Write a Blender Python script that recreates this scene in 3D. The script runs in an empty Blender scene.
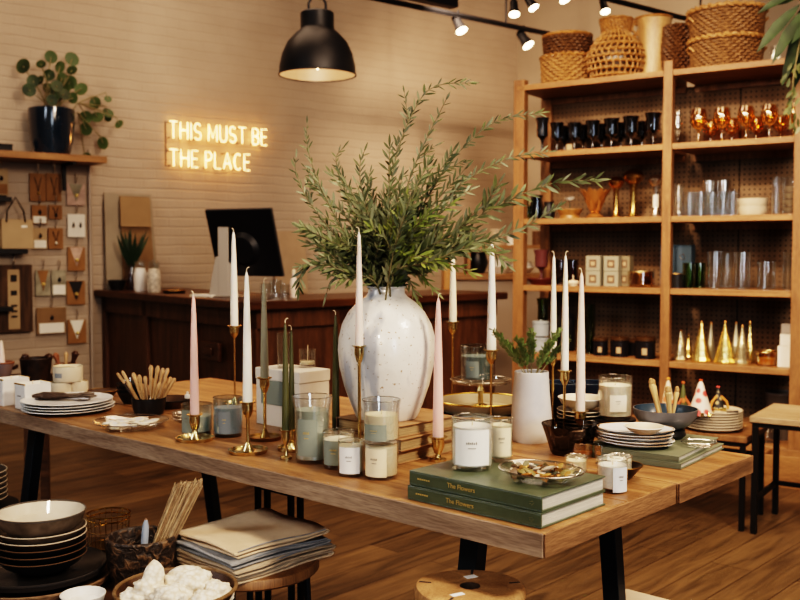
import bpy, bmesh, math, random
from mathutils import Vector, Matrix
R = random.Random(7)
PI = math.pi
F = 976.0; H = 1.26; PITCH = math.atan(50/976)
cP, sP = math.cos(PITCH), math.sin(PITCH)
C = bpy.context.scene.collection

# ---------- measuring helpers (photo measurements -> metres) ----------
def ray(px, py):
    x = (px-400)/F; v = (300-py)/F
    return Vector((x, cP+v*sP, -sP+v*cP))
def at(px, py, z):
    r = ray(px, py); t = (z-H)/r.z
    return Vector((r.x*t, r.y*t, z))
def atd(px, py, d):
    r = ray(px, py); t = d/r.y
    return Vector((r.x*t, d, H+r.z*t))
def zof(py, d, px=400):
    r = ray(px, py); return H+d*r.z/r.y
def xof(px, py, d): return atd(px, py, d).x
def on_plane(px, py, p0, n):
    r = ray(px, py); n = Vector((n[0], n[1], 0)); p = Vector((p0[0], p0[1], 0))
    q = p-Vector((0, 0, 0)); t = q.dot(n)/(r.x*n.x+r.y*n.y)
    return Vector((r.x*t, r.y*t, H+r.z*t))
def facing(p): return math.atan2(-p[1], -p[0])
def rest(px, yb, z, w):
    """centre and radius of a round thing whose front foot shows at px,yb on a surface at z"""
    p = at(px, yb, z); r = w/2*p.y/F
    q = Vector((p.x, p.y)); q = q*(1+r*0.95/q.length); r = w/2*q.y/F
    return Vector((q.x, q.y, z)), r

# ---------- materials ----------
MATS = {}
def newmat(name):
    m = bpy.data.materials.new(name); m.use_nodes = True
    nt = m.node_tree; b = nt.nodes['Principled BSDF']
    return m, nt, b
def L(nt, a, b): nt.links.new(a, b)
def mat(name, col, rough=.5, metal=0, var=0, scale=8, bump=0, bscale=40, col2=None, stretch=(1, 1, 1), sss=0, coat=0, spec=None, emit=None, es=0, trans=0):
    if name in MATS: return MATS[name]
    m, nt, b = newmat(name)
    c = (*col, 1)
    b.inputs['Base Color'].default_value = c
    b.inputs['Roughness'].default_value = rough
    b.inputs['Metallic'].default_value = metal
    if coat: b.inputs['Coat Weight'].default_value = coat
    if spec is not None: b.inputs['Specular IOR Level'].default_value = spec
    if sss:
        b.inputs['Subsurface Weight'].default_value = sss
        b.inputs['Subsurface Radius'].default_value = (.02, .014, .01); b.inputs['Subsurface Scale'].default_value = .5
    if emit:
        b.inputs['Emission Color'].default_value = (*emit, 1); b.inputs['Emission Strength'].default_value = es
    if trans: b.inputs['Transmission Weight'].default_value = trans
    if var or bump or col2:
        tc = nt.nodes.new('ShaderNodeTexCoord'); mp = nt.nodes.new('ShaderNodeMapping')
        mp.inputs['Scale'].default_value = stretch
        L(nt, tc.outputs['Object'], mp.inputs['Vector'])
    if var or col2:
        n = nt.nodes.new('ShaderNodeTexNoise'); n.inputs['Scale'].default_value = scale; n.inputs['Detail'].default_value = 6
        L(nt, mp.outputs['Vector'], n.inputs['Vector'])
        cr = nt.nodes.new('ShaderNodeValToRGB'); cr.color_ramp.elements[0].position = .35; cr.color_ramp.elements[1].position = .65
        c2 = col2 if col2 else tuple(x*(1-var) for x in col)
        cr.color_ramp.elements[0].color = (*c2, 1); cr.color_ramp.elements[1].color = c
        L(nt, n.outputs['Fac'], cr.inputs['Fac']); L(nt, cr.outputs['Color'], b.inputs['Base Color'])
    if bump:
        n2 = nt.nodes.new('ShaderNodeTexNoise'); n2.inputs['Scale'].default_value = bscale; n2.inputs['Detail'].default_value = 4
        L(nt, mp.outputs['Vector'], n2.inputs['Vector'])
        bp = nt.nodes.new('ShaderNodeBump'); bp.inputs['Strength'].default_value = bump; bp.inputs['Distance'].default_value = .01
        L(nt, n2.outputs['Fac'], bp.inputs['Height']); L(nt, bp.outputs['Normal'], b.inputs['Normal'])
    MATS[name] = m
    return m
def wood(name, dark, light, axis=0, scale=3, rough=.45, fine=30, mid=None):
    """grain running along one local axis"""
    if name in MATS: return MATS[name]
    m, nt, b = newmat(name)
    tc = nt.nodes.new('ShaderNodeTexCoord'); mp = nt.nodes.new('ShaderNodeMapping')
    s = [9, 9, 9]; s[axis] = .9
    mp.inputs['Scale'].default_value = s
    L(nt, tc.outputs['Object'], mp.inputs['Vector'])
    n = nt.nodes.new('ShaderNodeTexNoise'); n.inputs['Scale'].default_value = scale; n.inputs['Detail'].default_value = 8; n.inputs['Distortion'].default_value = 1.2
    L(nt, mp.outputs['Vector'], n.inputs['Vector'])
    cr = nt.nodes.new('ShaderNodeValToRGB')
    cr.color_ramp.elements[0].position = .3; cr.color_ramp.elements[1].position = .7
    cr.color_ramp.elements[0].color = (*dark, 1); cr.color_ramp.elements[1].color = (*light, 1)
    L(nt, n.outputs['Fac'], cr.inputs['Fac'])
    n2 = nt.nodes.new('ShaderNodeTexNoise'); n2.inputs['Scale'].default_value = fine; n2.inputs['Detail'].default_value = 5
    L(nt, mp.outputs['Vector'], n2.inputs['Vector'])
    mx = nt.nodes.new('ShaderNodeMixRGB'); mx.blend_type = 'MULTIPLY'; mx.inputs['Fac'].default_value = .45
    L(nt, cr.outputs['Color'], mx.inputs['Color1'])
    cr2 = nt.nodes.new('ShaderNodeValToRGB'); cr2.color_ramp.elements[0].color = (.35, .3, .28, 1); cr2.color_ramp.elements[0].position = .35; cr2.color_ramp.elements[1].position = .6
    L(nt, n2.outputs['Fac'], cr2.inputs['Fac']); L(nt, cr2.outputs['Color'], mx.inputs['Color2'])
    L(nt, mx.outputs['Color'], b.inputs['Base Color'])
    b.inputs['Roughness'].default_value = rough
    bp = nt.nodes.new('ShaderNodeBump'); bp.inputs['Strength'].default_value = .15; bp.inputs['Distance'].default_value = .01
    L(nt, n2.outputs['Fac'], bp.inputs['Height']); L(nt, bp.outputs['Normal'], b.inputs['Normal'])
    MATS[name] = m
    return m
def glass(name, tint=(.95, .97, .97), refl=.12, rough=.03):
    """thin glass: tinted see-through surface with an angle-dependent mirror layer"""
    if name in MATS: return MATS[name]
    m = bpy.data.materials.new(name); m.use_nodes = True; nt = m.node_tree
    nt.nodes.remove(nt.nodes['Principled BSDF']); out = nt.nodes['Material Output']
    t = nt.nodes.new('ShaderNodeBsdfTransparent'); t.inputs['Color'].default_value = (*tint, 1)
    g = nt.nodes.new('ShaderNodeBsdfGlossy'); g.inputs['Roughness'].default_value = rough; g.inputs['Color'].default_value = (1, 1, 1, 1)
    lw = nt.nodes.new('ShaderNodeLayerWeight'); lw.inputs['Blend'].default_value = .35
    mr = nt.nodes.new('ShaderNodeMapRange'); mr.inputs['To Min'].default_value = refl*.5; mr.inputs['To Max'].default_value = min(.6, refl*3.2)
    L(nt, lw.outputs['Facing'], mr.inputs['Value'])
    mx = nt.nodes.new('ShaderNodeMixShader'); L(nt, mr.outputs['Result'], mx.inputs['Fac'])
    L(nt, t.outputs[0], mx.inputs[1]); L(nt, g.outputs[0], mx.inputs[2]); L(nt, mx.outputs[0], out.inputs['Surface'])
    MATS[name] = m
    return m

# ---------- mesh builder ----------
class MB:
    def __init__(s): s.bm = bmesh.new()
    def face(s, vs):
        try: s.bm.faces.new(vs)
        except ValueError: pass
    def lathe(s, prof, seg=28, c=(0, 0, 0), sx=1, sy=1, wob=0, M=None):
        rings = []
        for r, z in prof:
            if r < 1e-6:
                v = Vector((c[0], c[1], c[2]+z)); v = M @ v if M else v
                rings.append([s.bm.verts.new(v)])
            else:
                ring = []
                for i in range(seg):
                    a = 2*PI*i/seg; rr = r*(1+wob*math.sin(3*a+z*40)+wob*.6*math.sin(5*a+1))
                    v = Vector((c[0]+rr*math.cos(a)*sx, c[1]+rr*math.sin(a)*sy, c[2]+z)); v = M @ v if M else v
                    ring.append(s.bm.verts.new(v))
                rings.append(ring)
        for A, B in zip(rings, rings[1:]):
            if len(A) == 1 and len(B) == 1: continue
            for i in range(seg):
                j = (i+1) % seg
                if len(A) == 1: s.face([A[0], B[j], B[i]])
                elif len(B) == 1: s.face([A[i], A[j], B[0]])
                else: s.face([A[i], A[j], B[j], B[i]])
        return s
    def box(s, x0, x1, y0, y1, z0, z1, M=None):
        vs = []
        for z in (z0, z1):
            for x, y in ((x0, y0), (x1, y0), (x1, y1), (x0, y1)):
                v = Vector((x, y, z)); v = M @ v if M else v
                vs.append(s.bm.verts.new(v))
        for f in ((3, 2, 1, 0), (4, 5, 6, 7), (0, 1, 5, 4), (1, 2, 6, 5), (2, 3, 7, 6), (3, 0, 4, 7)): s.face([vs[i] for i in f])
        return s
    def tube(s, pts, r, seg=8, caps=True, closed=False):
        pts = [Vector(p) for p in pts]; n = len(pts)
        rs = r if isinstance(r, (list, tuple)) else [r]*n
        rings = []; up = None
        for i, p in enumerate(pts):
            if closed: t = pts[(i+1) % n]-pts[i-1]
            else: t = (pts[min(i+1, n-1)]-pts[max(i-1, 0)])
            t = t.normalized() if t.length > 1e-9 else Vector((0, 0, 1))
            if up is None: up = Vector((0, 0, 1)) if abs(t.z) < .9 else Vector((1, 0, 0))
            a = up-t*up.dot(t)
            if a.length < 1e-6: a = t.orthogonal()
            a.normalize(); b = t.cross(a); up = a
            rings.append([s.bm.verts.new(p+(a*math.cos(2*PI*k/seg)+b*math.sin(2*PI*k/seg))*rs[i]) for k in range(seg)])
        m = n if closed else n-1
        for i in range(m):
            A, B = rings[i], rings[(i+1) % n]
            for k in range(seg): s.face([A[k], A[(k+1) % seg], B[(k+1) % seg], B[k]])
        if caps and not closed:
            s.face(list(reversed(rings[0]))); s.face(rings[-1])
        return s
    def ring(s, R0, r, z=0, seg=32, rs=8, c=(0, 0), sx=1, sy=1):
        return s.tube([(c[0]+R0*sx*math.cos(2*PI*i/seg), c[1]+R0*sy*math.sin(2*PI*i/seg), z) for i in range(seg)], r, rs, closed=True)
    def patch(s, r, a0, a1, z0, z1, n=10, r2=None):
        r2 = r2 or r; lo = []; hi = []
        for i in range(n+1):
            a = a0+(a1-a0)*i/n
            lo.append(s.bm.verts.new((r*math.cos(a), r*math.sin(a), z0))); hi.append(s.bm.verts.new((r2*math.cos(a), r2*math.sin(a), z1)))
        for i in range(n): s.face([lo[i], lo[i+1], hi[i+1], hi[i]])
        return s
    def prism(s, pts, z0, z1, M=None):
        f = lambda p, z: (M @ Vector((p[0], p[1], z))) if M else Vector((p[0], p[1], z))
        a = [s.bm.verts.new(f(p, z0)) for p in pts]; b = [s.bm.verts.new(f(p, z1)) for p in pts]
        n = len(pts)
        s.face(list(reversed(a))); s.face(b)
        for i in range(n): s.face([a[i], a[(i+1) % n], b[(i+1) % n], b[i]])
        return s
    def leaf(s, p, d, nrm, ln, w, curl=.0, fold=.15):
        d = Vector(d).normalized(); nrm = Vector(nrm); sd = d.cross(nrm)
        if sd.length < 1e-5: sd = d.orthogonal()
        sd.normalize(); nrm = sd.cross(d).normalized(); p = Vector(p)
        prof = [(0, .06), (.22, .72), (.5, 1), (.78, .68), (1, .03)]
        prev = None
        for t, ww in prof:
            c0 = p+d*ln*t-nrm*curl*ln*t*t
            hw = w*.5*ww
            cur = [s.bm.verts.new(c0+sd*hw+nrm*fold*hw), s.bm.verts.new(c0), s.bm.verts.new(c0-sd*hw+nrm*fold*hw)]
            if prev:
                s.face([prev[0], prev[1], cur[1], cur[0]]); s.face([prev[1], prev[2], cur[2], cur[1]])
            prev = cur
        return s
    def build(s, name, m, parent=None, smooth=True, bevel=0, loc=None, rz=0, solid=0, sharp=40):
        bmesh.ops.recalc_face_normals(s.bm, faces=s.bm.faces) if not solid else None
        me = bpy.data.meshes.new(name); s.bm.to_mesh(me); s.bm.free()
        o = bpy.data.objects.new(name, me); C.objects.link(o)
        if m: me.materials.append(m)
        if smooth:
            for p in me.polygons: p.use_smooth = True
            try: me.set_sharp_from_angle(angle=math.radians(sharp))
            except Exception: pass
        if bevel:
            b = o.modifiers.new('edge', 'BEVEL'); b.width = bevel; b.segments = 2; b.limit_method = 'ANGLE'; b.angle_limit = math.radians(40)
        if solid:
            b = o.modifiers.new('thick', 'SOLIDIFY'); b.thickness = solid
        if parent: o.parent = parent
        if loc is not None: o.location = loc
        if rz: o.rotation_euler.z = rz
        return o
def tag(o, label=None, cat=None, group=None, kind=None):
    if label: o['label'] = label
    if cat: o['category'] = cat
    if group: o['group'] = group
    if kind: o['kind'] = kind
    return o
def thing(name, label, cat, loc=(0, 0, 0), rz=0, group=None):
    o = bpy.data.objects.new(name, None); C.objects.link(o); o.empty_display_size = .05
    o.location = loc; o.rotation_euler = (0, 0, rz)
    return tag(o, label, cat, group)
def dup(root, loc, rz=0, label=None, group=None, scale=None, rot=None):
    r = root.copy(); C.objects.link(r); r.location = loc
    r.rotation_euler = rot if rot else (0, 0, rz)
    if scale: r.scale = (scale,)*3 if not isinstance(scale, (tuple, list)) else scale
    if label: r['label'] = label
    if group: r['group'] = group
    for ch in list(root.children):
        c = ch.copy(); C.objects.link(c); c.parent = r
        for g in list(ch.children):
            d = g.copy(); C.objects.link(d); d.parent = c
    return r
def struct(name, mb, m, **k):
    o = mb.build(name, m, **k); o['kind'] = 'structure'; return o
ORD = ['first', 'second', 'third', 'fourth', 'fifth', 'sixth', 'seventh', 'eighth', 'ninth', 'tenth', 'eleventh', 'twelfth', 'thirteenth', 'fourteenth']

# ---------- palette ----------
brass = mat('brass', (.62, .49, .26), .24, 1, bump=.03, bscale=60)
brass_dk = mat('aged brass', (.30, .19, .07), .35, 1)
gold = mat('gold leaf', (.85, .60, .18), .2, 1)
silver = mat('silver', (.72, .70, .66), .2, 1)
black = mat('black metal', (.012, .013, .016), .45, .3)
leg_black = mat('blued black steel', (.016, .024, .034), .38, .5)
iron = mat('dark iron', (.02, .017, .015), .5, .6)
w_white = mat('white wax', (.90, .85, .76), .5, sss=.25)
w_ivory = mat('ivory wax', (.93, .81, .63), .5, sss=.25)
w_pink = mat('pink wax', (.80, .52, .47), .5, sss=.25)
w_blush = mat('blush wax', (.84, .70, .62), .5, sss=.25)
w_sage = mat('sage wax', (.29, .275, .20), .5, sss=.15)
w_green = mat('olive green wax', (.085, .085, .035), .45, sss=.1)
w_greyg = mat('grey green wax', (.34, .37, .31), .5, sss=.1)
w_grey = mat('grey wax', (.44, .48, .50), .5, sss=.1)
w_cream = mat('cream wax', (.88, .74, .52), .55, sss=.25)
wickm = mat('wick', (.75, .62, .45), .9)
g_clear = glass('clear glass', (.97, .98, .98), .16)
g_thick = glass('thick clear glass', (.955, .965, .96), .17)
g_rim = glass('glass rim', (.72, .74, .72), .5)
g_amber = glass('amber glass', (.95, .76, .42), .22)
g_gold = glass('golden glass', (.85, .65, .25), .3)
g_smoke = glass('smoked glass', (.40, .36, .33), .06)
g_navy = glass('navy glass', (.16, .17, .22), .20)
g_green = glass('green glass', (.50, .62, .30), .2)
g_rose = glass('plum glass', (.42, .20, .20), .2)
g_blue = glass('grey blue glass', (.85, .90, .92), .14)
cer_white = mat('white ceramic', (.78, .76, .72), .3, var=.08, scale=12)
cer_cream = mat('cream ceramic', (.62, .53, .40), .35, var=.15, scale=12)
cer_warm = mat('warm stoneware', (.50, .42, .32), .4, var=.25, scale=20)
cer_black = mat('black stoneware', (.018, .017, .017), .3, var=.3, scale=20)
cer_grey = mat('grey stoneware', (.16, .15, .15), .4, var=.3, scale=20)
cer_blue = mat('slate blue glaze', (.05, .075, .105), .25, var=.3, scale=10)
kraft = mat('kraft paper', (.25, .155, .08), .8, var=.25, scale=6)
kraft_lt = mat('light kraft paper', (.42, .31, .19), .85, var=.12, scale=5)
card = mat('white card', (.80, .76, .68), .8, var=.05)
paper_w = mat('white paper label', (.84, .83, .80), .8)
paper_c = mat('cream paper label', (.78, .66, .47), .8)
paper_s = mat('sage paper label', (.24, .265, .225), .8)
ink = mat('grey ink', (.16, .14, .12), .8)
goldink = mat('gold ink', (.75, .55, .2), .4, .6)
pages = mat('book pages', (.70, .66, .58), .9, bump=.5, bscale=60, stretch=(.2, .2, 30), var=.2, scale=10)
greenbook = mat('green book cloth', (.095, .115, .072), .33, var=.2, scale=20, bump=.08, bscale=300)
olivebook = mat('olive book cover', (.17, .18, .12), .5, var=.2, scale=10)
brownbook = mat('worn tan leather', (.34, .20, .10), .6, var=.4, scale=14)
oldpages = mat('aged pages', (.50, .36, .20), .9, bump=.5, bscale=60, stretch=(.2, .2, 30), var=.35, scale=8)
w_table = wood('table oak top', (.16, .072, .027), (.46, .255, .112), 0, 2.2, .38)
w_edge = wood('table raw edge', (.19, .125, .085), (.44, .32, .225), 0, 2.4, .6)
w_shelf = wood('honey shelf pine', (.22, .11, .044), (.38, .21, .09), 0, 2.5, .5)
w_post = wood('honey post pine', (.18, .088, .036), (.31, .165, .07), 2, 2.5, .5)
w_dark = wood('counter mahogany', (.055, .024, .011), (.15, .068, .030), 2, 2.2, .5)
w_darktop = wood('counter top walnut', (.04, .014, .006), (.10, .04, .015), 0, 2.2, .35)
w_spoon = wood('utensil beech', (.42, .25, .11), (.66, .44, .23), 2, 6, .5)
w_stump = wood('stump wood', (.28, .145, .06), (.56, .33, .155), 2, 2.4, .55)
w_lowtop = wood('low table dark wood', (.03, .014, .007), (.10, .05, .022), 0, 2.4, .5)
wick_tan = mat('tan wicker', (.40, .22, .085), .6, var=.45, scale=60)
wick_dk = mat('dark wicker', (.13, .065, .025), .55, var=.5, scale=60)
wick_honey = mat('honey cane', (.34, .17, .055), .35, var=.45, scale=50)
linen = mat('beige linen', (.66, .50, .34), .95, var=.10, scale=30, bump=.4, bscale=500)
linen_b = mat('grey blue linen', (.30, .30, .30), .95, var=.2, scale=40, bump=.4, bscale=500)
def leafmat(name, a, b_, back):
    m, nt, b = newmat(name)
    tc = nt.nodes.new('ShaderNodeTexCoord'); n = nt.nodes.new('ShaderNodeTexNoise'); n.inputs['Scale'].default_value = 14
    L(nt, tc.outputs['Object'], n.inputs['Vector'])
    cr = nt.nodes.new('ShaderNodeValToRGB'); cr.color_ramp.elements[0].position = .38; cr.color_ramp.elements[1].position = .62
    cr.color_ramp.elements[0].color = (*a, 1); cr.color_ramp.elements[1].color = (*b_, 1)
    L(nt, n.outputs['Fac'], cr.inputs['Fac'])
    ge = nt.nodes.new('ShaderNodeNewGeometry'); mx = nt.nodes.new('ShaderNodeMixRGB')
    L(nt, ge.outputs['Backfacing'], mx.inputs['Fac']); L(nt, cr.outputs['Color'], mx.inputs['Color1']); mx.inputs['Color2'].default_value = (*back, 1)
    L(nt, mx.outputs['Color'], b.inputs['Base Color']); b.inputs['Roughness'].default_value = .62 if 'deep' in name else .55
    MATS[name] = m; return m
olive_leaf = leafmat('olive leaf', (.045, .058, .020), (.130, .145, .055), (.24, .25, .15))
olive_bright = leafmat('fresh olive leaf', (.12, .16, .03), (.24, .27, .06), (.26, .28, .12))
fern_leaf = leafmat('deep green leaf', (.006, .018, .005), (.018, .042, .012), (.015, .035, .012))
fir_leaf = leafmat('fir needle', (.09, .14, .045), (.24, .31, .12), (.22, .28, .12))
pilea_leaf = leafmat('round green leaf', (.010, .022, .006), (.030, .050, .012), (.06, .09, .03))
stem_m = mat('green brown stem', (.20, .17, .09), .7)
# ================= THE ROOM =================
U = Vector((1200*1.0, 976)).normalized()            # along the painted brick wall
W = Vector((-U.y, U.x))                            # away from camera, across it
WP = Vector((-2.41, 7.60))                         # a point of the brick wall
CEIL = 4.3
def wloc(a, b): return WP+U*a+W*b
def wall(name, p, ang, length, m, thick=.12, h=CEIL):
    o = MB().box(0, length, 0, thick, 0, h).build(name, m, smooth=False, loc=(p.x, p.y, 0), rz=ang)
    o['kind'] = 'structure'; return o
def brickmat():
    m, nt, b = newmat('painted brick')
    tc = nt.nodes.new('ShaderNodeTexCoord'); sp = nt.nodes.new('ShaderNodeSeparateXYZ'); cb = nt.nodes.new('ShaderNodeCombineXYZ')
    L(nt, tc.outputs['Object'], sp.inputs[0]); L(nt, sp.outputs['X'], cb.inputs['X']); L(nt, sp.outputs['Z'], cb.inputs['Y'])
    nz = nt.nodes.new('ShaderNodeTexNoise'); nz.inputs['Scale'].default_value = 3; L(nt, cb.outputs[0], nz.inputs['Vector'])
    ad = nt.nodes.new('ShaderNodeMixRGB'); ad.blend_type = 'ADD'; ad.inputs['Fac'].default_value = .035
    L(nt, cb.outputs[0], ad.inputs['Color1']); L(nt, nz.outputs['Color'], ad.inputs['Color2'])
    br = nt.nodes.new('ShaderNodeTexBrick'); br.inputs['Scale'].default_value = 1
    br.inputs['Brick Width'].default_value = .22; br.inputs['Row Height'].default_value = .077; br.inputs['Mortar Size'].default_value = .007; br.inputs['Mortar Smooth'].default_value = .6
    br.inputs['Color1'].default_value = (1, 1, 1, 1); br.inputs['Color2'].default_value = (.8, .8, .8, 1); br.inputs['Mortar'].default_value = (0, 0, 0, 1)
    L(nt, ad.outputs[0], br.inputs['Vector'])
    n = nt.nodes.new('ShaderNodeTexNoise'); n.inputs['Scale'].default_value = 1.6; n.inputs['Detail'].default_value = 8
    L(nt, tc.outputs['Object'], n.inputs['Vector'])
    cr = nt.nodes.new('ShaderNodeValToRGB'); cr.color_ramp.elements[0].position = .3; cr.color_ramp.elements[1].position = .7
    cr.color_ramp.elements[0].color = (.355, .283, .218, 1); cr.color_ramp.elements[1].color = (.435, .35, .275, 1)
    L(nt, n.outputs['Fac'], cr.inputs['Fac'])
    mx = nt.nodes.new('ShaderNodeMixRGB'); mx.blend_type = 'MULTIPLY'; mx.inputs['Fac'].default_value = .03
    L(nt, cr.outputs['Color'], mx.inputs['Color1']); L(nt, br.outputs['Color'], mx.inputs['Color2'])
    L(nt, mx.outputs['Color'], b.inputs['Base Color']); b.inputs['Roughness'].default_value = .7
    n3 = nt.nodes.new('ShaderNodeTexNoise'); n3.inputs['Scale'].default_value = 30; n3.inputs['Detail'].default_value = 5; L(nt, tc.outputs['Object'], n3.inputs['Vector'])
    am = nt.nodes.new('ShaderNodeMath'); am.operation = 'MULTIPLY_ADD'; am.inputs[1].default_value = .5
    rw = nt.nodes.new('ShaderNodeTexBrick'); rw.inputs['Scale'].default_value = 1; rw.offset = 0
    rw.inputs['Brick Width'].default_value = 40; rw.inputs['Row Height'].default_value = .077; rw.inputs['Mortar Size'].default_value = .011; rw.inputs['Mortar Smooth'].default_value = 1
    for k_ in ('Color1', 'Color2'): rw.inputs[k_].default_value = (1, 1, 1, 1)
    rw.inputs['Mortar'].default_value = (0, 0, 0, 1); L(nt, ad.outputs[0], rw.inputs['Vector'])
    mw = nt.nodes.new('ShaderNodeMixRGB'); mw.inputs['Fac'].default_value = .78; L(nt, br.outputs['Color'], mw.inputs['Color1']); L(nt, rw.outputs['Color'], mw.inputs['Color2'])
    L(nt, n3.outputs['Fac'], am.inputs[0]); L(nt, mw.outputs[0], am.inputs[2])
    bp = nt.nodes.new('ShaderNodeBump'); bp.inputs['Strength'].default_value = .42; bp.inputs['Distance'].default_value = .009
    L(nt, am.outputs[0], bp.inputs['Height']); L(nt, bp.outputs['Normal'], b.inputs['Normal'])
    return m
brick = brickmat()
plaster = mat('warm plaster', (.43, .355, .275), .8, var=.12, scale=2, bump=.1, bscale=20)
angU = math.atan2(U.y, U.x); angW = math.atan2(W.y, W.x)
RB = wloc(4.85, 0)       # right end of the brick wall
LB = wloc(-4.6, 0)
wall('wall_back', LB, angU, 9.5, brick)
wall('wall_right', RB-W*14, angW+0, 14.1, plaster)   # runs toward the viewer, on the right
wall('wall_left', LB-W*14-U*0.0, angW, 14, plaster).location += Vector((-.12*U.x, -.12*U.y, 0))
wall('wall_front', LB-W*14, angU, 9.5, plaster)
def floormat():
    m, nt, b = newmat('oak plank floor')
    tc = nt.nodes.new('ShaderNodeTexCoord')
    br = nt.nodes.new('ShaderNodeTexBrick'); br.inputs['Scale'].default_value = 1
    br.inputs['Brick Width'].default_value = 1.5; br.inputs['Row Height'].default_value = .17; br.inputs['Mortar Size'].default_value = .0022; br.inputs['Bias'].default_value = 0
    br.inputs['Color1'].default_value = (.0, .0, .0, 1); br.inputs['Color2'].default_value = (1, 1, 1, 1); br.inputs['Mortar'].default_value = (0, 0, 0, 1)
    L(nt, tc.outputs['Object'], br.inputs['Vector'])
    mp = nt.nodes.new('ShaderNodeMapping'); mp.inputs['Scale'].default_value = (.8, 7, 1); L(nt, tc.outputs['Object'], mp.inputs['Vector'])
    n = nt.nodes.new('ShaderNodeTexNoise'); n.inputs['Scale'].default_value = 2.5; n.inputs['Detail'].default_value = 8; n.inputs['Distortion'].default_value = 1.5
    L(nt, mp.outputs['Vector'], n.inputs['Vector'])
    md = nt.nodes.new('ShaderNodeMath'); md.operation = 'MULTIPLY_ADD'; md.inputs[1].default_value = .22
    L(nt, br.outputs['Color'], md.inputs[0])
    m2 = nt.nodes.new('ShaderNodeMath'); m2.operation = 'MULTIPLY'; m2.inputs[1].default_value = .85; L(nt, n.outputs['Fac'], m2.inputs[0]); L(nt, m2.outputs[0], md.inputs[2])
    cr = nt.nodes.new('ShaderNodeValToRGB'); cr.color_ramp.elements[0].position = .28; cr.color_ramp.elements[1].position = .8
    cr.color_ramp.elements[0].color = (.034, .022, .012, 1); cr.color_ramp.elements[1].color = (.195, .122, .060, 1)
    L(nt, md.outputs[0], cr.inputs['Fac'])
    mx = nt.nodes.new('ShaderNodeMixRGB'); mx.blend_type = 'MIX'; mx.inputs['Color2'].default_value = (.02, .009, .004, 1)
    L(nt, br.outputs['Fac'], mx.inputs['Fac']); L(nt, cr.outputs['Color'], mx.inputs['Color1'])
    L(nt, mx.outputs['Color'], b.inputs['Base Color']); b.inputs['Roughness'].default_value = .42
    bp = nt.nodes.new('ShaderNodeBump'); bp.inputs['Strength'].default_value = .2; bp.inputs['Distance'].default_value = .01
    L(nt, n.outputs['Fac'], bp.inputs['Height']); L(nt, bp.outputs['Normal'], b.inputs['Normal'])
    return m
fl = struct('floor', MB().box(-12, 12, -12, 12, -.1, 0), floormat(), smooth=False)
fl.rotation_euler.z = math.radians(48); fl.location = (0, 3, 0)
ce = struct('ceiling', MB().box(-12, 12, -12, 12, CEIL, CEIL+.1), mat('ceiling paint', (.22, .18, .14), .9, var=.1), smooth=False); ce.location = (0, 3, 0)

# ---- plank shelf, pipe and hanging cards on the brick wall ----
def wpt(px, py, off=0.0):
    p0 = WP-W*off
    return on_plane(px, py, p0, W)
def wsz(p): return p.y/F
pp = wpt(89, 150, .03); p2 = wpt(89, 372, .03)
pipe = MB().tube([(pp.x, pp.y, .02), (pp.x, pp.y, pp.z)], .014, 10)
tag(pipe.build('wall_pipe', mat('painted pipe', (.35, .29, .24), .5)), 'thin vertical pipe on the wall beside the hanging cards', 'pipe')
def wallbox(name, x0, y0, x1, y1, off, depth, m, label, cat, group=None, bevel=.002, build=True):
    """flat thing on the wall covering the measured rectangle, its back at distance off from the bricks"""
    a = wpt(x0, y1, off+depth); b = wpt(x1, y0, off+depth); aa = Vector((a.x, a.y)); bb = Vector((b.x, b.y))
    wdt = (bb-aa).length; h = atd(x0, y0, a.y).z-a.z
    t = thing(name, label, cat, (a.x, a.y, a.z), angU, group)
    return t, wdt, h
t, wd, h = wallbox('wall_shelf', -60, 147, 107, 153.5, 0, .37, None, 'orange-brown wooden plank shelf under the potted round-leaf plant', 'shelf')
zsh = t.location.z+.05
MB().box(0, wd, 0, .368, 0, .05).build('board', w_shelf, t, False, .004)
for k in (.3, wd-.25):
    b_ = MB().box(k, k+.025, .02, .255, -.02, -.001).box(k, k+.025, .23, .255, -.2, -.02); b_.build('bracket', black, t, False)
SHD = .26
# blue-black glazed pot with pilea plant
pc = wpt(52, 146, .19); s = pc.y/F
pot = thing('plant_pot', 'dark blue glazed plant pot on the wooden wall shelf', 'plant pot', (pc.x, pc.y, zsh))
MB().lathe([(0, 0), (.105, 0), (.125, .01), (.150, .10), (.160, .22), (.163, .24), (.163, .335), (.155, .34), (.152, .33), (.15, .29), (0, .29)], 36).build('pot_body', mat('midnight glaze', (.012, .025, .045), .15, coat=.6, var=.4, scale=5), pot)
MB().lathe([(0, .305), (.13, .303), (.149, .292)], 24).build('soil', mat('soil', (.02, .012, .008), .95, bump=.6), pot)
def disc_leaf(mb, c, n, r, rx=1.0):
    n = Vector(n).normalized(); a = n.orthogonal().normalized(); b = n.cross(a)
    cv = mb.bm.verts.new(Vector(c)-n*r*.15); rg = [mb.bm.verts.new(Vector(c)+(a*math.cos(2*PI*i/14)*rx+b*math.sin(2*PI*i/14))*r) for i in range(14)]
    for i in range(14): mb.face([cv, rg[i], rg[(i+1) % 14]])
pl = thing('round_leaf_plant', 'trailing plant with round green leaves in the dark blue pot', 'plant', (pc.x, pc.y, zsh+.28))
lf = MB(); st = MB()
lv = [(23, 66, 8), (51, 57, 6), (72, 59, 6.5), (41, 64, 5), (60, 67, 5.5), (49, 75, 6), (33, 81, 6), (29, 90, 6), (72, 70, 5.5), (70, 82, 6.5), (81, 89, 6.5), (57, 86, 5.5), (64, 94, 6), (48, 88, 5),
      (95, 103, 6), (108, 99, 3.5), (108, 113, 5.5), (86, 117, 6.5), (97, 117, 6), (119, 124, 4.5), (86, 129, 6), (103, 143, 6.5), (87, 158, 5), (108, 118, 4), (55, 95, 5), (73, 98, 5), (40, 80, 4), (62, 78, 5), (66, 89, 5), (52, 100, 5)]
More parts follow.
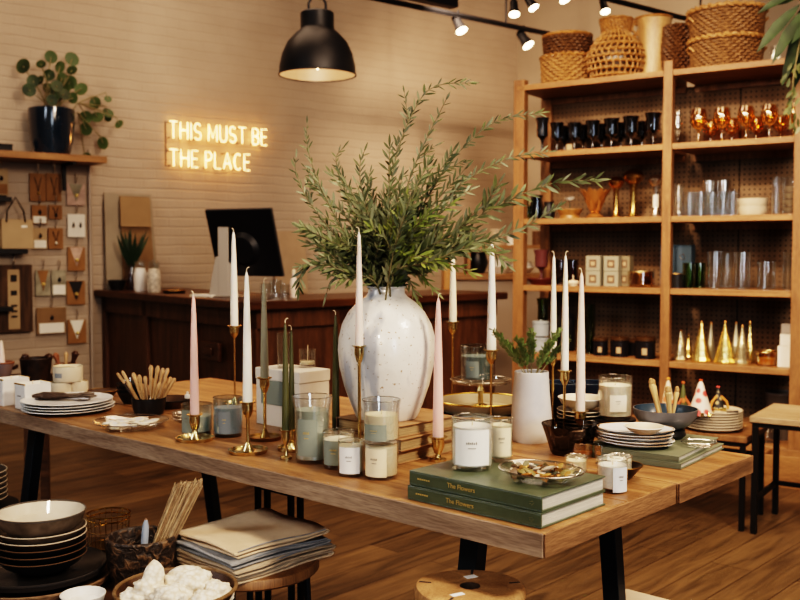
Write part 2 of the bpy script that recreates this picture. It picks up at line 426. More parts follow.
for i, (lx, ly, lr) in enumerate(lv):
    off = .19+R.uniform(-.07, .1); q = wpt(lx, ly, off); q = q-Vector((pc.x, pc.y, zsh+.28)); rr = lr*s*1.15
    disc_leaf(lf, q, (R.uniform(-.5, .5), -1, R.uniform(-.1, .6)), rr, R.uniform(.8, 1))
    base = Vector((R.uniform(-.05, .05), R.uniform(-.05, .05), 0))
    if lx > 84: st.tube([(.12, 0, 0), (.2, -.02, .1 if ly < 125 else .03), q+Vector((-.02, 0, .05)), q], .004, 5)
    else: st.tube([base, base*.6+q*.4+Vector((0, 0, .04)), q], .004, 5)
lf.build('foliage', pilea_leaf, pl, sharp=80); st.build('stems', stem_m, pl)
# dark box on the shelf
q = wpt(4, 143, .13); t = thing('small_box', 'small black box at the left end of the wall shelf', 'box', (q.x-.02, q.y, zsh), angU)
MB().box(-.06, .06, -.06, .06, 0, .05).build('box_body', black, t, False, .003); MB().box(-.063, .063, -.063, .063, .05, .065).build('lid', black, t, False, .003)
# hanging cards : (x0,y0,x1,y1, material, mark, label)
tanl = mat('tan leather', (.30, .155, .06), .7, var=.3, scale=8)
dkw = wood('dark barn wood', (.03, .015, .008), (.11, .06, .03), 2, 3, .7)
pinkc = mat('blush card', (.56, .40, .33), .85, var=.25, scale=20)
greyc = mat('grey green card', (.36, .33, .25), .85, var=.4, scale=16)
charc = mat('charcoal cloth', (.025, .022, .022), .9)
def hang(x0, y0, x1, y1, m, mk, mm, label, cat='hanging card', name='hanging_card', off=.02, shape='rect'):
    t, wd, h = wallbox(name, x0, y0, x1, y1, off, .012, None, label, cat, 'gift cards and pieces hanging on the wall')
    MB().box(0, wd, 0, .01, 0, h).build('backing_card', m, t, False, .002)
    MB().tube([(wd/2, .02, h+.075), (wd/2, -.02, h+.07), (wd/2, -.015, h+.03), (wd/2, .004, h)], .004, 6).build('hook', silver, t)
    if mk == 'vee':
        MB().prism([(.12*wd, .98*h), (.88*wd, .98*h), (.5*wd, .18*h)], 0, .003, Matrix(((1, 0, 0, 0), (0, 0, -1, -.001), (0, 1, 0, 0), (0, 0, 0, 1)))).build('collar_piece', mm, t, False)
        MB().lathe([(0, -.014), (.012, -.008), (.014, 0), (.012, .008), (0, .014)], 10, (wd/2, -.012, h*.45)).build('pendant', goldink, t)
    elif mk == 'two':
        for f in (.3, .7):
            MB().lathe([(0, -.02), (.010, 0), (.004, .02), (0, .03)], 8, (wd*f, -.012, h*.5)).build('pendant', charc, t)
    elif mk == 'patch':
        MB().box(wd*.08, wd*.92, -.004, 0, h*.05, h*.42).build('paper_patch', mm, t, False)
        MB().lathe([(0, -.02), (.014, 0), (0, .024)], 8, (wd*.5, -.012, h*.62)).build('pendant', charc, t)
    elif mk == 'line':
        MB().tube([(wd*.3, -.004, h*.85), (wd*.5, -.01, h*.35), (wd*.7, -.004, h*.85)], .0035, 6).build('cord_loop', charc, t)
        MB().lathe([(0, -.018), (.012, -.004), (0, .014)], 8, (wd*.5, -.012, h*.3)).build('pendant', mm, t)
    return t
hang(67, 183, 85, 205, pinkc, 'vee', greyc, 'pink card with a v-shaped necklace, top of the right-hand column of hanging cards')
hang(68, 214, 85, 237, card, 'two', card, 'white card with two dark drops above a tan strip, below the pink card')
hang(68, 247, 85, 271, tanl, 'vee', pinkc, 'tan card with pink collar piece, third down the column by the pipe')
hang(67, 281, 85, 305, tanl, 'vee', charc, 'tan card with black collar piece, fourth down the column by the pipe')
hang(68, 320, 86, 344, tanl, 'vee', card, 'tan card with pale collar piece, lowest in the column by the pipe')
hang(30, 173, 45.5, 201, tanl, 'line', goldink, 'long tan leather piece under the shelf, nearer the paper bag')
hang(46.5, 173, 61, 201, tanl, 'line', silver, 'long tan leather piece under the shelf, nearer the card column')
hang(32, 205, 47, 224, tanl, 'patch', card, 'tan card with a white lower strip in the second row')
hang(49, 205, 62, 219, tanl, 'line', charc, 'short tan card with a dark pendant in the second row')
hang(33, 228, 47, 249, kraft_lt, 'patch', card, 'pale card with a dark leafy print beside the paper bag')
hang(48.5, 228, 63, 249, tanl, 'line', card, 'plain tan card with a small pale pendant in the third row')
hang(36, 270, 50, 296, greyc, 'vee', tanl, 'grey green printed card beside the dark framed banner')
hang(52, 270, 66, 296, greyc, 'patch', card, 'grey green printed card next to the column by the pipe')
hang(37, 308, 66, 335, kraft, 'patch', card, 'wide brown card with cloth print near the bottom of the wall display')
hang(-6, 168, 8, 195, kraft_lt, 'patch', tanl, 'pale kraft card standing over the upper black ledge')
# dark banner with central kraft print
t, wd, h = wallbox('wall_banner', -14, 265, 32, 334, .02, .03, None, 'dark wood panel with a pale printed strip down its middle', 'wall panel')
MB().box(0, wd, 0, .028, 0, h).build('panel', dkw, t, False, .004)
MB().box(wd*.47, wd*.72, -.004, -.0005, .05*h, .93*h).build('printed_strip', kraft_lt, t, False)
for k, (z0, z1) in enumerate(((.75, .85), (.55, .62), (.38, .41), (.3, .33), (.22, .25))): MB().box(wd*.53, wd*.66, -.006, -.0042, z0*h, z1*h).build('print_mark', charc, t, False)
MB().tube([(wd*.6, .01, h), (wd*.6, -.02, h+.03), (wd*.6, 0, h+.1)], .005, 6).build('hook', silver, t)
# ledges
for (x0, y0, x1, y1, lb) in ((-20, 196, 12, 200.5, 'small black wall ledge under the pale kraft card'), (-20, 249, 28, 254, 'black wall ledge carrying the kraft paper bag'), (-20, 308, 13.5, 312.5, 'short black wall ledge in front of the dark wood panel')):
    t, wd, h = wallbox('wall_ledge', x0, y0, x1, y1, 0, .14, None, lb, 'ledge')
    MB().box(0, wd, 0, .138, 0, h).build('ledge_board', black, t, False, .002); MB().box(0, wd, .125, .138, h, h+.02).build('back_lip', black, t, False)
# paper bag
t, wd, h = wallbox('paper_bag', 2, 219, 33, 248.8, .02, .10, None, 'light kraft paper bag with dark handles on the black ledge', 'paper bag')
MB().box(0, wd, 0, .09, 0, h).build('bag_body', kraft_lt, t, False, .004)
MB().tube([(wd*.15, -.003, h*.9), (wd*.18, -.004, h+.06), (wd*.45, -.004, h+.16), (wd*.7, -.004, h+.06), (wd*.75, -.003, h*.9)], .006, 6).build('handle', charc, t)
MB().box(wd*.62, wd*.8, -.004, -.0005, h*.72, h*.8).build('sticker', card, t, False)

# ---- neon sign ----
neon = mat('neon tube', (1, .8, .5), .4, emit=(1.0, .50, .18), es=10)
A_ = [(0, 0), (.32, 1), (.64, 0)]
def arc(cx, cy, rx, ry, a0, a1, n=9): return [(cx+rx*math.cos(math.radians(a0+(a1-a0)*i/n)), cy+ry*math.sin(math.radians(a0+(a1-a0)*i/n))) for i in range(n+1)]
GL = {'T': (.62, [[(0, 1), (.62, 1)], [(.31, 1), (.31, 0)]]), 'H': (.6, [[(0, 0), (0, 1)], [(.6, 0), (.6, 1)], [(0, .52), (.6, .52)]]), 'I': (.04, [[(.02, 0), (.02, 1)]]),
      'S': (.54, [arc(.27, .74, .25, .26, 30, 270, 10)+arc(.27, .26, .26, .24, 90, -150, 10)[1:]]),
      'M': (.72, [[(0, 0), (.02, 1), (.36, .2), (.70, 1), (.72, 0)]]), 'U': (.56, [[(0, 1), (0, .3)]+arc(.28, .28, .28, .28, 180, 360, 8)+[(.56, 1)]]),
      'B': (.52, [[(0, 0), (0, 1), (.26, 1)]+arc(.26, .76, .23, .24, 90, -90, 8)+[(0, .52)], [(.26, .52)]+arc(.26, .26, .27, .26, 90, -90, 8)+[(0, 0)]]),
      'E': (.48, [[(.48, 1), (0, 1), (0, 0), (.48, 0)], [(0, .52), (.42, .52)]]), 'P': (.5, [[(0, 0), (0, 1), (.24, 1)]+arc(.24, .74, .26, .26, 90, -90, 8)+[(0, .48)]]),
      'L': (.46, [[(0, 1), (0, 0), (.46, 0)]]), 'A': (.64, [A_, [(.12, .35), (.52, .35)]]), 'C': (.6, [arc(.32, .5, .31, .5, 50, 310, 14)])}
s0 = wpt(169.3, 121, .05); lh = .135
sign = thing('neon_sign', 'glowing warm neon sign reading THIS MUST BE THE PLACE', 'neon sign', (s0.x, s0.y, s0.z-lh), angU)
def neon_row(words, z, total):
    gap, sp = .25, .62
    wtot = 0
    for i, w in enumerate(words):
        wtot += sum(GL[c][0] for c in w)+gap*(len(w)-1)+(sp if i < len(words)-1 else 0)
    k = total/wtot; x = 0
    for w in words:
        mb = MB(); sup = MB()
        for c in w:
            cw, strokes = GL[c]
            for stp in strokes: mb.tube([((x+a)*k, 0, z+b*lh) for a, b in stp], .0037, 8)
            sup.tube([((x+cw*.1)*k, .05, z+lh*.96), ((x+cw*.1)*k, .004, z+lh*.96)], .005, 6).tube([((x+cw*.1)*k, .05, z+lh*.03), ((x+cw*.1)*k, .004, z+lh*.03)], .005, 6)
            x += cw+gap
        x += sp-gap
        n_ = mb.build('neon_word', neon, sign); sup.build('standoffs', black, n_)
neon_row(['THIS', 'MUST', 'BE'], 0, .915)
neon_row(['THE', 'PLACE'], -.226, .745)
MB().tube([(-.02, .03, lh), (-.02, .03, -.226)], .005, 6).build('cable', black, sign)

# ---- L counter ----
CT = .95
K0 = at(250, 302, CT); K0 = Vector((K0.x, K0.y))
ct = thing('shop_counter', 'dark red-brown panelled wooden counter in front of the brick wall', 'counter', (K0.x, K0.y, 0), angU)
gap_ = (WP-K0).dot(W)-.02             # left wing runs along local +y to the brick wall
def panels(mb, x0, x1, y0, y1): pass
MB().box(.06, 2.1, .06, .62, .02, CT-.05).box(.06, .66, .62, gap_, .02, CT-.05).build('body', w_dark, ct, False)
fr = MB()
for k in range(4): fr.box(.0+k*.67, .07+k*.67, .03, .06, .02, CT-.05)
fr.box(.0, 2.1, .03, .06, CT-.17, CT-.05).box(0, 2.1, .03, .06, .02, .14)
fr.build('front_frame', w_dark, ct, False, .004)
n = 3; step = (gap_-.06)/n
fs = MB(); ps = MB()
for k in range(n+1): fs.box(.03, .06, .03+k*step*.985, .1+k*step*.985, .02, CT-.05)
fs.box(.03, .06, .03, gap_, CT-.17, CT-.05).box(.03, .06, .03, gap_, .02, .14); fs.build('side_frame', w_dark, ct, False, .004)
MB().box(-.03, 2.15, -.03, .66, CT-.05, CT).box(-.03, .70, .66, gap_+.01, CT-.05, CT).build('counter_top', w_darktop, ct, False, .006)
q = on_plane(213, 351, (K0.x+.03*U.x, K0.y+.03*U.y), U); lq = (Vector((q.x, q.y))-K0).dot(W)
MB().box(.0, .03, lq-.12, lq+.12, q.z-.06, q.z+.06).box(-.015, 0, lq-.05, lq+.05, q.z-.025, q.z+.025).build('drawer_pull', w_darktop, ct, False, .01)
def cpt(px, off, z=CT, front=True):
    """spot on the left wing of the counter (off metres in from its outer face) on the sight line px"""
    p0 = K0+U*off; q = on_plane(px, 290, p0, U); return Vector((q.x, q.y, z))
# things on the counter
def simple(name, label, cat, loc, parts, rz=0, group=None):
    t = thing(name, label, cat, loc, rz, group)
    for nm, mb, m in parts: mb.build(nm, m, t)
    return t
def bowlprof(r, h, foot=.45, t=.004): return [(0, 0), (r*foot, 0), (r*foot, h*.06), (r*.75, h*.35), (r*.95, h*.8), (r, h), (r-t, h), (r*.92-t, h*.75), (r*.7, h*.32), (r*foot*.8, h*.14), (0, h*.12)]
p = cpt(117, .09); s = p.y/F
simple('serving_bowl', 'small black bowl at the left end of the counter', 'bowl', p, [('bowl_body', MB().lathe(bowlprof(.07, .075, .6)), cer_black), ('rim', MB().ring(.069, .003, .075), cer_black)])
p = cpt(132, .18); s = p.y/F
simple('bud_vase', 'clear rosy glass vase holding green stems on the counter', 'vase', p, [('vase_body', MB().lathe([(0, 0), (.035, 0), (.04, .03), (.038, .1), (.018, .16), (.02, .2)], 20), g_rose), ('foot', MB().ring(.032, .004, .005), g_rose)])
lfm = MB()
for i in range(26):
    x = R.uniform(-.09, .09); lfm.leaf((x*.15, R.uniform(-.01, .01), .12), (x*1.9, R.uniform(-.3, .3), .5), (0, -1, .2), R.uniform(.16, .32), .026, .1)
t = thing('cut_greenery', 'upright dark green stems in the rosy glass vase on the counter', 'plant', p+Vector((0, 0, .05)))
lfm.build('foliage', fern_leaf, t); MB().tube([(0, 0, -.03), (0, 0, .1)], .006, 6).tube([(.005, 0, -.03), (.02, 0, .12)], .004, 6).build('stems', stem_m, t)
for (px, r, nm, lb, m2) in ((140.5, .05, 'apothecary_jar', 'white round-shouldered jar with a grey glass lid on the counter', cer_white), (154, .052, 'apothecary_jar', 'speckled jar with a brown round mark and glass lid on the counter', mat('speckled ceramic', (.62, .55, .46), .4, var=.5, scale=40))):
    p = cpt(px, .14)
    t = simple(nm, lb, 'jar', p, [('jar_body', MB().lathe([(0, 0), (r*.9, 0), (r, .02), (r, .125), (r*.8, .16), (r*.72, .175)], 24), m2), ('lid', MB().lathe([(r*.72, .175), (r*.8, .18), (r*.78, .225), (r*.6, .23), (r*.1, .235), (r*.1, .245), (0, .25)], 24), g_blue)])
p = cpt(174, .2)
simple('shallow_tray', 'flat dark tray on the counter left of the monitor', 'tray', p, [('tray_base', MB().lathe([(0, 0), (.075, 0), (.085, .018), (.08, .018), (.07, .006), (0, .006)], 24), cer_black), ('rim', MB().ring(.083, .004, .018), brass_dk)])
# boards leaning on the wall
def quadboard(name, label, corners, off0, off1, m, cat='board', thick=.012):
    # corners TL TR BR BL in photo measure; bottom stands off1 from the wall, top off0
    pts = [wpt(*corners[0], off0), wpt(*corners[1], off0), wpt(*corners[2], off1), wpt(*corners[3], off1)]
    c = (pts[2]+pts[3])/2; mb = MB(); n = Vector((W.x, W.y, 0))*thick
    a = [mb.bm.verts.new(p-c) for p in pts]; b = [mb.bm.verts.new(p-c+n) for p in pts]
    mb.face(a); mb.face(list(reversed(b)))
    for i in range(4): mb.face([a[i], a[(i+1) % 4], b[(i+1) % 4], b[i]])
    t = thing(name, label, cat, c); return t, mb
BZ = 293
t, mb = quadboard('cardboard_sheet', 'tall grey-beige cardboard sheet leaning on the brick wall', [(104, 192.5), (151, 194.5), (159, BZ), (107, BZ)], .05, .10, None); mb.build('sheet', mat('grey board', (.30, .25, .19), .85, var=.12), t, False)
t, mb = quadboard('kraft_sheet', 'orange-brown kraft sheet leaning in front of the grey cardboard', [(120, 196), (149, 197), (156, BZ), (124, BZ)], .075, .125, None); mb.build('sheet', kraft, t, False)
t, mb = quadboard('kraft_sheet', 'short kraft panel clipped over the top of the tall kraft sheet', [(120, 196.5), (150, 198), (151.5, 227), (121, 226.5)], .105, .125, None); mb.build('sheet', mat('tan panel', (.30, .20, .11), .85, var=.1), t, False)
t, mb = quadboard('picture_board', 'tan board with dark curling marks behind the monitor', [(274, 231), (305, 231), (308, BZ), (276, BZ)], .03, .1, None); mb.build('sheet', mat('tan board', (.38, .28, .19), .85, var=.1), t, False)
# monitor seen from behind
mc = cpt(244, .35); md = mc.y
hd = Vector((.9, -.43, 0)).normalized(); nh = Vector((-.43, -.9, 0)).normalized(); tl = math.radians(18)
up = (Vector((0, 0, 1))*math.cos(tl)+nh*math.sin(tl)).normalized(); nn = hd.cross(up)
mon = thing('computer_monitor', 'black desktop monitor seen from behind on the counter', 'monitor', mc)
cc = atd(244, 243, md)-mc
wv, hv = 70*md/F/hd.x*.5, 66*md/F/math.cos(tl)*.5
Mx = Matrix(((hd.x, up.x, nn.x, cc.x), (hd.y, up.y, nn.y, cc.y), (hd.z, up.z, nn.z, cc.z), (0, 0, 0, 1)))
MB().box(-wv, wv, -hv, hv, -.008, .008, Mx).build('screen_back', mat('black monitor shell', (.008, .009, .012), .3), mon, False, .004)
MB().box(-wv-.004, wv+.004, -hv-.004, hv+.004, -.02, -.009, Mx).build('bezel', mat('grey bezel', (.12, .11, .1), .4), mon, False, .003)
MB().lathe([(0, 0), (.12, .0), (.09, .03), (0, .035)], 24, M=Mx @ Matrix.Translation((0, -.04, .008))).build('back_bulge', black, mon)
sx = atd(224, 262, md-.12)-mc
stm = MB().box(sx.x-.035, sx.x+.035, sx.y-.032, sx.y-.012, 0, .46).prism([(sx.x-.10, 0), (sx.x+.10, 0), (sx.x+.05, .22), (sx.x-.05, .27)], -sx.y+.0, -sx.y+.03, Matrix(((1, 0, 0, 0), (0, 0, -1, 0), (0, 1, 0, 0), (0, 0, 0, 1))))
stm.build('stand', mat('pale grey stand', (.42, .38, .33), .4, .4), mon, False, .004)
MB().box(sx.x-.1, sx.x+.12, sx.y-.05, sx.y+.16, 0, .008).build('stand_foot', silver, mon, False, .003)
# glass pieces right of the monitor on the front wing
def cpf(px, off, z=CT):
    p0 = K0+W*off; q = on_plane(px, 295, p0, W); return Vector((q.x, q.y, z))
for i, (px, w, h, lb) in enumerate(((266, .04, .10, 'short clear tumbler just right of the monitor on the counter'), (276, .045, .12, 'clear tumbler between the two others right of the monitor'), (285, .035, .09, 'small clear tumbler nearest the beige bottle on the counter'))):
    p = cpf(px, .25)
    simple('glass_tumbler', lb, 'glass', p, [('glass_body', MB().lathe([(0, .002), (w*.9, 0), (w, h), (w-.002, h), (w*.88, .006), (0, .008)], 20), g_thick), ('base_disc', MB().lathe([(0, 0), (w*.85, 0), (w*.85, .012), (0, .012)], 20), g_thick)])
p = cpf(294, .3)
simple('beige_bottle', 'slender beige bottle with a pale cap on the counter', 'bottle', p, [('bottle_body', MB().lathe([(0, 0), (.024, 0), (.026, .09), (.02, .12), (.009, .14), (.009, .16)], 20), w_blush), ('cap', MB().lathe([(.011, .15), (.011, .18), (0, .185)], 14), w_ivory)])
p = cpf(220, .0)
p = cpt(222, .25)
simple('paper_stack', 'low stack of white paper on the counter beside the monitor foot', 'paper', cpt(207, .12), [('sheets', MB().box(-.06, .06, -.1, .1, 0, .012), card), ('top_sheet', MB().box(-.055, .06, -.095, .1, .0125, .015), paper_w)], angU+.3)

# ---- pendant lamp ----
pd = 5.8; pc = atd(317.5, 75, pd)
pn = thing('pendant_lamp', 'large black metal dome pendant lamp above the counter', 'pendant lamp', pc)
s = pd/F
MB().lathe([(38*s, 0), (37.5*s, 8*s), (35*s, 20*s), (30*s, 31*s), (22*s, 40*s), (17*s, 44*s), (16.5*s, 46*s), (16.5*s, 60*s), (15*s, 61.5*s), (0, 62*s)], 48).build('dome_shade', black, pn)
MB().lathe([(37*s, .001), (36.5*s, 8*s), (34*s, 20*s), (29*s, 30*s), (21*s, 38*s), (10*s, 43*s), (0, 43*s)], 48).build('shade_lining', mat('cream enamel', (.45, .36, .25), .4), pn)
MB().ring(38*s, .004, 0, 48).build('rim', iron, pn)
MB().lathe([(0, -.01), (.03, .02), (.035, .05), (.02, .09), (.02, .2)], 20, (0, 0, .04)).build('bulb', mat('lamp bulb', (1, .8, .5), .4, emit=(1, .6, .3), es=2), pn)
MB().tube([(-.05, 0, 61*s), (-.05, 0, 70*s), (-.03, 0, 76*s), (0, 0, 78*s), (.03, 0, 76*s), (.05, 0, 70*s), (.05, 0, 61*s)], .008, 8).build('hanger_loop', black, pn)
MB().tube([(0, 0, 77*s), (0, 0, CEIL-pc.z-.03)], .008, 8).build('cord', black, pn)
MB().lathe([(0, CEIL-pc.z-.03), (.06, CEIL-pc.z-.03), (.05, CEIL-pc.z), (0, CEIL-pc.z)], 20).build('ceiling_rose', black, pn)

# ---- track lighting ----
ra = atd(406, 4.5, 7.7); rb = Vector((ra.x+U.x*3.4, ra.y+U.y*3.4, ra.z)); ra = Vector((ra.x-U.x*1.2, ra.y-U.y*1.2, ra.z))
tr = thing('light_track', 'long black lighting track crossing in front of the brick wall', 'light track', ra)
MB().tube([(0, 0, 0), rb-ra], .022, 4).build('rail', black, tr, False)
for f in (.12, .5, .9):
    q = (rb-ra)*f; MB().tube([q, q+Vector((0, 0, CEIL-ra.z))], .008, 6).build('suspension_rod', black, tr)
ra2 = atd(600, -3, 6.9); rb2 = atd(760, 34, 9.0)
tr2 = thing('light_track', 'black lighting track running behind the top baskets', 'light track', ra2)
dv = Vector((U.x, U.y, 0)); MB().tube([dv*-1.5, dv*1.6], .02, 4).build('rail', black, tr2, False)
for f in (-.9, 1.2): MB().tube([dv*f, dv*f+Vector((0, 0, CEIL-ra2.z))], .008, 6).build('suspension_rod', black, tr2)
# dark beam piece at the top
q = atd(420, -2, 6.4); b_ = thing('ceiling_conduit', 'black conduit box near the ceiling above the pendant', 'conduit', q, angU)
MB().box(-.25, .3, -.04, .04, -.02, .04).build('box_body', black, b_, False, .005); MB().tube([(0, 0, .04), (0, 0, CEIL-q.z)], .01, 6).build('suspension_rod', black, b_); MB().tube([(-.2, 0, .0), (-.2, -.06, -.035)], .02, 8).build('clip', black, b_)
glow = mat('spot lens', (1, .85, .6), .3, emit=(1, .72, .42), es=25)
def spot(px, py, d, yaw, ytop, lb, sc=1.0):
    c = atd(px, py, d); t = thing('track_spotlight', lb, 'spotlight', c, 0, None)
    s = d/F*sc; dr = Vector((math.sin(yaw)*.55, -.35, -.75)).normalized()
    zax = -dr; xax = zax.orthogonal().normalized(); yax = zax.cross(xax)
    Mm = Matrix(((xax.x, yax.x, zax.x, 0), (xax.y, yax.y, zax.y, 0), (xax.z, yax.z, zax.z, 0), (0, 0, 0, 1)))
    MB().lathe([(6.2*s, -9*s), (5.6*s, -7*s), (4.4*s, 0), (4.2*s, 8*s), (3*s, 9.5*s), (0, 9.8*s)], 20, M=Mm).build('lamp_can', black, t)
    MB().lathe([(0, -8*s), (5.2*s, -8*s), (5.6*s, -8.6*s), (0, -8.7*s)], 20, M=Mm).build('lens', glow, t)
    zt = atd(px, ytop, d).z-c.z
    if zt < .05 or ytop < 0: zt = CEIL-c.z
    MB().tube([Mm @ Vector((0, 0, 8*s)), (0, 0, 13*s), (0, 0, zt)], .008, 6).build('stem_rod', black, t)
    return c, dr
SP = [spot(458.5, 24, 8.05, .6, 15, 'black track spotlight hanging first along the track'), spot(524, 39, 8.55, .9, 30, 'black track spotlight near the left end of the top shelf'),
      spot(514, 8, 6.15, 0, -5, 'black spotlight pointing straight down above the plant', .9), spot(530, 2, 6.0, .8, -5, 'angled black spotlight at the very top of the picture', .9),
      spot(562, -6, 6.2, .5, -5, 'black spotlight cut by the picture top above the baskets', .9), spot(604, 6, 7.5, .2, -5, 'small black spotlight behind the wicker demijohn', .8)]

# ---- far display behind the shelving ----
f0 = wpt(446, 300, .5); 
cab = thing('display_cabinet', 'pale cabinet with a wooden top beyond the left end of the shelving', 'cabinet', (0, 0, 0))
d = 8.2; a = atd(456, 274, d); b = atd(552, 274, d)
ztop = a.z
cab.location = (a.x, a.y, 0)
MB().box(0, b.x-a.x, .0, .5, .02, ztop-.05).build('body', mat('pale taupe paint', (.36, .29, .23), .7), cab, False)
MB().box(-.03, b.x-a.x+.03, -.03, .52, ztop-.05, ztop).build('cabinet_top', w_shelf, cab, False, .004)
MB().box(-.10, -.01, -.01, .5, 0, zof(238, d)).build('side_post', wood('orange post pine', (.45, .22, .06), (.62, .34, .12), 2, 2.5, .5), cab, False, .004)
zz = zof(245, d); MB().box(.1, b.x-a.x+.03, .1, .5, zz-.03, zz).box(.1, .13, .1, .5, ztop, zz-.03).build('upper_ledge', w_shelf, cab, False, .003)
for i, (px, py, r, h, m_, lb, nm, cat) in enumerate(((478, 274, .09, .18, cer_black, 'black rounded vessel on the pale cabinet', 'round_vessel', 'vase'), (500, 274, .10, .12, cer_white, 'wide white bowl on the pale cabinet', 'white_bowl', 'bowl'), (522, 274, .11, .10, cer_white, 'low white dish at the right of the pale cabinet', 'white_dish', 'bowl'))):
    p = atd(px, py, d+.25); p.z = ztop
    simple(nm, lb, cat, p, [('vessel_body', MB().lathe([(0, 0), (r*.6, 0), (r, h*.5), (r*.7, h), (r*.65, h), (r*.9, h*.5), (0, .01)], 24), m_), ('rim', MB().ring(r*.68, .006, h), m_)])
for i, (px, r, h, m_, lb) in enumerate(((497, .06, .14, cer_warm, 'tan canister on the high ledge above the pale cabinet'), (538, .05, .12, wick_dk, 'dark brown canister on the high ledge above the pale cabinet'), (515, .07, .08, cer_white, 'white pot between the canisters on the high ledge'))):
    p = atd(px, 244, d+.3); p.z = zz
    simple('canister', lb, 'canister', p, [('canister_body', MB().lathe([(0, 0), (r, 0), (r, h*.85), (0, h*.85)], 20), m_), ('lid', MB().lathe([(r*1.05, h*.86), (r*1.05, h), (0, h*1.02)], 20), m_)])
# ================= THE OPEN SHELVING =================
SX = Vector((1443.0, -974.7)).normalized()      # along the shelves, toward the viewer
SN = Vector((-SX.y, SX.x))                      # into the shelves
angS = math.atan2(SX.y, SX.x)
d0 = 5.4; PR = Vector((xof(792, 300, d0), d0))  # front left edge of the right post
def spx(px, dy=0):
    q = on_plane(px, 300, PR+SN*dy, SN); return (Vector((q.x, q.y))-PR).dot(SX)
XL = spx(512.5); XM = spx(660.5); ORI = PR+SX*XL
def sloc(x, y, z=0):
    q = PR+SX*x+SN*y; return Vector((q.x, q.y, z))
DEP = .46
topy = [57, 136, 213.8, 291, 369, 448]
SZ = [zof(y, (PR+SX*spx(785)).y) for y in topy]
TH = .036
shelf = thing('shelving_unit', 'tall open honey-coloured wooden shelving unit with dark pegboard back', 'shelving', sloc(XL, 0), angS)
LEN = -XL; PW = .075; XMl = XM-XL; mw = .055
POSTZ = SZ[0]+.035
shelf_post = lambda x0, x1, y0, y1, z1: MB().box(x0, x1, y0, y1, 0, z1).build('post', w_post, shelf, False, .004)
shelf_post(0, PW, 0, .06, POSTZ); shelf_post(0, PW, DEP-.06, DEP, POSTZ)
shelf_post(XMl, XMl+mw, -.004, .05, POSTZ+.02)
shelf_post(LEN, LEN+.10, -.03, .05, SZ[0]-.03); shelf_post(LEN, LEN+.10, DEP-.06, DEP, SZ[0]-.03)
for i, z in enumerate(SZ):
    for (x0, x1) in ((PW+.001, XMl-.001) if i else (.02, XMl-.001), (XMl+mw+.001, LEN-.001) if i else (XMl+mw+.001, LEN-.02)):
        MB().box(x0, x1, .0, DEP-.02, z-TH, z).build('shelf_board', w_shelf, shelf, False, .003)
MB().box(PW, LEN, .03, .06, 0, SZ[5]-TH-.001).build('plinth', black, shelf, False)
def pegmat():
    m, nt, b = newmat('dark pegboard')
    tc = nt.nodes.new('ShaderNodeTexCoord'); mp = nt.nodes.new('ShaderNodeMapping'); mp.inputs['Scale'].default_value = (1/.031,)*3
    L(nt, tc.outputs['Object'], mp.inputs['Vector'])
    fr = nt.nodes.new('ShaderNodeVectorMath'); fr.operation = 'FRACTION'; L(nt, mp.outputs[0], fr.inputs[0])
    sb = nt.nodes.new('ShaderNodeVectorMath'); sb.operation = 'SUBTRACT'; sb.inputs[1].default_value = (.5, .5, .5); L(nt, fr.outputs[0], sb.inputs[0])
    ml = nt.nodes.new('ShaderNodeVectorMath'); ml.operation = 'MULTIPLY'; ml.inputs[1].default_value = (1, 0, 1); L(nt, sb.outputs[0], ml.inputs[0])
    ln = nt.nodes.new('ShaderNodeVectorMath'); ln.operation = 'LENGTH'; L(nt, ml.outputs[0], ln.inputs[0])
    lt = nt.nodes.new('ShaderNodeMath'); lt.operation = 'LESS_THAN'; lt.inputs[1].default_value = .17; L(nt, ln.outputs['Value'], lt.inputs[0])
    n = nt.nodes.new('ShaderNodeTexNoise'); n.inputs['Scale'].default_value = 5; n.inputs['Detail'].default_value = 6; L(nt, tc.outputs['Object'], n.inputs['Vector'])
    cr = nt.nodes.new('ShaderNodeValToRGB'); cr.color_ramp.elements[0].position = .35; cr.color_ramp.elements[1].position = .7
    cr.color_ramp.elements[0].color = (.10, .062, .033, 1); cr.color_ramp.elements[1].color = (.20, .13, .072, 1)
    L(nt, n.outputs['Fac'], cr.inputs['Fac'])
    mx = nt.nodes.new('ShaderNodeMixRGB'); mx.inputs['Color2'].default_value = (.012, .006, .003, 1)
    L(nt, lt.outputs[0], mx.inputs['Fac']); L(nt, cr.outputs['Color'], mx.inputs['Color1']); L(nt, mx.outputs[0], b.inputs['Base Color'])
    b.inputs['Roughness'].default_value = .7
    return m
peg = pegmat()
x1 = spx(547, DEP)-XL
xa = spx(738, DEP)-XL
for (a_, b_) in ((x1+.03, XMl+.02), (XMl+.025, xa-.004), (xa+.004, LEN+.05)):
    MB().box(a_, b_, DEP-.018, DEP-.003, .02, SZ[0]-TH-.002).build('pegboard_panel', peg, shelf, False)
for i, z in enumerate(SZ[:5]):
    MB().box(PW+.002, XMl-.002, DEP-.045, DEP-.02, z-TH-.04, z-TH-.001).box(XMl+mw, LEN-.001, DEP-.045, DEP-.02, z-TH-.04, z-TH-.001).build('rear_rail', w_post, shelf, False)

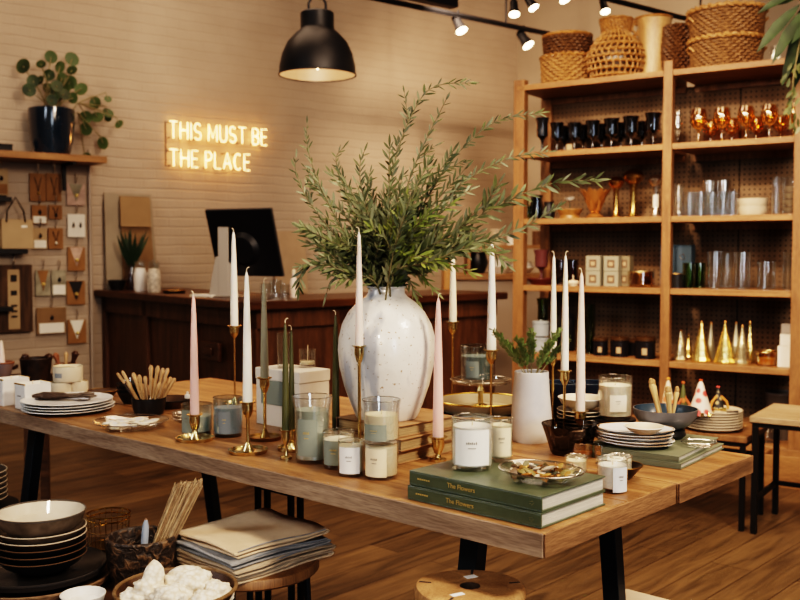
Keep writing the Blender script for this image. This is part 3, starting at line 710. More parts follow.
MB().box(xa-.02, xa+.02, DEP-.0025, DEP+.006, .02, SZ[0]-TH-.002).build('seam_light_block', black, shelf, False)  # black strip added to stop wall light leaking through the panel seam
class Sh:
    """a spot on shelf i on the sight line px; k = metres per photo pixel there"""
    def __init__(s, i, px, dy=.14):
        s.p = sloc(spx(px, dy), dy, SZ[i]+.0005); s.k = s.p.y/F
def goblet(name, label, p, k, w, h, m, group=None, style='round', kinds=None):
    r = w/2*k; hh = h*k; rf = r*.75
    if style == 'round': pr = [(r*.35, .42), (r*.8, .50), (r, .68), (r*.92, .86), (r*.72, 1)]
    elif style == 'tulip': pr = [(r*.25, .40), (r*.78, .48), (r*.82, .62), (r*.80, .82), (r, 1)]
    elif style == 'flute': pr = [(r*.5, .3), (r*.8, .4), (r, .6), (r*.95, 1)]
    t = thing(name, label, 'goblet', p, 0, group)
    MB().lathe([(r_, z*hh) for r_, z in pr]+[(r_-.0015, z*hh) for r_, z in reversed(pr)]+[(0, pr[0][1]*hh+.004)], 20).build('bowl', m, t)
    MB().lathe([(0, .005), (r*.14, .006), (r*.2, hh*.2), (r*.12, hh*.28), (r*.18, hh*.34), (r*.34, pr[0][1]*hh)], 14).build('stem', m, t)
    MB().lathe([(0, 0), (rf, 0), (rf, .004), (r*.2, .012), (0, .012)], 20).build('foot', m, t)
    return t
# shelf 2, left: dark goblets
xs = [(541, 35, 14), (555.6, 29, 14), (573, 28, 14), (591, 29, 15), (609.6, 30, 16), (629, 31, 17), (651, 33, 17)]
for i, (px, h, w) in enumerate(xs):
    q = Sh(1, px, .13)
    goblet('dark_goblet', ('tall black ribbed goblet at the left end of the second shelf' if i == 0 else ORD[i]+' dark glass goblet counted from the left on the second shelf'), q.p, q.k, w, h, g_navy if i else mat('black glass', (.012, .012, .014), .12), 'dark goblets in the front row', 'tulip')
for i, px in enumerate((563, 582, 600, 619, 640)):
    q = Sh(1, px, .30)
    goblet('dark_goblet', 'dark glass goblet half hidden in the back row of the second shelf', q.p, q.k, 15, 28, g_navy, 'dark goblets in the back row', 'tulip')
q = Sh(1, 568, .02); simple('price_card', 'small tan card standing among the dark goblets', 'card', q.p, [('card_face', MB().box(-.018, .018, -.002, .002, 0, .035), kraft_lt), ('card_foot', MB().box(-.014, .014, -.002, .014, 0, .003), kraft_lt)], angS)
q = Sh(1, 675, .12); goblet('champagne_flute', 'slim clear flute with a beaded stem beside the middle post', q.p, q.k, 10, 32, g_thick, None, 'flute')
for i, px in enumerate((696, 719, 743, 766, 790)):
    q = Sh(1, px, .12); goblet('amber_goblet', ORD[i]+' round amber goblet from the middle post in the front row', q.p, q.k, 17, 34-0*i, g_amber, 'amber goblets in the front row')
for i, px in enumerate((708, 729, 753, 777)):
    q = Sh(1, px, .30); goblet('amber_goblet', 'amber goblet partly hidden behind the front row of amber goblets', q.p, q.k, 16, 26, g_amber, 'amber goblets in the back row')
# shelf 3, left
for (px, dy, r, h, m_, lb) in ((523, .18, 7, 20, g_green, 'green glass vase behind the olive leaves on the third shelf'), (536, .22, 8, 24, g_navy, 'dark glass vase at the left of the third shelf'), (548, .15, 6.5, 17, cer_black, 'black ceramic pot behind the olive leaves on the third shelf')):
    q = Sh(2, px, dy); k = q.k
    simple('small_vase', lb, 'vase', q.p, [('vase_body', MB().lathe([(0, 0), (r*.8*k, 0), (r*k, h*.4*k), (r*.7*k, h*.8*k), (r*.8*k, h*k), (r*.74*k, h*k), (r*.6*k, h*.8*k), (r*.9*k, h*.4*k), (0, .006)], 22), m_), ('rim', MB().ring(r*.77*k, .003, h*k), m_)])
q = Sh(2, 569, .10); k = q.k
simple('wooden_dish', 'shallow honey wood dish under the white flower on the third shelf', 'dish', q.p, [('dish_body', MB().lathe(bowlprof(12.5*k, 9*k, .8, .01), 26), wick_honey), ('rim', MB().ring(12*k, .004, 9*k), w_shelf)])
fm = MB(); gm = MB()
for i in range(14):
    a = R.uniform(0, 2*PI); fm.leaf((0, 0, .10), (math.cos(a), math.sin(a), R.uniform(.1, .9)), (0, 0, 1), .05, .022, .1)
for i in range(8):
    a = R.uniform(0, 2*PI); gm.leaf((0, 0, .02), (math.cos(a), math.sin(a), R.uniform(.3, 1)), (0, 0, 1), .07, .015, .1)
gm.tube([(0, 0, -.0), (0, 0, .1)], .003, 6)
t = thing('white_flower', 'small white flower with green leaves standing in the wooden dish', 'flower', q.p+Vector((0, 0, .012))); fm.build('petals', cer_white, t); gm.build('leaves', fern_leaf, t)
q = Sh(2, 594, .12); k = q.k; cm = MB()
for i in range(9):
    a = 2*PI*i/9; cm.leaf((0, 0, .004), (math.cos(a)*.62, math.sin(a)*.62, 1.3), (math.cos(a), math.sin(a), -.5), 34*k, 15*k, -.10, -.3)
t = thing('petal_bowl', 'amber petal-shaped open bowl beside the tall brass candle holders', 'bowl', q.p); cm.build('petals', mat('copper glass', (.42, .20, .07), .15, .5), t); MB().lathe([(0, 0), (8*k, 0), (9*k, .01), (5*k, .03), (0, .03)], 20).build('base', mat('copper glass', (0, 0, 0)), t)
def mushroom(px, hb, w, m_, lb, dy, label_card=False):
    q = Sh(2, px, dy); k = q.k; h = hb*k; r = w/2*k
    t = thing('globe_holder', lb, 'candle holder', q.p)
    MB().lathe([(r*.72*math.cos(math.radians(a)) if abs(a) < 89 else 0, h-r*.8+r*.8*math.sin(math.radians(a))*1.0) for a in ()] or [(0, h-1.7*r), (r*.62, h-1.6*r), (r*1.08, h-1.05*r), (r*1.15, h-.7*r), (r*.85, h-.2*r), (r*.4, h-.03*r), (0, h)], 24).build('globe', m_, t)
    MB().lathe([(r*.6, .012), (r*.42, .03), (r*.36, h*.3), (r*.36, h*.62), (r*.5, h-1.6*r)], 18).build('stem', m_, t)
    MB().lathe([(0, 0), (r*.75, 0), (r*.78, .01), (r*.5, .016), (0, .016)], 20).build('base', m_, t)
    if label_card: MB().patch(r*.45, facing(q.p)-1, facing(q.p)+1, h*.22, h*.52).build('paper_label', card, t)
mushroom(615, 41, 14, mat('amber brass', (.55, .33, .12), .2, 1), 'amber globe holder, shorter of the pair left of the middle post', .14)
mushroom(632, 48, 18, mat('dark brass', (.42, .27, .10), .22, 1), 'dark brass globe holder, taller of the pair left of the middle post', .16)
mushroom(654.5, 42, 14, silver, 'silver globe holder with a white paper label by the middle post', .10, True)
# shelf 3, right
q = Sh(2, 677, .14); k = q.k
simple('glass_carafe', 'tall clear ribbed carafe just right of the middle post', 'carafe', q.p, [('carafe_body', MB().lathe([(0, 0), (6*k, 0), (6*k, .02), (4*k, 12*k), (4.5*k, 24*k), (6*k, 31*k), (5.5*k, 31*k), (3.8*k, 22*k), (3.4*k, 12*k), (0, .01)], 20), g_thick), ('rim', MB().ring(6*k, .002, 31*k), g_thick)])
def tumbler(i, px, dy, w, h, lb, group, m_=None, name='glass_tumbler', cat='glass'):
    q = Sh(i, px, dy); k = q.k; r = w/2*k
    t = thing(name, lb, cat, q.p, 0, group)
    MB().lathe([(r*.95, 0), (r, h*k), (r-.002, h*k), (r*.93, .008)], 22).build('glass_wall', m_ or g_thick, t)
    MB().lathe([(0, 0), (r*.95, 0), (r*.93, .008), (0, .01)], 22).build('glass_base', m_ or g_thick, t)
    return t
for i, px in enumerate((688, 699, 710, 721, 731)): tumbler(2, px, .10, 11, 24, ORD[i]+' clear tumbler from the left in the front row above the dark blue boxes', 'clear tumblers in the front row')
for i, px in enumerate((694, 705, 716, 726)): tumbler(2, px, .24, 11, 24, 'clear tumbler in the row behind on the third shelf', 'clear tumblers in the back row')
for px, lb in ((707, 'silver-topped glass jar behind the tumblers, nearer the middle post'), (722, 'silver-topped glass jar behind the tumblers, nearer the cream bowls')):
    q = Sh(2, px, .33); k = q.k
    simple('lidded_jar', lb, 'jar', q.p, [('jar_body', MB().lathe([(0, 0), (6*k, 0), (6*k, 22*k), (5*k, 25*k), (0, 25*k)], 20), g_thick), ('lid', MB().lathe([(6.4*k, 25*k), (6.6*k, 36*k), (5*k, 37*k), (0, 37.5*k)], 20), silver)])
for j in range(2):
    q = Sh(2, 751, .14); k = q.k; t = dup(t0, q.p+Vector((0, 0, 8*k*j)), 0, 'upper cream bowl of the pair stacked on the third shelf') if j else simple('cream_bowl', 'lower cream bowl of the pair stacked on the third shelf', 'bowl', q.p, [('bowl_body', MB().lathe([(0, 0), (12.5*k, 0), (14*k, 3*k), (14.6*k, 8*k), (14*k, 8*k), (13*k, 3*k), (0, 1.5*k)], 30), cer_cream), ('rim', MB().ring(14.3*k, .0025, 8*k, 32), cer_cream)])
    t0 = t
tumbler(2, 774, .10, 8, 37, 'slim tall clear glass near the right post of the third shelf', None)
tumbler(2, 788, .12, 16, 37, 'wide clear cylinder holding little cream dishes by the right post', None, None, 'glass_cylinder', 'glass cylinder')
q = Sh(2, 788, .12); k = q.k
for j in range(4):
    simple('little_dish', ORD[j]+' little cream dish from the bottom inside the clear cylinder', 'dish', q.p+Vector((0, 0, .014+j*7*k)), [('dish_body', MB().lathe([(0, 0), (3*k, 0), (6.5*k, 4*k), (6*k, 4*k), (3*k, 1*k), (0, 1*k)], 20), cer_cream)])
# shelf 4, left
for (px, dy, lb) in ((541, .12, 'plum glass goblet standing on the plum plate'),):
    q = Sh(3, px, dy); k = q.k
    simple('plum_plate', 'round plum-coloured plate at the left of the fourth shelf', 'plate', q.p, [('plate_body', MB().lathe([(0, 0), (9*k, 0), (14.5*k, 6*k), (14*k, 6*k), (9*k, 2*k), (0, 2*k)], 28), mat('plum ceramic', (.10, .025, .018), .3)), ('rim', MB().ring(14.3*k, .003, 6*k, 28), mat('plum ceramic', (0,)*3))])
    goblet('plum_goblet', lb, q.p+Vector((0, 0, 2*k+.001)), k, 16, 33, mat('plum glass solid', (.10, .04, .04), .15, 0, coat=.5), None, 'tulip')
for px, lb in ((560, 'rose glass tumbler behind the tall tapers on the fourth shelf'), (572, 'rose glass tumbler nearer the stacked candle boxes')):
    tumbler(3, px, .22, 12, 25, lb, None, g_rose)
q = Sh(3, 573, .08); k = q.k
simple('candle_dish', 'small ivory candle in a low dish left of the candle boxes', 'candle', q.p, [('dish', MB().lathe(bowlprof(7*k, 4*k, .6), 20), w_ivory), ('wax', MB().lathe([(0, 1*k), (5*k, 1*k), (5*k, 5*k), (0, 5.5*k)], 20), w_ivory), ('wick', MB().tube([(0, 0, 5*k), (0, 0, 11*k)], .003, 6), wickm)])
def cbox(px, dy, j, lb, w=17, h=15, m_=card):
    q = Sh(3, px, dy); k = q.k; a = w/2*k*.9; t = thing('candle_box', lb, 'candle box', q.p+Vector((0, 0, j*(h+.4)*k)), angS, 'pale candle boxes stacked on the fourth shelf')
    MB().box(-a, a, 0, 2*a, 0, h*k).build('carton', m_, t, False, .002)
    MB().box(-a*.5, a*.5, -.002, -.0003, h*k*.22, h*k*.75).build('box_label', mat('brown label', (.13, .08, .05), .7), t, False)
    MB().box(-a*.28, a*.28, -.003, -.0021, h*k*.35, h*k*.6).build('label_mark', kraft_lt, t, False)
gbox = mat('pale sage carton', (.27, .26, .20), .7)
cbox(592.5, .08, 0, 'pale candle box, bottom left of the block of boxes', m_=gbox); cbox(592.5, .08, 1, 'pale candle box, top left of the block of boxes', m_=gbox)
cbox(610.5, .08, 0, 'pale candle box, bottom middle of the block of boxes', m_=gbox); cbox(610.5, .08, 1, 'pale candle box, top middle of the block of boxes', m_=gbox)
gb2 = mat('tan carton', (.20, .17, .11), .7)
cbox(624, .14, 0, 'tan candle box, bottom right of the block of boxes', 12, 15, gb2); cbox(624, .14, 1, 'tan candle box, top right of the block of boxes', 12, 15, gb2)
q = Sh(3, 641, .12); k = q.k
simple('golden_bowl', 'round golden glass bowl with a silver middle beside the middle post', 'bowl', q.p, [('bowl_body', MB().lathe([(0, 0), (10*k, 0), (13*k, 3*k), (13*k, 15*k), (12.3*k, 15*k), (12*k, 3*k), (0, 1.5*k)], 28), g_gold), ('rim', MB().ring(12.7*k, .004, 15*k, 28), brass), ('inner_cup', MB().lathe([(0, 2*k), (9*k, 2*k), (9*k, 11*k), (0, 11*k)], 24), silver)])
# shelf 4, right
nav = mat('navy box', (.05, .085, .12), .5)
for px, lb in ((668, 'dark blue box standing against the middle post on the fourth shelf'), (682, 'dark blue box with a pale emblem left of the green glasses')):
    q = Sh(3, px, .24); k = q.k; t = thing('blue_box', lb, 'box', q.p, angS)
    MB().box(-8.5*k, 8.5*k, 0, .08, 0, 42*k).build('carton', nav, t, False, .002); MB().box(-8.6*k, 8.6*k, -.002, .081, 0, 8*k).build('pale_base', mat('grey mauve', (.20, .15, .13), .6), t, False)
    em = MB().ring(2.5*k, .0015, 0, 14, 5).build('emblem', silver, t); em.rotation_euler = (PI/2, 0, 0); em.location = (0, -.002, 30*k)
q = Sh(3, 676, .08); k = q.k
simple('black_votive', 'short black votive holder in front of the dark blue boxes', 'candle holder', q.p, [('cup', MB().lathe([(0, 0), (8*k, 0), (8.5*k, 14*k), (7.6*k, 14*k), (7*k, 3*k), (0, 3*k)], 22), cer_black), ('rim', MB().ring(8*k, .002, 14*k), brass_dk)])
for px, dy, lb in ((689, .10, 'green tinted tumbler nearest the middle post'), (699, .18, 'green tinted tumbler next to the tall clear glasses')): tumbler(3, px, dy, 13, 25, lb, None, g_green)
for i, (px, w, h, lb) in enumerate(((715, 16, 37, 'tall clear cylinder right of the green tumblers'), (742, 17, 37, 'tall clear cylinder at the middle of the right bay'), (766, 19, 28, 'short wide clear glass on the fourth shelf'), (787, 10, 38, 'slim clear cylinder against the right post on the fourth shelf'), (726, 12, 35, 'slim clear glass between the two tall cylinders'))):
    tumbler(3, px, .12 if i != 4 else .22, w, h, lb, None, None, 'glass_cylinder', 'glass cylinder')
# shelf 5, left
def jarlid(name, label, p, r, h, m_, cat='jar', extra=None):
    t = thing(name, label, cat, p)
    MB().lathe([(0, 0), (r, 0), (r, h*.78), (r*.9, h*.82), (0, h*.82)], 24).build('jar_body', m_, t)
    MB().lathe([(r*1.04, h*.82), (r*1.04, h*.95), (r*.9, h), (r*.15, h), (r*.15, h*1.06), (0, h*1.08)], 24).build('lid', extra or m_, t); return t
q = Sh(4, 541, .12); k = q.k; jarlid('candle_jar', 'grey blue lidded jar, lower of the pair at the left of the fifth shelf', q.p, 8*k, 14*k, mat('grey blue glass jar', (.30, .34, .36), .2)); jarlid('candle_jar', 'grey blue lidded jar, upper of the pair at the left of the fifth shelf', q.p+Vector((0, 0, 15.5*k)), 8.5*k, 15*k, mat('grey blue glass jar', (0,)*3))
q = Sh(4, 543, .30); k = q.k; goblet('green_goblet', 'dark green goblet behind the grey blue jars', q.p, k, 13, 50, g_green, None, 'tulip')
q = Sh(4, 566, .26); k = q.k
simple('dark_bottle', 'dark bottle behind the white tapers on the fifth shelf', 'bottle', q.p, [('bottle_body', MB().lathe([(0, 0), (9*k, 0), (9*k, 32*k), (3*k, 40*k), (3*k, 50*k), (0, 50*k)], 20), cer_black), ('cap', MB().lathe([(3.5*k, 50*k), (3.5*k, 54*k), (0, 54*k)], 14), brass_dk)])
for px, h, lb in ((590, 50, 'tall green tinted glass behind the blush taper'), (583, 36, 'short green tinted glass beside the blush taper')): tumbler(4, px, .14, 11, h, lb, None, g_green, 'green_glass')
tin = mat('black tin', (.02, .018, .02), .25, .3)
for px, w, h, dy, lb in ((601, 15, 18, .1, 'small black lidded tin right of the green glasses'), (620, 18, 20, .1, 'black lidded tin in the middle of the fifth shelf'), (646, 20, 22, .08, 'black lidded tin with a tan mark beside the middle post'), (634, 14, 16, .22, 'black tin behind the two larger tins')):
    q = Sh(4, px, dy); k = q.k; t = jarlid('lidded_tin', lb, q.p, w/2*k, h*k, tin, 'tin', mat('brown lid', (.10, .055, .025), .3, .5))
    a = facing(q.p); MB().patch(w/2*k+.001, a-.35, a+.15, h*.2*k, h*.5*k, 5).build('tin_label', kraft_lt if dy < .2 else tin, t)
# shelf 5, right: golden cones
cone_g = mat('gold mercury glass', (.72, .52, .20), .22, .9, bump=.15, bscale=60)
cone_s = mat('grey mercury glass', (.50, .48, .36), .3, .7, bump=.15, bscale=60)
cone_w = mat('champagne glass', (.70, .58, .36), .22, .9, bump=.1, bscale=60)
for i, (px, h, w, dy, m_, lb) in enumerate(((681.6, 31, 13, .10, cone_w, 'short champagne-coloured cone tree, the one nearest the middle post'), (689, 25, 10, .24, cone_g, 'small gold cone tree tucked behind the first two'), (702, 41, 19, .10, cone_g, 'wide tall gold cone tree, second in the front row'),
        (711.6, 38, 10, .24, cone_s, 'slim greenish cone tree behind the second and third front ones'), (725.6, 43, 19, .09, cone_g, 'widest gold cone tree in the middle of the front row'), (736.6, 40, 11, .24, cone_s, 'slim grey cone tree behind the middle one'), (743, 40, 16, .09, cone_w, 'pale gold cone tree, fourth in the front row'), (750.5, 42, 10, .2, cone_g, 'slim gold cone tree, last of the row toward the amber glass'))):
    q = Sh(4, px, dy); k = q.k; r = w/2*k*1.12; t = thing('cone_tree', lb, 'decorative tree', q.p, R.random(), 'metallic cone trees on the fifth shelf')
    pr = [(0, 0), (r*.95, 0), (r, .01)]
    for j in range(1, 7): pr += [(r*(1-j/7.5)*1.03, h*k*j/7.4), (r*(1-j/7.5)*.96, h*k*j/7.4+.003)]
    pr += [(.006, h*k*.93)]
    MB().lathe(pr, 12).build('cone', m_, t, sharp=20); MB().lathe([(.006, h*k*.93), (.007, h*k*.97), (.003, h*k), (0, h*k)], 10).build('tip', mat('copper tip', (.70, .35, .12), .3, 1), t)
q = Sh(4, 768, .12); k = q.k
simple('amber_votive', 'wide pale amber glass votive at the right of the cone trees', 'candle holder', q.p, [('glass_wall', MB().lathe([(0, 0), (10*k, 0), (11*k, 2*k), (11*k, 14*k), (10.4*k, 14*k), (10.2*k, 2*k), (0, 1*k)], 24), g_gold), ('rim', MB().ring(10.8*k, .002, 14*k), brass), ('wax', MB().lathe([(0, 1.5*k), (9*k, 1.5*k), (9*k, 7*k), (0, 7*k)], 22), w_blush)])
for (px, z0, w, h, m_, lb) in ((786, 0, 14, 21, card, 'cream box, lowest of the stack beside the right post'), (787, 21.3, 12, 12, card, 'cream box, middle of the stack beside the right post'), (787.5, 33.6, 11, 10, mat('grey box', (.28, .26, .24), .7), 'grey box on top of the stack beside the right post')):
    q = Sh(4, px, .08); k = q.k; t = thing('small_carton', lb, 'box', q.p+Vector((0, 0, z0*k)), angS)
    MB().box(-w/2*k, w/2*k, 0, w*k*.8, 0, h*k*.85).build('carton', m_, t, False, .002); MB().box(-w/2*k-.001, w/2*k+.001, -.001, w*k*.8+.001, h*k*.85, h*k).build('lid', m_, t, False, .002)
# bottom shelf
q = Sh(5, 770, .12); k = q.k
goblet('clear_goblet', 'clear glass goblet on the bottom shelf behind the small metal table', q.p+Vector((0, 0, 0)), k, 20, 24, g_thick, None, 'tulip')
for px, lb in ((700, 'low wooden crate on the bottom shelf behind the plate table'), (785, 'low wooden crate on the bottom shelf by the right post')):
    q = Sh(5, px, .2 if px < 750 else .02); t = thing('wooden_crate', lb, 'crate', q.p if px < 750 else sloc(spx(770, -.2)+.0, -.32, 0.0), angS)
    hh = .09 if px < 750 else .17; MB().box(0, .3, 0, .012, 0, hh).box(0, .3, .18, .192, 0, hh).box(0, .012, .012, .18, 0, hh).box(.288, .3, .012, .18, 0, hh).build('sides', w_shelf, t, False, .002); MB().box(.012, .288, .012, .18, 0, .01).build('crate_floor', w_shelf, t, False)
q = Sh(5, 785, .30); k = q.k
simple('grey_planter', 'grey round planter low at the right end of the shelving', 'planter', q.p, [('planter_body', MB().lathe([(0, 0), (14*k, 0), (17*k, 46*k), (16*k, 46*k), (14*k, 4*k), (0, 4*k)], 24), mat('grey planter', (.10, .085, .075), .6)), ('rim', MB().ring(16.5*k, .006, 46*k), cer_grey)])

# ---- baskets on the top shelf ----
def woven(name, prof, m, parent, stakes=22, rows=None, amp=.006, wob=0):
    """wicker: weavers pushed in and out round the stakes"""
    zs = [p[1] for p in prof]; h = zs[-1]; rows = rows or max(6, int(h/.018)); mb = MB(); seg = stakes*4
    def rad(z):
        for (r0, z0), (r1, z1) in zip(prof, prof[1:]):
            if z <= z1: return r0+(r1-r0)*((z-z0)/(z1-z0) if z1 > z0 else 0)
        return prof[-1][0]
    for j in range(rows):
        z = zs[0]+(j+.5)*(h-zs[0])/rows; r0 = rad(z); ph = PI if j % 2 else 0
        mb.tube([((r0+amp*math.sin(stakes*2*PI*i/seg+ph))*math.cos(2*PI*i/seg), (r0+amp*math.sin(stakes*2*PI*i/seg+ph))*math.sin(2*PI*i/seg), z+.002*math.sin(i*.7+j)) for i in range(seg)], (h-zs[0])/rows*.52, 5, closed=True)
    return mb.build(name, m, parent)
q = Sh(0, 565, .2); k = q.k
t = thing('lidded_basket', 'tan woven basket with a dark banded lid at the left of the top shelf', 'basket', q.p)
woven('basket_body', [(23*k, 0), (24.5*k, 26*k)], wick_tan, t, 20, 9, .007); MB().lathe([(0, .005), (22*k, .005), (22*k, 25*k)], 24).build('inner_lining', wick_dk, t)
MB().tube([((25.5*k+.004*math.sin(i*1.6))*math.cos(2*PI*i/96), (25.5*k+.004*math.sin(i*1.6))*math.sin(2*PI*i/96), 27*k+.006*math.sin(i*1.6+1.5)) for i in range(96)], .011, 6, closed=True).build('braided_rim', wick_honey, t)
woven('lid', [(21*k, 28.5*k), (22*k, 36*k), (23*k, 47*k)], wick_dk, t, 26, 6, .004); MB().ring(23.5*k, .012, 48*k, 48).build('lid_rim', wick_honey, t); MB().lathe([(23*k, 47*k), (15*k, 49*k), (0, 50*k)], 28).build('lid_top', wick_dk, t)
q = Sh(0, 613, .17); k = q.k
t = thing('wicker_demijohn', 'round wicker bottle with an open net weave, narrow neck and loop handle', 'wicker bottle', q.p)
pf = [(22*k, 0), (27*k, 12*k), (28*k, 24*k), (22*k, 36*k), (15*k, 43*k), (13*k, 48*k), (15*k, 56*k), (14*k, 60*k)]
MB().lathe([(0, 0)]+[(r-.012, z) for r, z in pf], 32).build('glass_core', mat('dark core', (.05, .028, .012), .3), t)
for j in range(7):
    z = 3*k+j*6*k; r0 = next(a[0]+(b[0]-a[0])*(z-a[1])/(b[1]-a[1]) for a, b in zip(pf, pf[1:]) if a[1] <= z <= b[1])
    MB().tube([((r0+.004*math.sin(i*2.2))*math.cos(2*PI*i/80), (r0+.004*math.sin(i*2.2))*math.sin(2*PI*i/80), z+.004*math.sin(i*2.2+1)) for i in range(80)], .0095, 6, closed=True).build('weave_band', wick_honey, t)
stk = MB()
for j in range(26):
    a = 2*PI*j/26; stk.tube([(r*math.cos(a+.1*math.sin(z*30)), r*math.sin(a+.1*math.sin(z*30)), z) for r, z in pf], .006, 5)
stk.build('stakes', wick_tan, t)
woven('neck_wrap', [(13.5*k, 44*k), (13.5*k, 50*k), (16*k, 60*k)], wick_honey, t, 18, 7, .003)
MB().tube([(14*k, 0, 56*k), (22*k, 0, 58*k), (24*k, 0, 52*k), (21*k, 0, 46*k), (16*k, 0, 42*k)], .010, 8).build('loop_handle', wick_honey, t)
q = Sh(0, 650, .30); k = q.k
t = thing('wooden_urn', 'smooth pale wooden urn with a dark rim and small handle', 'urn', q.p)
MB().lathe([(0, 0), (16*k, 0), (15.5*k, 15*k), (15*k, 35*k), (16*k, 52*k), (18*k, 60*k), (17*k, 60*k), (14*k, 50*k), (0, 48*k)], 28, wob=.015).build('urn_body', wood('pale urn wood', (.34, .20, .085), (.52, .345, .17), 2, 1.6, .35), t)
MB().ring(17.5*k, .008, 60*k, 36).build('rim', wick_honey, t)
MB().tube([(-15*k, 0, 54*k), (-21*k, -.02, 54*k), (-22*k, -.02, 48*k), (-15*k, 0, 44*k)], .008, 8).build('handle', wick_tan, t)
q = Sh(0, 675, .27); k = q.k
t = thing('dark_basket', 'narrow dark wicker basket between the pale urn and the big round basket', 'basket', q.p)
woven('basket_body', [(13*k, 0), (15*k, 25*k), (13*k, 50*k)], wick_dk, t, 16, 16, .008); MB().lathe([(0, .005), (12*k, .005), (13*k, 25*k), (12*k, 50*k), (0, 50*k)], 20).build('inner_lining', mat('dark core', (0,)*3), t)
q = Sh(0, 722, .21); k = q.k
big = []
for j, (lb, z0, r, hh) in enumerate((('large round wicker basket with a braided rim, lower of the stacked pair', 0, 33.5, 28), ('large round wicker basket with a braided rim, upper of the stacked pair', 29.5, 34.5, 27))):
    t = thing('round_basket', lb, 'basket', q.p+Vector((0, 0, z0*k)), 0, 'stacked round baskets')
    woven('basket_body', [(r*.96*k, 0), (r*k, hh*k)], mat('brown wicker', (.24, .135, .06), .55, var=.5, scale=60), t, 30, 10, .005)
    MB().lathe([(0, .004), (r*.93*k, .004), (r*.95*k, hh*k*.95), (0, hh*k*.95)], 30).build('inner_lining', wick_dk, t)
    for q_ in (0,): MB().tube([((r*1.06*k+.005*math.sin(i*1.5))*math.cos(2*PI*i/120), (r*1.06*k+.005*math.sin(i*1.5))*math.sin(2*PI*i/120), hh*k+.006*math.sin(i*1.5+1.5)) for i in range(120)], .012, 6, closed=True).build('braided_rim', wick_tan, t)
    for s_ in (-1, 1): MB().tube([(s_*r*1.0*k, -.04, hh*.6*k), (s_*(r+4)*k, -.03, hh*.75*k), (s_*(r+4)*k, .03, hh*.75*k), (s_*r*1.0*k, .04, hh*.6*k)], .008, 6).build('side_handle', wick_tan, t)
q = Sh(0, 771, .2); k = q.k
simple('tealight_glass', 'small bright faceted glass at the right end of the top shelf', 'candle holder', q.p, [('glass_cup', MB().lathe([(0, 0), (3*k, 0), (6*k, 13*k), (5*k, 18*k), (4.5*k, 18*k), (0, 2*k)], 8), g_thick), ('flame_core', MB().lathe([(0, 2*k), (2.5*k, 4*k), (3.5*k, 10*k), (0, 14*k)], 8), mat('lit core', (1, .9, .7), .5, emit=(1, .8, .55), es=4))])
# ---- hanging plant at the right edge ----
hp = atd(822, -4, 5.0)
t = thing('hanging_plant', 'hanging plant with long dark green drooping leaves at the upper right corner', 'plant', hp)
lm = MB(); sm = MB(); lm2 = MB()
def tl(px, py, d=0): return atd(px, py, 5.0+d)-hp
for (a, b, w_, d1) in (((800, -4), (762, 22), 9, .05), ((800, 10), (766, 58), 13, 0), ((806, 14), (780, 68), 13, -.05), ((810, 20), (788, 88), 14, .02), ((800, 2), (775, 12), 9, .08), ((815, 30), (798, 92), 12, .06), ((806, 8), (790, 60), 10, .1), ((830, 10), (800, 50), 14, -.1), ((835, 30), (812, 100), 14, 0), ((840, 0), (850, 60), 14, .05), ((825, 5), (826, 80), 14, -.06)):
    A0 = tl(*a); B0 = tl(*b, d1); dvv = B0-A0; lm.leaf(A0+Vector((0, 0, .03)), (dvv.x, dvv.y, dvv.z*.8+.1*dvv.length), (-.5, -.8, .3), dvv.length*1.05, w_*5/F*1.0, .16, .25)
    sm.tube([(0, 0, .05), A0*.6+Vector((0, 0, .06)), A0+Vector((0, 0, .03))], .004, 5)
for i in range(26):
    px = 788+R.uniform(-3, 14); py = 60+i*2.6+R.uniform(-3, 3); p_ = tl(px, py, R.uniform(-.03, .03)); lm2.leaf(p_, (R.uniform(-1, .6), R.uniform(-.3, .3), -1), (0, -1, .2), .05, .018, .2)
sm.tube([(.0, 0, 0), tl(800, 40), tl(793, 80), tl(790, 125)], .003, 5)
lm.build('long_leaves', fern_leaf, t); lm2.build('trailing_leaves', olive_leaf, t); sm.build('stems', stem_m, t)
t2 = thing('hanging_pot', 'hanging planter pot of the drooping plant', 'plant pot', hp+Vector((.02, .02, -.02)))
MB().lathe([(0, -.02), (.09, -.02), (.12, .1), (.11, .1), (.08, .0), (0, .0)], 24).build('pot_body', cer_black, t2)
MB().tube([(-.1, 0, .1), (0, 0, .5), (0, 0, CEIL-hp.z)], .003, 6).tube([(.1, 0, .1), (0, 0, .5)], .003, 6).build('hanging_cord', iron, t2)

# ---- low metal tables at the right ----
def frametable(name, lb, zt, d, fx0, L_, Wd, th, top_m, cat='table', legs=.02, stretcher=None):
    """origin = front-left corner; runs along the shelves"""
    c = atd(fx0, 430, d); t = thing(name, lb, cat, (c.x, c.y, 0), angS)
    MB().box(-.01, L_+.01, -.01, Wd+.01, zt-th, zt).build('table_top', top_m, t, False, .004)
    for x in (0, L_-legs):
        for y in (0, Wd-legs): MB().box(x, x+legs, y, y+legs, 0, zt-th-.02).build('leg', iron, t, False)
    MB().box(0, L_, 0, legs, zt-th-.02, zt-th).box(0, L_, Wd-legs, Wd, zt-th-.02, zt-th).box(0, legs, legs, Wd-legs, zt-th-.02, zt-th).box(L_-legs, L_, legs, Wd-legs, zt-th-.02, zt-th).build('top_frame', iron, t, False)
    if stretcher: MB().box(0, legs, legs, Wd-legs, stretcher, stretcher+.02).box(legs, L_, Wd-legs, Wd, stretcher, stretcher+.02).build('stretcher', iron, t, False)
    return t
dlt = 4.31; zlt = zof(437, dlt); c1 = atd(744, 437, dlt)
c1 = Vector((atd(745, 430, dlt).x, dlt)); c0 = c1-SX*.62
lowt = thing('low_table', 'low wooden-topped black metal table carrying the plates and cone trees', 'table', (c0.x, c0.y, 0), angS)
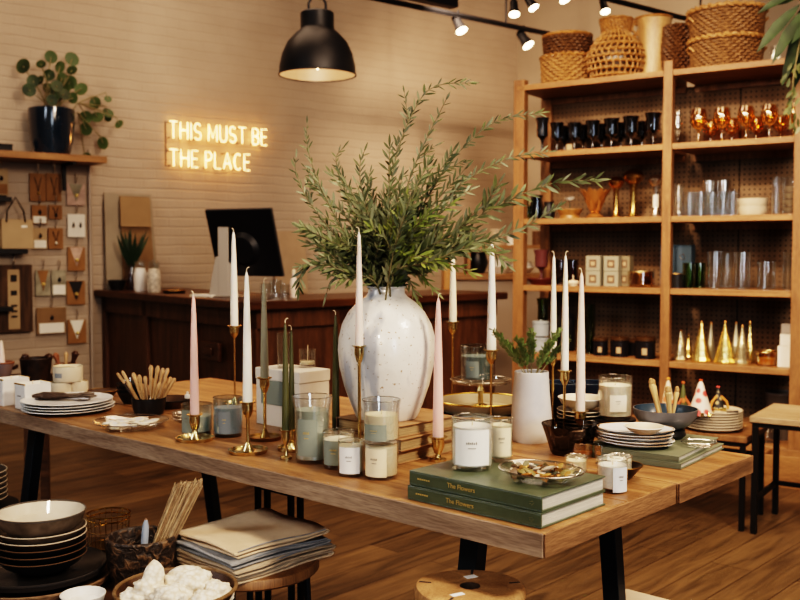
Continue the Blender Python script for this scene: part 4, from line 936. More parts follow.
def fill_table(t, zt, L_, Wd, th, top_m, legs, stretcher=None):
    MB().box(-.01, L_+.01, -.01, Wd+.01, zt-th, zt).build('table_top', top_m, t, False, .004)
    for x in (0, L_-legs):
        for y in (0, Wd-legs): MB().box(x, x+legs, y, y+legs, 0, zt-th-.021).build('leg', iron, t, False)
    MB().box(0, L_, 0, legs, zt-th-.02, zt-th-.001).box(0, L_, Wd-legs, Wd, zt-th-.02, zt-th-.001).box(0, legs, legs, Wd-legs, zt-th-.02, zt-th-.001).box(L_-legs, L_, legs, Wd-legs, zt-th-.02, zt-th-.001).build('top_frame', iron, t, False)
    if stretcher: MB().box(.003, legs-.003, legs, Wd-legs, stretcher, stretcher+.02).box(legs, L_-legs, Wd-legs+.003, Wd-.003, stretcher, stretcher+.02).build('stretcher', iron, t, False)
fill_table(lowt, zlt, .62, .36, .028, w_post, .022)
dht = 4.28; zht = zof(416, dht); c2 = Vector((atd(752, 430, dht).x, dht))
ht = thing('side_table', 'pale-topped black metal side table at the right edge in front of the shelving', 'table', (c2.x, c2.y, 0), angS)
fill_table(ht, zht, .75, .42, .028, wood('pale table top', (.36, .25, .14), (.52, .39, .25), 0, 2.5, .5), .024, zof(493, 4.45))
# ================= THE BIG TABLE =================
TZ = .76
TA = Vector((1083, -975.0)).normalized()       # along the table toward the near right corner
TC = Vector((-TA.y, TA.x))                     # across, away from the viewer
angT = math.atan2(TA.y, TA.x)
P0 = at(543.7, 533.7, TZ); P0 = Vector((P0.x, P0.y))
P1 = at(747, 452, TZ); TW = (Vector((P1.x, P1.y))-P0).dot(TC)*.975
e = at(-16, 404.5, TZ); TL = (P0-Vector((e.x, e.y))).dot(TA)
tb = thing('display_table', 'long thick oak plank display table on black steel trapezoid legs', 'table', (P0.x, P0.y, 0), angT)
# local: x from -TL..0, y 0..TW
yb = [0, .30, .525, TW]
n1 = (Vector(at(620, 500, TZ)[:2])-P0).dot(TC); n2 = (Vector(at(671, 482, TZ)[:2])-P0).dot(TC)
TT = .044
for i, (a, b, sh) in enumerate(((0, n1, 0), (n1, n2, .0), (n2, TW, .006))):
    o = MB().box(-TL, sh, a+.0008, b-(.0008 if i != 1 else .005), TZ-TT, TZ).build('plank', w_table, tb, False, .003)
# raw grey edge faces
MB().box(-TL, .0, -.004, 0.0005, TZ-TT, TZ-.001).build('front_edge', w_edge, tb, False, .0015)
end = wood('table end grain', (.13, .07, .035), (.33, .18, .09), 1, 3, .6)
MB().box(.0, .004, .0, n2-.006, TZ-TT, TZ-.001).box(.006, .010, n2, TW, TZ-TT, TZ-.001).build('end_grain', end, tb, False, .001)
def legframe(la, y0=.17, y1=None, w=.036):
    y1 = y1 or TW-.17
    for (yt, yf) in ((y0, y0-.10), (y1, y1+.10)):
        mb = MB(); zt = TZ-TT-.008
        vs = [mb.bm.verts.new(v) for v in ((-la-.023, yf-w/2, 0), (-la+.023, yf-w/2, 0), (-la+.023, yf+w/2, 0), (-la-.023, yf+w/2, 0), (-la-.023, yt-w/2, zt), (-la+.023, yt-w/2, zt), (-la+.023, yt+w/2, zt), (-la-.023, yt+w/2, zt))]
        for f in ((3, 2, 1, 0), (4, 5, 6, 7), (0, 1, 5, 4), (1, 2, 6, 5), (2, 3, 7, 6), (3, 0, 4, 7)): mb.face([vs[i] for i in f])
        mb.build('leg', leg_black, tb, False, .002)
    MB().box(-la-.035, -la+.035, y0-w*.8, y1+w*.8, TZ-TT-.008, TZ-TT).build('mounting_bar', leg_black, tb, False)
legframe(.28, .17, TW-.20)
lq = at(39, 433, TZ-TT); la2 = (P0-Vector((lq.x, lq.y))).dot(TA)
q_ = -.37
lc = .17; lt_ = ray(39, 440); lt_ = lt_.x/lt_.y; la2 = ((P0.x+TC.x*lc)-lt_*(P0.y+TC.y*lc))/(TA.x-lt_*TA.y)*1.0
legframe(la2, .17, TW-.08)
def tab(px, py, z=TZ): return at(px, py, z)

def candle_mesh(r, h, wick=True, bend=1):
    mb = MB().lathe([(0, 0), (r*.96, 0), (r, .004), (r*.97, h*.2), (r*.80, h*.55), (r*.55, h*.85), (r*.36, h*.97), (r*.12, h)], 18)
    return mb
WX = {'pink': w_pink, 'white': w_white, 'ivory': w_ivory, 'blush': w_blush, 'sage': w_sage, 'green': w_green}
def taper(px, ytop, ycb, ybase, plate, cw, wax, clabel, hlabel, stem_r=.0038, plate_m=None, bulge=False, zb=TZ, twin=None):
    p = tab(px, ybase, zb); d = p.y; k = d/F
    zc = zof(ycb, d, px)-zb; zt = zof(ytop, d, px)-zb
    R_ = plate/2*k; cr = cw/2*k
    h = thing('candlestick', hlabel, 'candlestick', p)
    if bulge: MB().lathe([(0, 0), (R_, 0), (R_*1.02, .006), (R_*.9, .007), (R_*.4, .009), (R_*.3, .016), (R_*.22, .03), (.006, .04)], 32).build('base', plate_m or brass, h)
    else: MB().lathe([(0, 0), (R_*.97, 0), (R_*1.03, .009), (R_*.98, .009), (R_*.9, .004), (R_*.34, .005), (R_*.22, .014), (stem_r*1.2, .026)], 36).build('base', plate_m or brass, h)
    ch = .034
    MB().lathe([(stem_r*1.2, .02), (stem_r, .04), (stem_r, zc-ch-.006), (stem_r*1.8, zc-ch)], 14).build('stem', brass, h)
    MB().lathe([(stem_r*1.5, zc-ch-.004), (cr*1.02, zc-ch+.008), (cr*1.16, zc-ch+.014), (cr*1.16, zc-.004), (cr*1.75, zc), (cr*1.75, zc+.0016), (cr*1.05, zc+.0016), (cr*1.03, zc-.012), (0, zc-.012)], 24).build('candle_cup', brass, h)
    c = thing('taper_candle', clabel, 'candle', p+Vector((0, 0, zc-.0115)))
    hh = zt-zc+.0115-.012
    candle_mesh(cr, hh).build('wax', WX[wax], c)
    b_ = R.choice((-1, 1)); MB().tube([(0, 0, hh-.002), (0, 0, hh+.006), (b_*.003, 0, hh+.011), (b_*.007, 0, hh+.011)], .0011, 6).build('wick', wickm, c)
    return p
taper(195, 291, 414.5, 440, 38, 9.3, 'pink', 'pink taper candle standing leftmost on the big table', 'low brass candlestick with a wide dish foot under the leftmost pink taper', .006)
taper(248, 267, 402, 452.5, 39, 9.8, 'white', 'white taper candle in the brass candlestick at the table front', 'brass candlestick with a dish foot at the front edge, holding a white taper', .0045)
taper(235, 228, 326, 405, 26, 8, 'white', 'tall white taper raised highest at the left, in front of the monitor', 'very tall thin brass candlestick behind the grey glass candle', .0030)
taper(265, 278, 378, 439, 33, 8.5, 'sage', 'grey green taper beside the white box', 'brass candlestick with a dark foot beside the white box', .0042, brass_dk)
taper(286, 318, 430, 459, 12, 7.5, 'green', 'dark green taper in front of the white box, nearer of the close pair', 'slim brass candlestick with a small cone foot at the table front edge', .0028, None, True)
taper(292, 325, 429, 450, 29, 6.5, 'green', 'dark green taper just behind the other one in front of the white box', 'brass candlestick with a dish foot behind the small cone-footed one', .004)
taper(336, 310, 430, 450, 22, 8, 'green', 'olive green taper against the left side of the big white vase', 'short brass candlestick hidden behind the label jars', .0045)
taper(359.5, 227, 346, 463, 20, 8.3, 'blush', 'pale pink taper in front of the big white vase', 'tall brass candlestick in front of the big white vase', .0038)
taper(438, 293, 437, 461, 17, 11, 'pink', 'pink taper candle just right of the big white vase', 'short brass candlestick behind the green books', .006, None, True)
taper(452.5, 248, 322, 411, 18, 8, 'ivory', 'ivory taper behind the pink one, against the pale cabinet', 'tall brass candlestick behind the pink taper', .0035)
taper(491, 237, 350, 432, 18, 9.5, 'white', 'bright white taper above the white candle jar on the green book', 'tall brass candlestick right behind the white candle jar', .0036)
taper(564, 251, 370.5, 440, 17, 8.2, 'white', 'white taper, middle one of the three over the smoked bowl', 'brass candlestick behind the smoked bowl, with the white taper', .0036)
taper(580, 268, 411, 440, 15, 9.8, 'blush', 'blush cream taper, rightmost and lowest of the three over the smoked bowl', 'short brass candlestick behind the smoked bowl, with the blush taper', .004)
taper(552.5, 251, 352, 429, 16, 7, 'white', 'white taper, leftmost of the three, rising behind the fir sprigs', 'brass candlestick hidden behind the white faceted vase', .0034)

def jar(px, yb, w, h, m, wax, label, fill=.75, z=TZ, paper=None, pa=(0, .6), pz=(.15, .75), flare=0, rimz=None, name='jar_candle', marks=ink, wl=None, pos=None, lip=None):
    if pos is None: p, r = rest(px, yb, z, w)
    else: p, r = Vector(pos), w/2*pos[1]/F
    k = p.y/F; H_ = h*k
    # h is measured from foot to the near rim
    t = thing(name, label, 'candle', p)
    fl = r*(1+flare)
    pr = [(0, 0), (r*.93, 0), (r, .006)]
    if flare: pr += [(r, H_*.78), (fl, H_*.97), (fl, H_), (fl-.002, H_), (r-.002, H_*.78)]
    else: pr += [(r, H_), (r-.0022, H_)]
    pr += [(r-.0022, .009), (0, .009)]
    MB().lathe(pr, 36).build('glass_cup', m, t)
    MB().lathe([(0, .0095), (r-.0027, .0095), (r-.0027, H_*fill-.001), (r-.004, H_*fill), (.003, H_*fill-.0015), (0, H_*fill-.0015)], 36).build('wax', wax, t)
    MB().tube([(0, 0, H_*fill-.002), (.001, 0, H_*fill+.008)], .0013, 6).build('wick', wickm, t)
    MB().ring(fl-.001, .0011, H_, 44, 6).build('glass_rim', g_rim, t)
    if paper:
        a = facing(p)+pa[0]; l = MB().patch(r+.0007, a-pa[1], a+pa[1], H_*pz[0], H_*pz[1], 12).build('paper_label', paper, t)
        mk = MB(); zc = H_*(pz[0]*.4+pz[1]*.6); hh = H_*(pz[1]-pz[0])
        for i in range(6):
            a0 = a-pa[1]*.30+i*pa[1]*.10; mk.patch(r+.0012, a0, a0+pa[1]*.05, zc, zc+hh*.055*(1+.3*(i % 2)), 2)
        mk.patch(r+.0012, a-pa[1]*.2, a+pa[1]*.2, zc-hh*.12, zc-hh*.10, 4)
        mk.build('label_print', marks, l)
    return p, r, k
jar(197, 436, 31, 30, g_blue, w_cream, 'clear grey-tinted jar candle behind the leftmost pink taper', .62, paper=paper_s, pa=(-.7, .5), pz=(.1, .85))
jar(228, 438, 29.5, 39, g_blue, w_grey, 'grey wax jar candle left of the white taper', .74, paper=mat('grey paper label', (.22, .26, .29), .7), pa=(-.25, .42), pz=(.1, .68), marks=goldink)
jar(312.5, 464.5, 35, 66, g_clear, w_greyg, 'tall grey-green jar candle with flared glass collar and a sage label', .80, paper=paper_s, pa=(-.35, .62), pz=(.12, .68), flare=.17, marks=goldink)
jar(339, 470, 33, 36, g_clear, w_ivory, 'small jar candle with sage label between the tall jar and the white-labelled one', .8, paper=paper_s, pa=(-.35, .75), pz=(.12, .8), marks=goldink)
jar(351.5, 477.5, 27.5, 35, g_clear, w_cream, 'small cream jar candle with a white label at the table front', .88, paper=paper_w, pa=(-.2, .82), pz=(.1, .86))
pj, rj, kj = jar(381.5, 481, 34, 36, g_clear, w_cream, 'cream jar candle with a cream label underneath the flared one', .93, paper=paper_c, pa=(-.45, .75), pz=(.1, .88))
jar(381.5, 445, 36, 43, g_clear, w_cream, 'flared jar candle with sage label standing on the cream one', .66, z=TZ+36*kj+.0005, paper=paper_s, pa=(-.45, .72), pz=(.08, .46), flare=.10, marks=goldink, pos=(pj.x, pj.y, TZ+36*kj+.0008))

# big white glazed vase on the tan books
ZB = TZ+.088
Nc = tab(398, 466, TZ); Nc = Vector((Nc.x, Nc.y))+TC*.004
hs = [.030, .026, .024]
zz = TZ+.0005
for j, (h_, dx, rz_, lb) in enumerate(((.030, 0, 0, 'lowest of the three worn tan books under the white vase'), (.029, .004, .03, 'middle one of the three worn tan books under the white vase'), (.028, -.004, -.04, 'top one of the three worn tan books under the white vase'))):
    c = Nc-TA*(.105-dx)+TC*.11
    bk = thing('old_book', lb, 'book', (c.x, c.y, zz), angT+rz_)
    MB().box(-.10, .10, -.108, .108, 0, .003).box(-.10, .10, -.108, .108, h_-.003, h_).box(-.103, -.0995, -.108, .108, 0, h_).build('cover', brownbook, bk, False, .001)
    MB().box(-.099, .094, -.102, .102, .0032, h_-.0032).build('pages', oldpages, bk, False)
    zz += h_+.0006
VZ = zz
vc = Nc-TA*.10+TC*.105; vd = vc.y; kv = vd/F
vx = xof(386.5, 350, vd); vc = Vector((vx, vd))
vase_m, nt, b = newmat('white streaked glaze')
tc = nt.nodes.new('ShaderNodeTexCoord'); mp = nt.nodes.new('ShaderNodeMapping'); mp.inputs['Scale'].default_value = (14, 14, 2.2); L(nt, tc.outputs['Object'], mp.inputs['Vector'])
n = nt.nodes.new('ShaderNodeTexNoise'); n.inputs['Scale'].default_value = 1.1; n.inputs['Detail'].default_value = 3; L(nt, mp.outputs[0], n.inputs['Vector'])
cr = nt.nodes.new('ShaderNodeValToRGB'); cr.color_ramp.elements[0].position = .36; cr.color_ramp.elements[1].position = .45; cr.color_ramp.elements[0].color = (.40, .42, .46, 1); cr.color_ramp.elements[1].color = (.80, .76, .70, 1)
L(nt, n.outputs['Fac'], cr.inputs['Fac'])
n2 = nt.nodes.new('ShaderNodeTexNoise'); n2.inputs['Scale'].default_value = 130; n2.inputs['Detail'].default_value = 2; L(nt, tc.outputs['Object'], n2.inputs['Vector'])
cr2 = nt.nodes.new('ShaderNodeValToRGB'); cr2.color_ramp.elements[0].position = .28; cr2.color_ramp.elements[1].position = .34; cr2.color_ramp.elements[0].color = (.45, .33, .22, 1); cr2.color_ramp.elements[1].color = (1, 1, 1, 1)
L(nt, n2.outputs['Fac'], cr2.inputs['Fac'])
mx = nt.nodes.new('ShaderNodeMixRGB'); mx.blend_type = 'MULTIPLY'; mx.inputs['Fac'].default_value = 1; L(nt, cr.outputs[0], mx.inputs['Color1']); L(nt, cr2.outputs[0], mx.inputs['Color2'])
L(nt, mx.outputs[0], b.inputs['Base Color']); b.inputs['Roughness'].default_value = .28; b.inputs['Coat Weight'].default_value = .3
n3 = nt.nodes.new('ShaderNodeTexNoise'); n3.inputs['Scale'].default_value = 22; L(nt, tc.outputs['Object'], n3.inputs['Vector'])
bp = nt.nodes.new('ShaderNodeBump'); bp.inputs['Strength'].default_value = .3; bp.inputs['Distance'].default_value = .01; L(nt, n3.outputs['Fac'], bp.inputs['Height']); L(nt, bp.outputs[0], b.inputs['Normal'])
vprof = [(30, 0), (31.5, 2), (36.5, 14), (43, 33), (47.5, 52), (49.3, 68), (48.6, 80), (45, 94), (38.5, 106), (29, 116), (21, 121.5), (18.5, 125), (18, 129), (19.5, 131)]
VH = 131*kv
vs = thing('white_vase', 'large round white glazed vase with grey streaks, full of olive branches', 'vase', (vc.x, vc.y, VZ))
MB().lathe([(0, 0)]+[(r*kv, z*kv) for r, z in vprof]+[(18*kv, 131*kv), (16.5*kv, 124*kv), (35*kv, 106*kv), (46*kv, 80*kv), (34*kv, 20*kv), (0, 3*kv)], 56, wob=.006).build('vase_body', vase_m, vs)
MB().ring(18.7*kv, .0022, 131*kv, 48).build('rim', vase_m, vs)

# olive branches
MZ = VZ+VH
def branch(pts, label, group=None, leafm=olive_leaf, ll=.043, dens=1.0, twigs=3, seed=0, start_leaf=.25, mix=None):
    """pts: (px, py, depth offset) from the mouth outward"""
    rr = random.Random(seed)
    P = [Vector((vc.x+rr.uniform(-.022, .022), vc.y+rr.uniform(-.022, .022), MZ-.10))]+[atd(a, b, vd+c) for a, b, c in pts]
    # catmull-rom
    Q = []
    for i in range(len(P)-1):
        p0 = P[max(i-1, 0)]; p1 = P[i]; p2 = P[i+1]; p3 = P[min(i+2, len(P)-1)]
        for j in range(8):
            t = j/8; Q.append(.5*((2*p1)+(p2-p0)*t+(2*p0-5*p1+4*p2-p3)*t*t+(-p0+3*p1-3*p2+p3)*t*t*t))
    Q.append(P[-1]); n = len(Q); org = Q[0].copy()
    t_ = thing('olive_branch', label, 'branch', org, 0, group or 'olive branches in the white vase')
    sm = MB(); lm = MB()
    def grow(Q, r0, r1, s0, lsz):
        n = len(Q); sm.tube([q-org for q in Q], [r0+(r1-r0)*i/(n-1) for i in range(n)], 5)
        L_ = [0]
        for a, b in zip(Q, Q[1:]): L_.append(L_[-1]+(b-a).length)
        tot = L_[-1]; s = tot*s0; side = 1; phi = rr.uniform(0, PI)
        while s < tot:
            i = next((i for i in range(n-1) if L_[i+1] >= s), n-2); f = (s-L_[i])/max(1e-6, L_[i+1]-L_[i]); q = Q[i].lerp(Q[i+1], f); tg = (Q[i+1]-Q[i]).normalized()
            phi += PI/2+rr.uniform(-.5, .5); o1 = tg.orthogonal().normalized(); o2 = tg.cross(o1); out = o1*math.cos(phi)+o2*math.sin(phi)
            fr = s/tot; sz = lsz*(1-.35*fr)*rr.uniform(.75, 1.2)
            for sg in (1, -1):
                if rr.random() < .08: continue
                dr = tg*rr.uniform(.7, 1.1)+out*sg*rr.uniform(.5, .9)+Vector((0, 0, rr.uniform(-.25, .15)))
                lm.leaf(q-org, dr, Vector((rr.uniform(-.5, .5), -1, rr.uniform(.2, 1))), sz, sz*rr.uniform(.17, .24), rr.uniform(-.12, .2), .12)
            s += .0120/dens*rr.uniform(.8, 1.25)
        lm.leaf(Q[-1]-org, Q[-1]-Q[-2], (0, -1, .5), lsz*.7, lsz*.13)
    grow(Q, .0026, .0008, start_leaf, ll)
    for k in range(twigs):
        i = int(n*(.28+.32*(k+rr.random())/max(1, twigs))); i = min(i, n-3); q = Q[i]; tg = (Q[i+1]-Q[i]).normalized()
        o1 = tg.orthogonal().normalized(); o2 = tg.cross(o1); a = rr.uniform(0, 2*PI); dr = (tg*1.2+(o1*math.cos(a)+o2*math.sin(a))*.8).normalized(); ln = rr.uniform(.04, .085)
        grow([q, q+dr*ln*.4, q+dr*ln*.75+Vector((0, 0, .006)), q+dr*ln+Vector((0, 0, .004))], .0012, .0006, .1, ll*.85)
    lm.build('foliage', leafm, t_, sharp=80); sm.build('stem', stem_m, t_)
BR = [
 ([(384, 275, 0), (350, 240, -.02), (322, 190, -.05), (308, 150, -.06), (307, 124, -.06)], 'olive branch reaching up and left with a thin tip, tallest on the left side', 2, .03),
 ([(375, 280, 0), (335, 235, .03), (308, 200, .05), (296, 172, .06), (296, 158, .06)], 'olive branch arching farthest left over the monitor', 2, .035),
 ([(380, 275, .02), (362, 235, .05), (345, 190, .06), (336, 160, .05), (343, 148, .05)], 'olive branch between the far-left arches and the centre', 2, .035),
 ([(386, 265, 0), (375, 230, -.05), (362, 190, -.06), (360, 165, -.06), (364, 152, -.06)], 'short upright olive branch left of the tallest one', 2, .036),
 ([(390, 260, 0), (388, 210, .0), (398, 150, .0), (420, 100, .0), (440, 85, .0), (470, 83, .0)], 'tallest olive branch, arching right at the very top', 4, .036),
 ([(392, 260, .04), (400, 210, .06), (417, 160, .07), (437, 118, .07), (446, 100, .06)], 'olive branch running up just right of the tallest one', 3, .035),
 ([(395, 262, -.03), (420, 210, -.05), (452, 160, -.06), (495, 122, -.06), (540, 113, -.06)], 'olive branch sweeping up to the right across the shelving post', 4, .036),
 ([(395, 265, .02), (430, 215, .03), (470, 178, .04), (510, 158, .05), (548, 152, .05)], 'olive branch pointing right at the height of the goblets', 3, .038),
 ([(398, 272, -.04), (450, 235, -.08), (500, 205, -.10), (550, 184, -.12), (596, 180, -.12)], 'longest olive branch, reaching farthest right toward the petal bowl', 3, .052),
 ([(398, 276, 0), (450, 250, 0), (495, 238, -.02), (530, 224, -.02), (556, 208, -.02)], 'low olive branch pointing right across the left shelf post', 3, .046),
 ([(392, 275, -.08), (430, 262, -.12), (462, 250, -.15), (492, 252, -.15), (505, 262, -.15)], 'olive branch drooping low to the right above the white taper', 3, .05),
 ([(378, 282, -.04), (345, 268, -.08), (322, 245, -.10), (302, 230, -.10)], 'olive branch stretching left toward the tan board', 3, .046),
 ([(376, 284, -.06), (345, 272, -.10), (318, 262, -.12), (302, 272, -.12), (299, 288, -.12)], 'drooping olive branch lowest on the left', 3, .045),
 ([(378, 286, .05), (350, 276, .08), (332, 280, .1), (326, 296, .1)], 'short olive branch hanging beside the vase shoulder', 2, .042),
 ([(390, 270, -.1), (398, 235, -.14), (412, 195, -.16), (428, 165, -.16)], 'olive branch leaning toward the viewer in the centre', 4, .045),
 ([(390, 270, .1), (405, 240, .14), (440, 205, .17), (470, 190, .18)], 'olive branch at the back right of the bouquet', 3, .042),
]
for i, (pts, lb, tw, ll) in enumerate(BR): branch(pts, lb, None, olive_leaf, ll, 1.0, tw, 100+i, .3)
rf = random.Random(5)
for i in range(38):
    a = rf.uniform(-1.1, 1.15); ln = rf.uniform(78, 128)*(1 if abs(a) < .7 else .8)*(1.15 if i > 18 and abs(a-.3) < .5 else 1); dz = rf.uniform(-.14, .16)
    tx = 388+math.sin(a)*ln*1.0; ty = 285-math.cos(a)*ln
    branch([(386+math.sin(a)*20, 270-8*math.cos(a), dz*.3), (388+math.sin(a)*ln*.5, 285-math.cos(a)*ln*.62, dz*.7), (tx, ty, dz)], 'leafy olive branch in the dense middle of the bouquet', 'olive branches in the middle of the bouquet', olive_leaf, .045, 1.0, 3, 300+i, .3)
for i, (tx, ty, dz) in enumerate(((428, 215, -.12), (450, 205, .02), (405, 200, .05), (440, 262, -.14), (418, 300, .09), (470, 272, .02), (435, 290, .06), (398, 240, -.12), (455, 232, .1), (372, 228, -.1))):
    branch([(394, 272, dz*.3), ((394+tx)/2, (262+ty)/2-6, dz*.7), (tx, ty, dz)], 'fresh yellow-green leafy sprig inside the bouquet', 'yellow-green sprigs in the bouquet', olive_bright, .05, .9, 2, 500+i, .3)

# white box with items on top
bc = tab(299.5, 431, TZ); kb = bc.y/F
e1 = tab(255, 419, TZ); e2 = tab(331, 424, TZ)
ax = (Vector(e1[:2])-Vector(bc[:2])); bw = ax.length
ang = angT; bw = .118; bd = .135
hbx = zof(372.5, bc.y)-TZ
wb = thing('white_box', 'big white lidded box with a sage band behind the tapers', 'box', (bc.x, bc.y, TZ), ang)
bw = .185; bd = .115; lidz = hbx*.80
cardb = mat('pale cream board', (.72, .66, .57), .7, var=.05, scale=20)
MB().box(-bw, 0, 0, bd, 0, lidz-.0005).build('box_body', cardb, wb, False, .002)
MB().box(-bw-.002, .002, -.002, bd+.002, lidz, hbx).build('lid', cardb, wb, False, .002)
MB().box(-bw*.86, -bw*.12, -.0035, -.0023, hbx*.38, hbx*.80).build('sage_band', paper_s, wb, False)
TBX = TZ+hbx+.0005
p = atd(285, 366, bc.y+.10); p.z = TBX
simple('glass_hurricane', 'clear square-shouldered glass cylinder on the back of the white box', 'vase', p, [('glass_wall', MB().lathe([(.022, 0), (.0235, .10), (.0215, .10), (.021, .004)], 28), g_thick), ('glass_base', MB().lathe([(0, 0), (.022, 0), (.021, .004), (0, .004)], 24), g_thick)])
p = Vector(wb.location[:])+Vector((TA.x, TA.y, 0))*(-.055)+Vector((TC.x, TC.y, 0))*.115; p.z = TBX
p = atd(307.5, 363, p.y); p.z = TBX; kk = p.y/F
simple('glass_votive', 'small clear glass votive with a white wick at the back of the white box', 'candle', p, [('glass_cup', MB().lathe([(0, 0), (8.3*kk, 0), (8.6*kk, 18*kk), (7.7*kk, 18*kk), (7.4*kk, .008), (0, .008)], 28), g_thick), ('wax', MB().lathe([(0, .009), (7.2*kk, .009), (7.2*kk, .016), (0, .016)], 24), w_cream), ('wick', MB().tube([(0, 0, .016), (.001, 0, 22*kk)], .0014, 6), wickm)])

# ---- green books at the near corner ----
G0 = tab(541.3, 529.5, TZ); G1 = tab(407.5, 499, TZ); G2 = tab(605, 505, TZ)
g0 = Vector(G0[:2]); ga = (g0-Vector(G1[:2])); GL_ = ga.length; ga.normalize(); gc = Vector((-ga.y, ga.x)); GW = .235
GW = max(.2, min(.30, (Vector(G2[:2])-g0).dot(gc)))
gt = .0285
def hard_book(name, lb, org, rz, Lg, Wd, h, cm, pm, title=None, spine='y0', cat='book', group=None):
    """spine along local y=0 face, near right corner at origin, book spans x -Lg..0, y 0..Wd"""
    t = thing(name, lb, cat, org, rz, group); c = .0028
    MB().box(-Lg, 0, 0, Wd, 0, c).box(-Lg, 0, 0, Wd, h-c, h).box(-Lg, 0, 0, c, c, h-c).build('cover', cm, t, False, .001)
    MB().box(-Lg+.004, -.004, c, Wd-.004, c+.0001, h-c-.0001).build('pages', pm, t, False)
    if title:
        cu = bpy.data.curves.new('title', 'FONT'); cu.body = title; cu.size = .0135; cu.extrude = .0002
        tmp = bpy.data.objects.new('tmp', cu); me = bpy.data.meshes.new_from_object(tmp); bpy.data.objects.remove(tmp)
        o = bpy.data.objects.new('title_lettering', me); C.objects.link(o); o.parent = t; o.location = (-Lg*.69, -.0006, h*.5-.004); o.rotation_euler = (PI/2, 0, 0); me.materials.clear(); me.materials.append(goldink)
        mb = MB()
        for k in range(6): mb.box(-Lg*.93+k*.0055, -Lg*.93+k*.0055+.0035, -.0006, 0, h*.46, h*.56)
        mb.build('spine_mark', goldink, t, False); mb = MB()
        for k in range(5):
            aa = k*2*PI/5; mb.lathe([(0, -.0002), (.0022, 0), (0, .0002)], 8, (-.022+.0035*math.cos(aa), -.0004, h*.5+.0035*math.sin(aa)), 1, .2)
        mb.build('spine_ornament', goldink, t)
    return t
angG = math.atan2(ga.y, ga.x)
hard_book('green_book', 'lower dark green hardback with gold spine title at the table corner', (g0.x, g0.y, TZ+.0005), angG, GL_, GW, gt, greenbook, pages, 'The Flowers')
o2 = g0-ga*.001+gc*.003
hard_book('green_book', 'upper dark green hardback at the table corner, under the white candle jar', (o2.x, o2.y, TZ+gt+.001), angG-.004, GL_-.002, GW-.004, gt, greenbook, pages, 'The Flowers')
ZG = TZ+2*gt+.0012
jar(472, 472, 42, 52, g_clear, w_white, 'large white jar candle on the green books', .84, z=ZG, paper=mat('off white label', (.84, .82, .77), .6), pa=(.0, .9), pz=(.12, .8))
jar(500.5, 463, 25, 43, g_clear, w_cream, 'small cream jar candle right behind the large white one', .86, z=ZG, paper=paper_c, pa=(.1, .8), pz=(.15, .82))
# shell dish
dc = at(541, 474, ZG+.012); kd = dc.y/F
dc.z = ZG
ds = thing('glass_dish', 'oval ribbed clear glass dish of shells on the green books', 'dish', dc, angG)
Rd = 45*kd
MB().lathe([(0, 0), (Rd*.55, 0), (Rd*.6, .003), (Rd*.9, .014), (Rd, .021), (Rd*.985, .023), (Rd*.88, .017), (Rd*.58, .006), (0, .005)], 44, sx=1, sy=.86, wob=.01).build('dish_body', g_thick, ds)
MB().ring(Rd*.99, .0016, .022, 48, 6, sy=.86).build('rim', silver, ds)
sh_m = [mat('golden shell', (.50, .28, .08), .35, .3), mat('dark shell', (.10, .06, .03), .4), mat('pale shell', (.52, .44, .34), .5), mat('olive shell', (.20, .16, .06), .4), mat('copper shell', (.45, .20, .06), .3, .5)]
protos = []
for i in range(5):
    t = thing('shell', 'small shell piece lying in the clear glass dish on the green books', 'shell', (0, 0, -5), 0, 'shells in the glass dish')
    mb = MB(); mb.lathe([(0, -.011), (.004, -.008), (.006, 0), (.0045, .006), (0, .014)], 10, sx=1.4, sy=.6, wob=.12); mb.build('shell_body', sh_m[i], t)
    mb = MB(); mb.leaf((0, 0, .012), (1, .2, .4), (0, 0, 1), .014, .008); mb.build('frill', sh_m[(i+2) % 5], t); protos.append(t)
rs = random.Random(11); used = set()
for i in range(30):
    a = rs.uniform(0, 2*PI); rr_ = math.sqrt(rs.random())*Rd*.74; x = rr_*math.cos(a); y = rr_*math.sin(a)*.84
    pos = dc+Vector((math.cos(angG)*x-math.sin(angG)*y, math.sin(angG)*x+math.cos(angG)*y, .013+rs.uniform(0, .012)*(1-rr_/Rd)))
    pr_ = protos[i % 5]; rot = (rs.uniform(1, 2), rs.uniform(-.5, .5), rs.uniform(0, 6)); sc = rs.uniform(.9, 1.35)
    if i < 5: pr_.location = pos; pr_.rotation_euler = rot; pr_.scale = (sc,)*3
    else: dup(pr_, pos, 0, None, None, sc, rot)

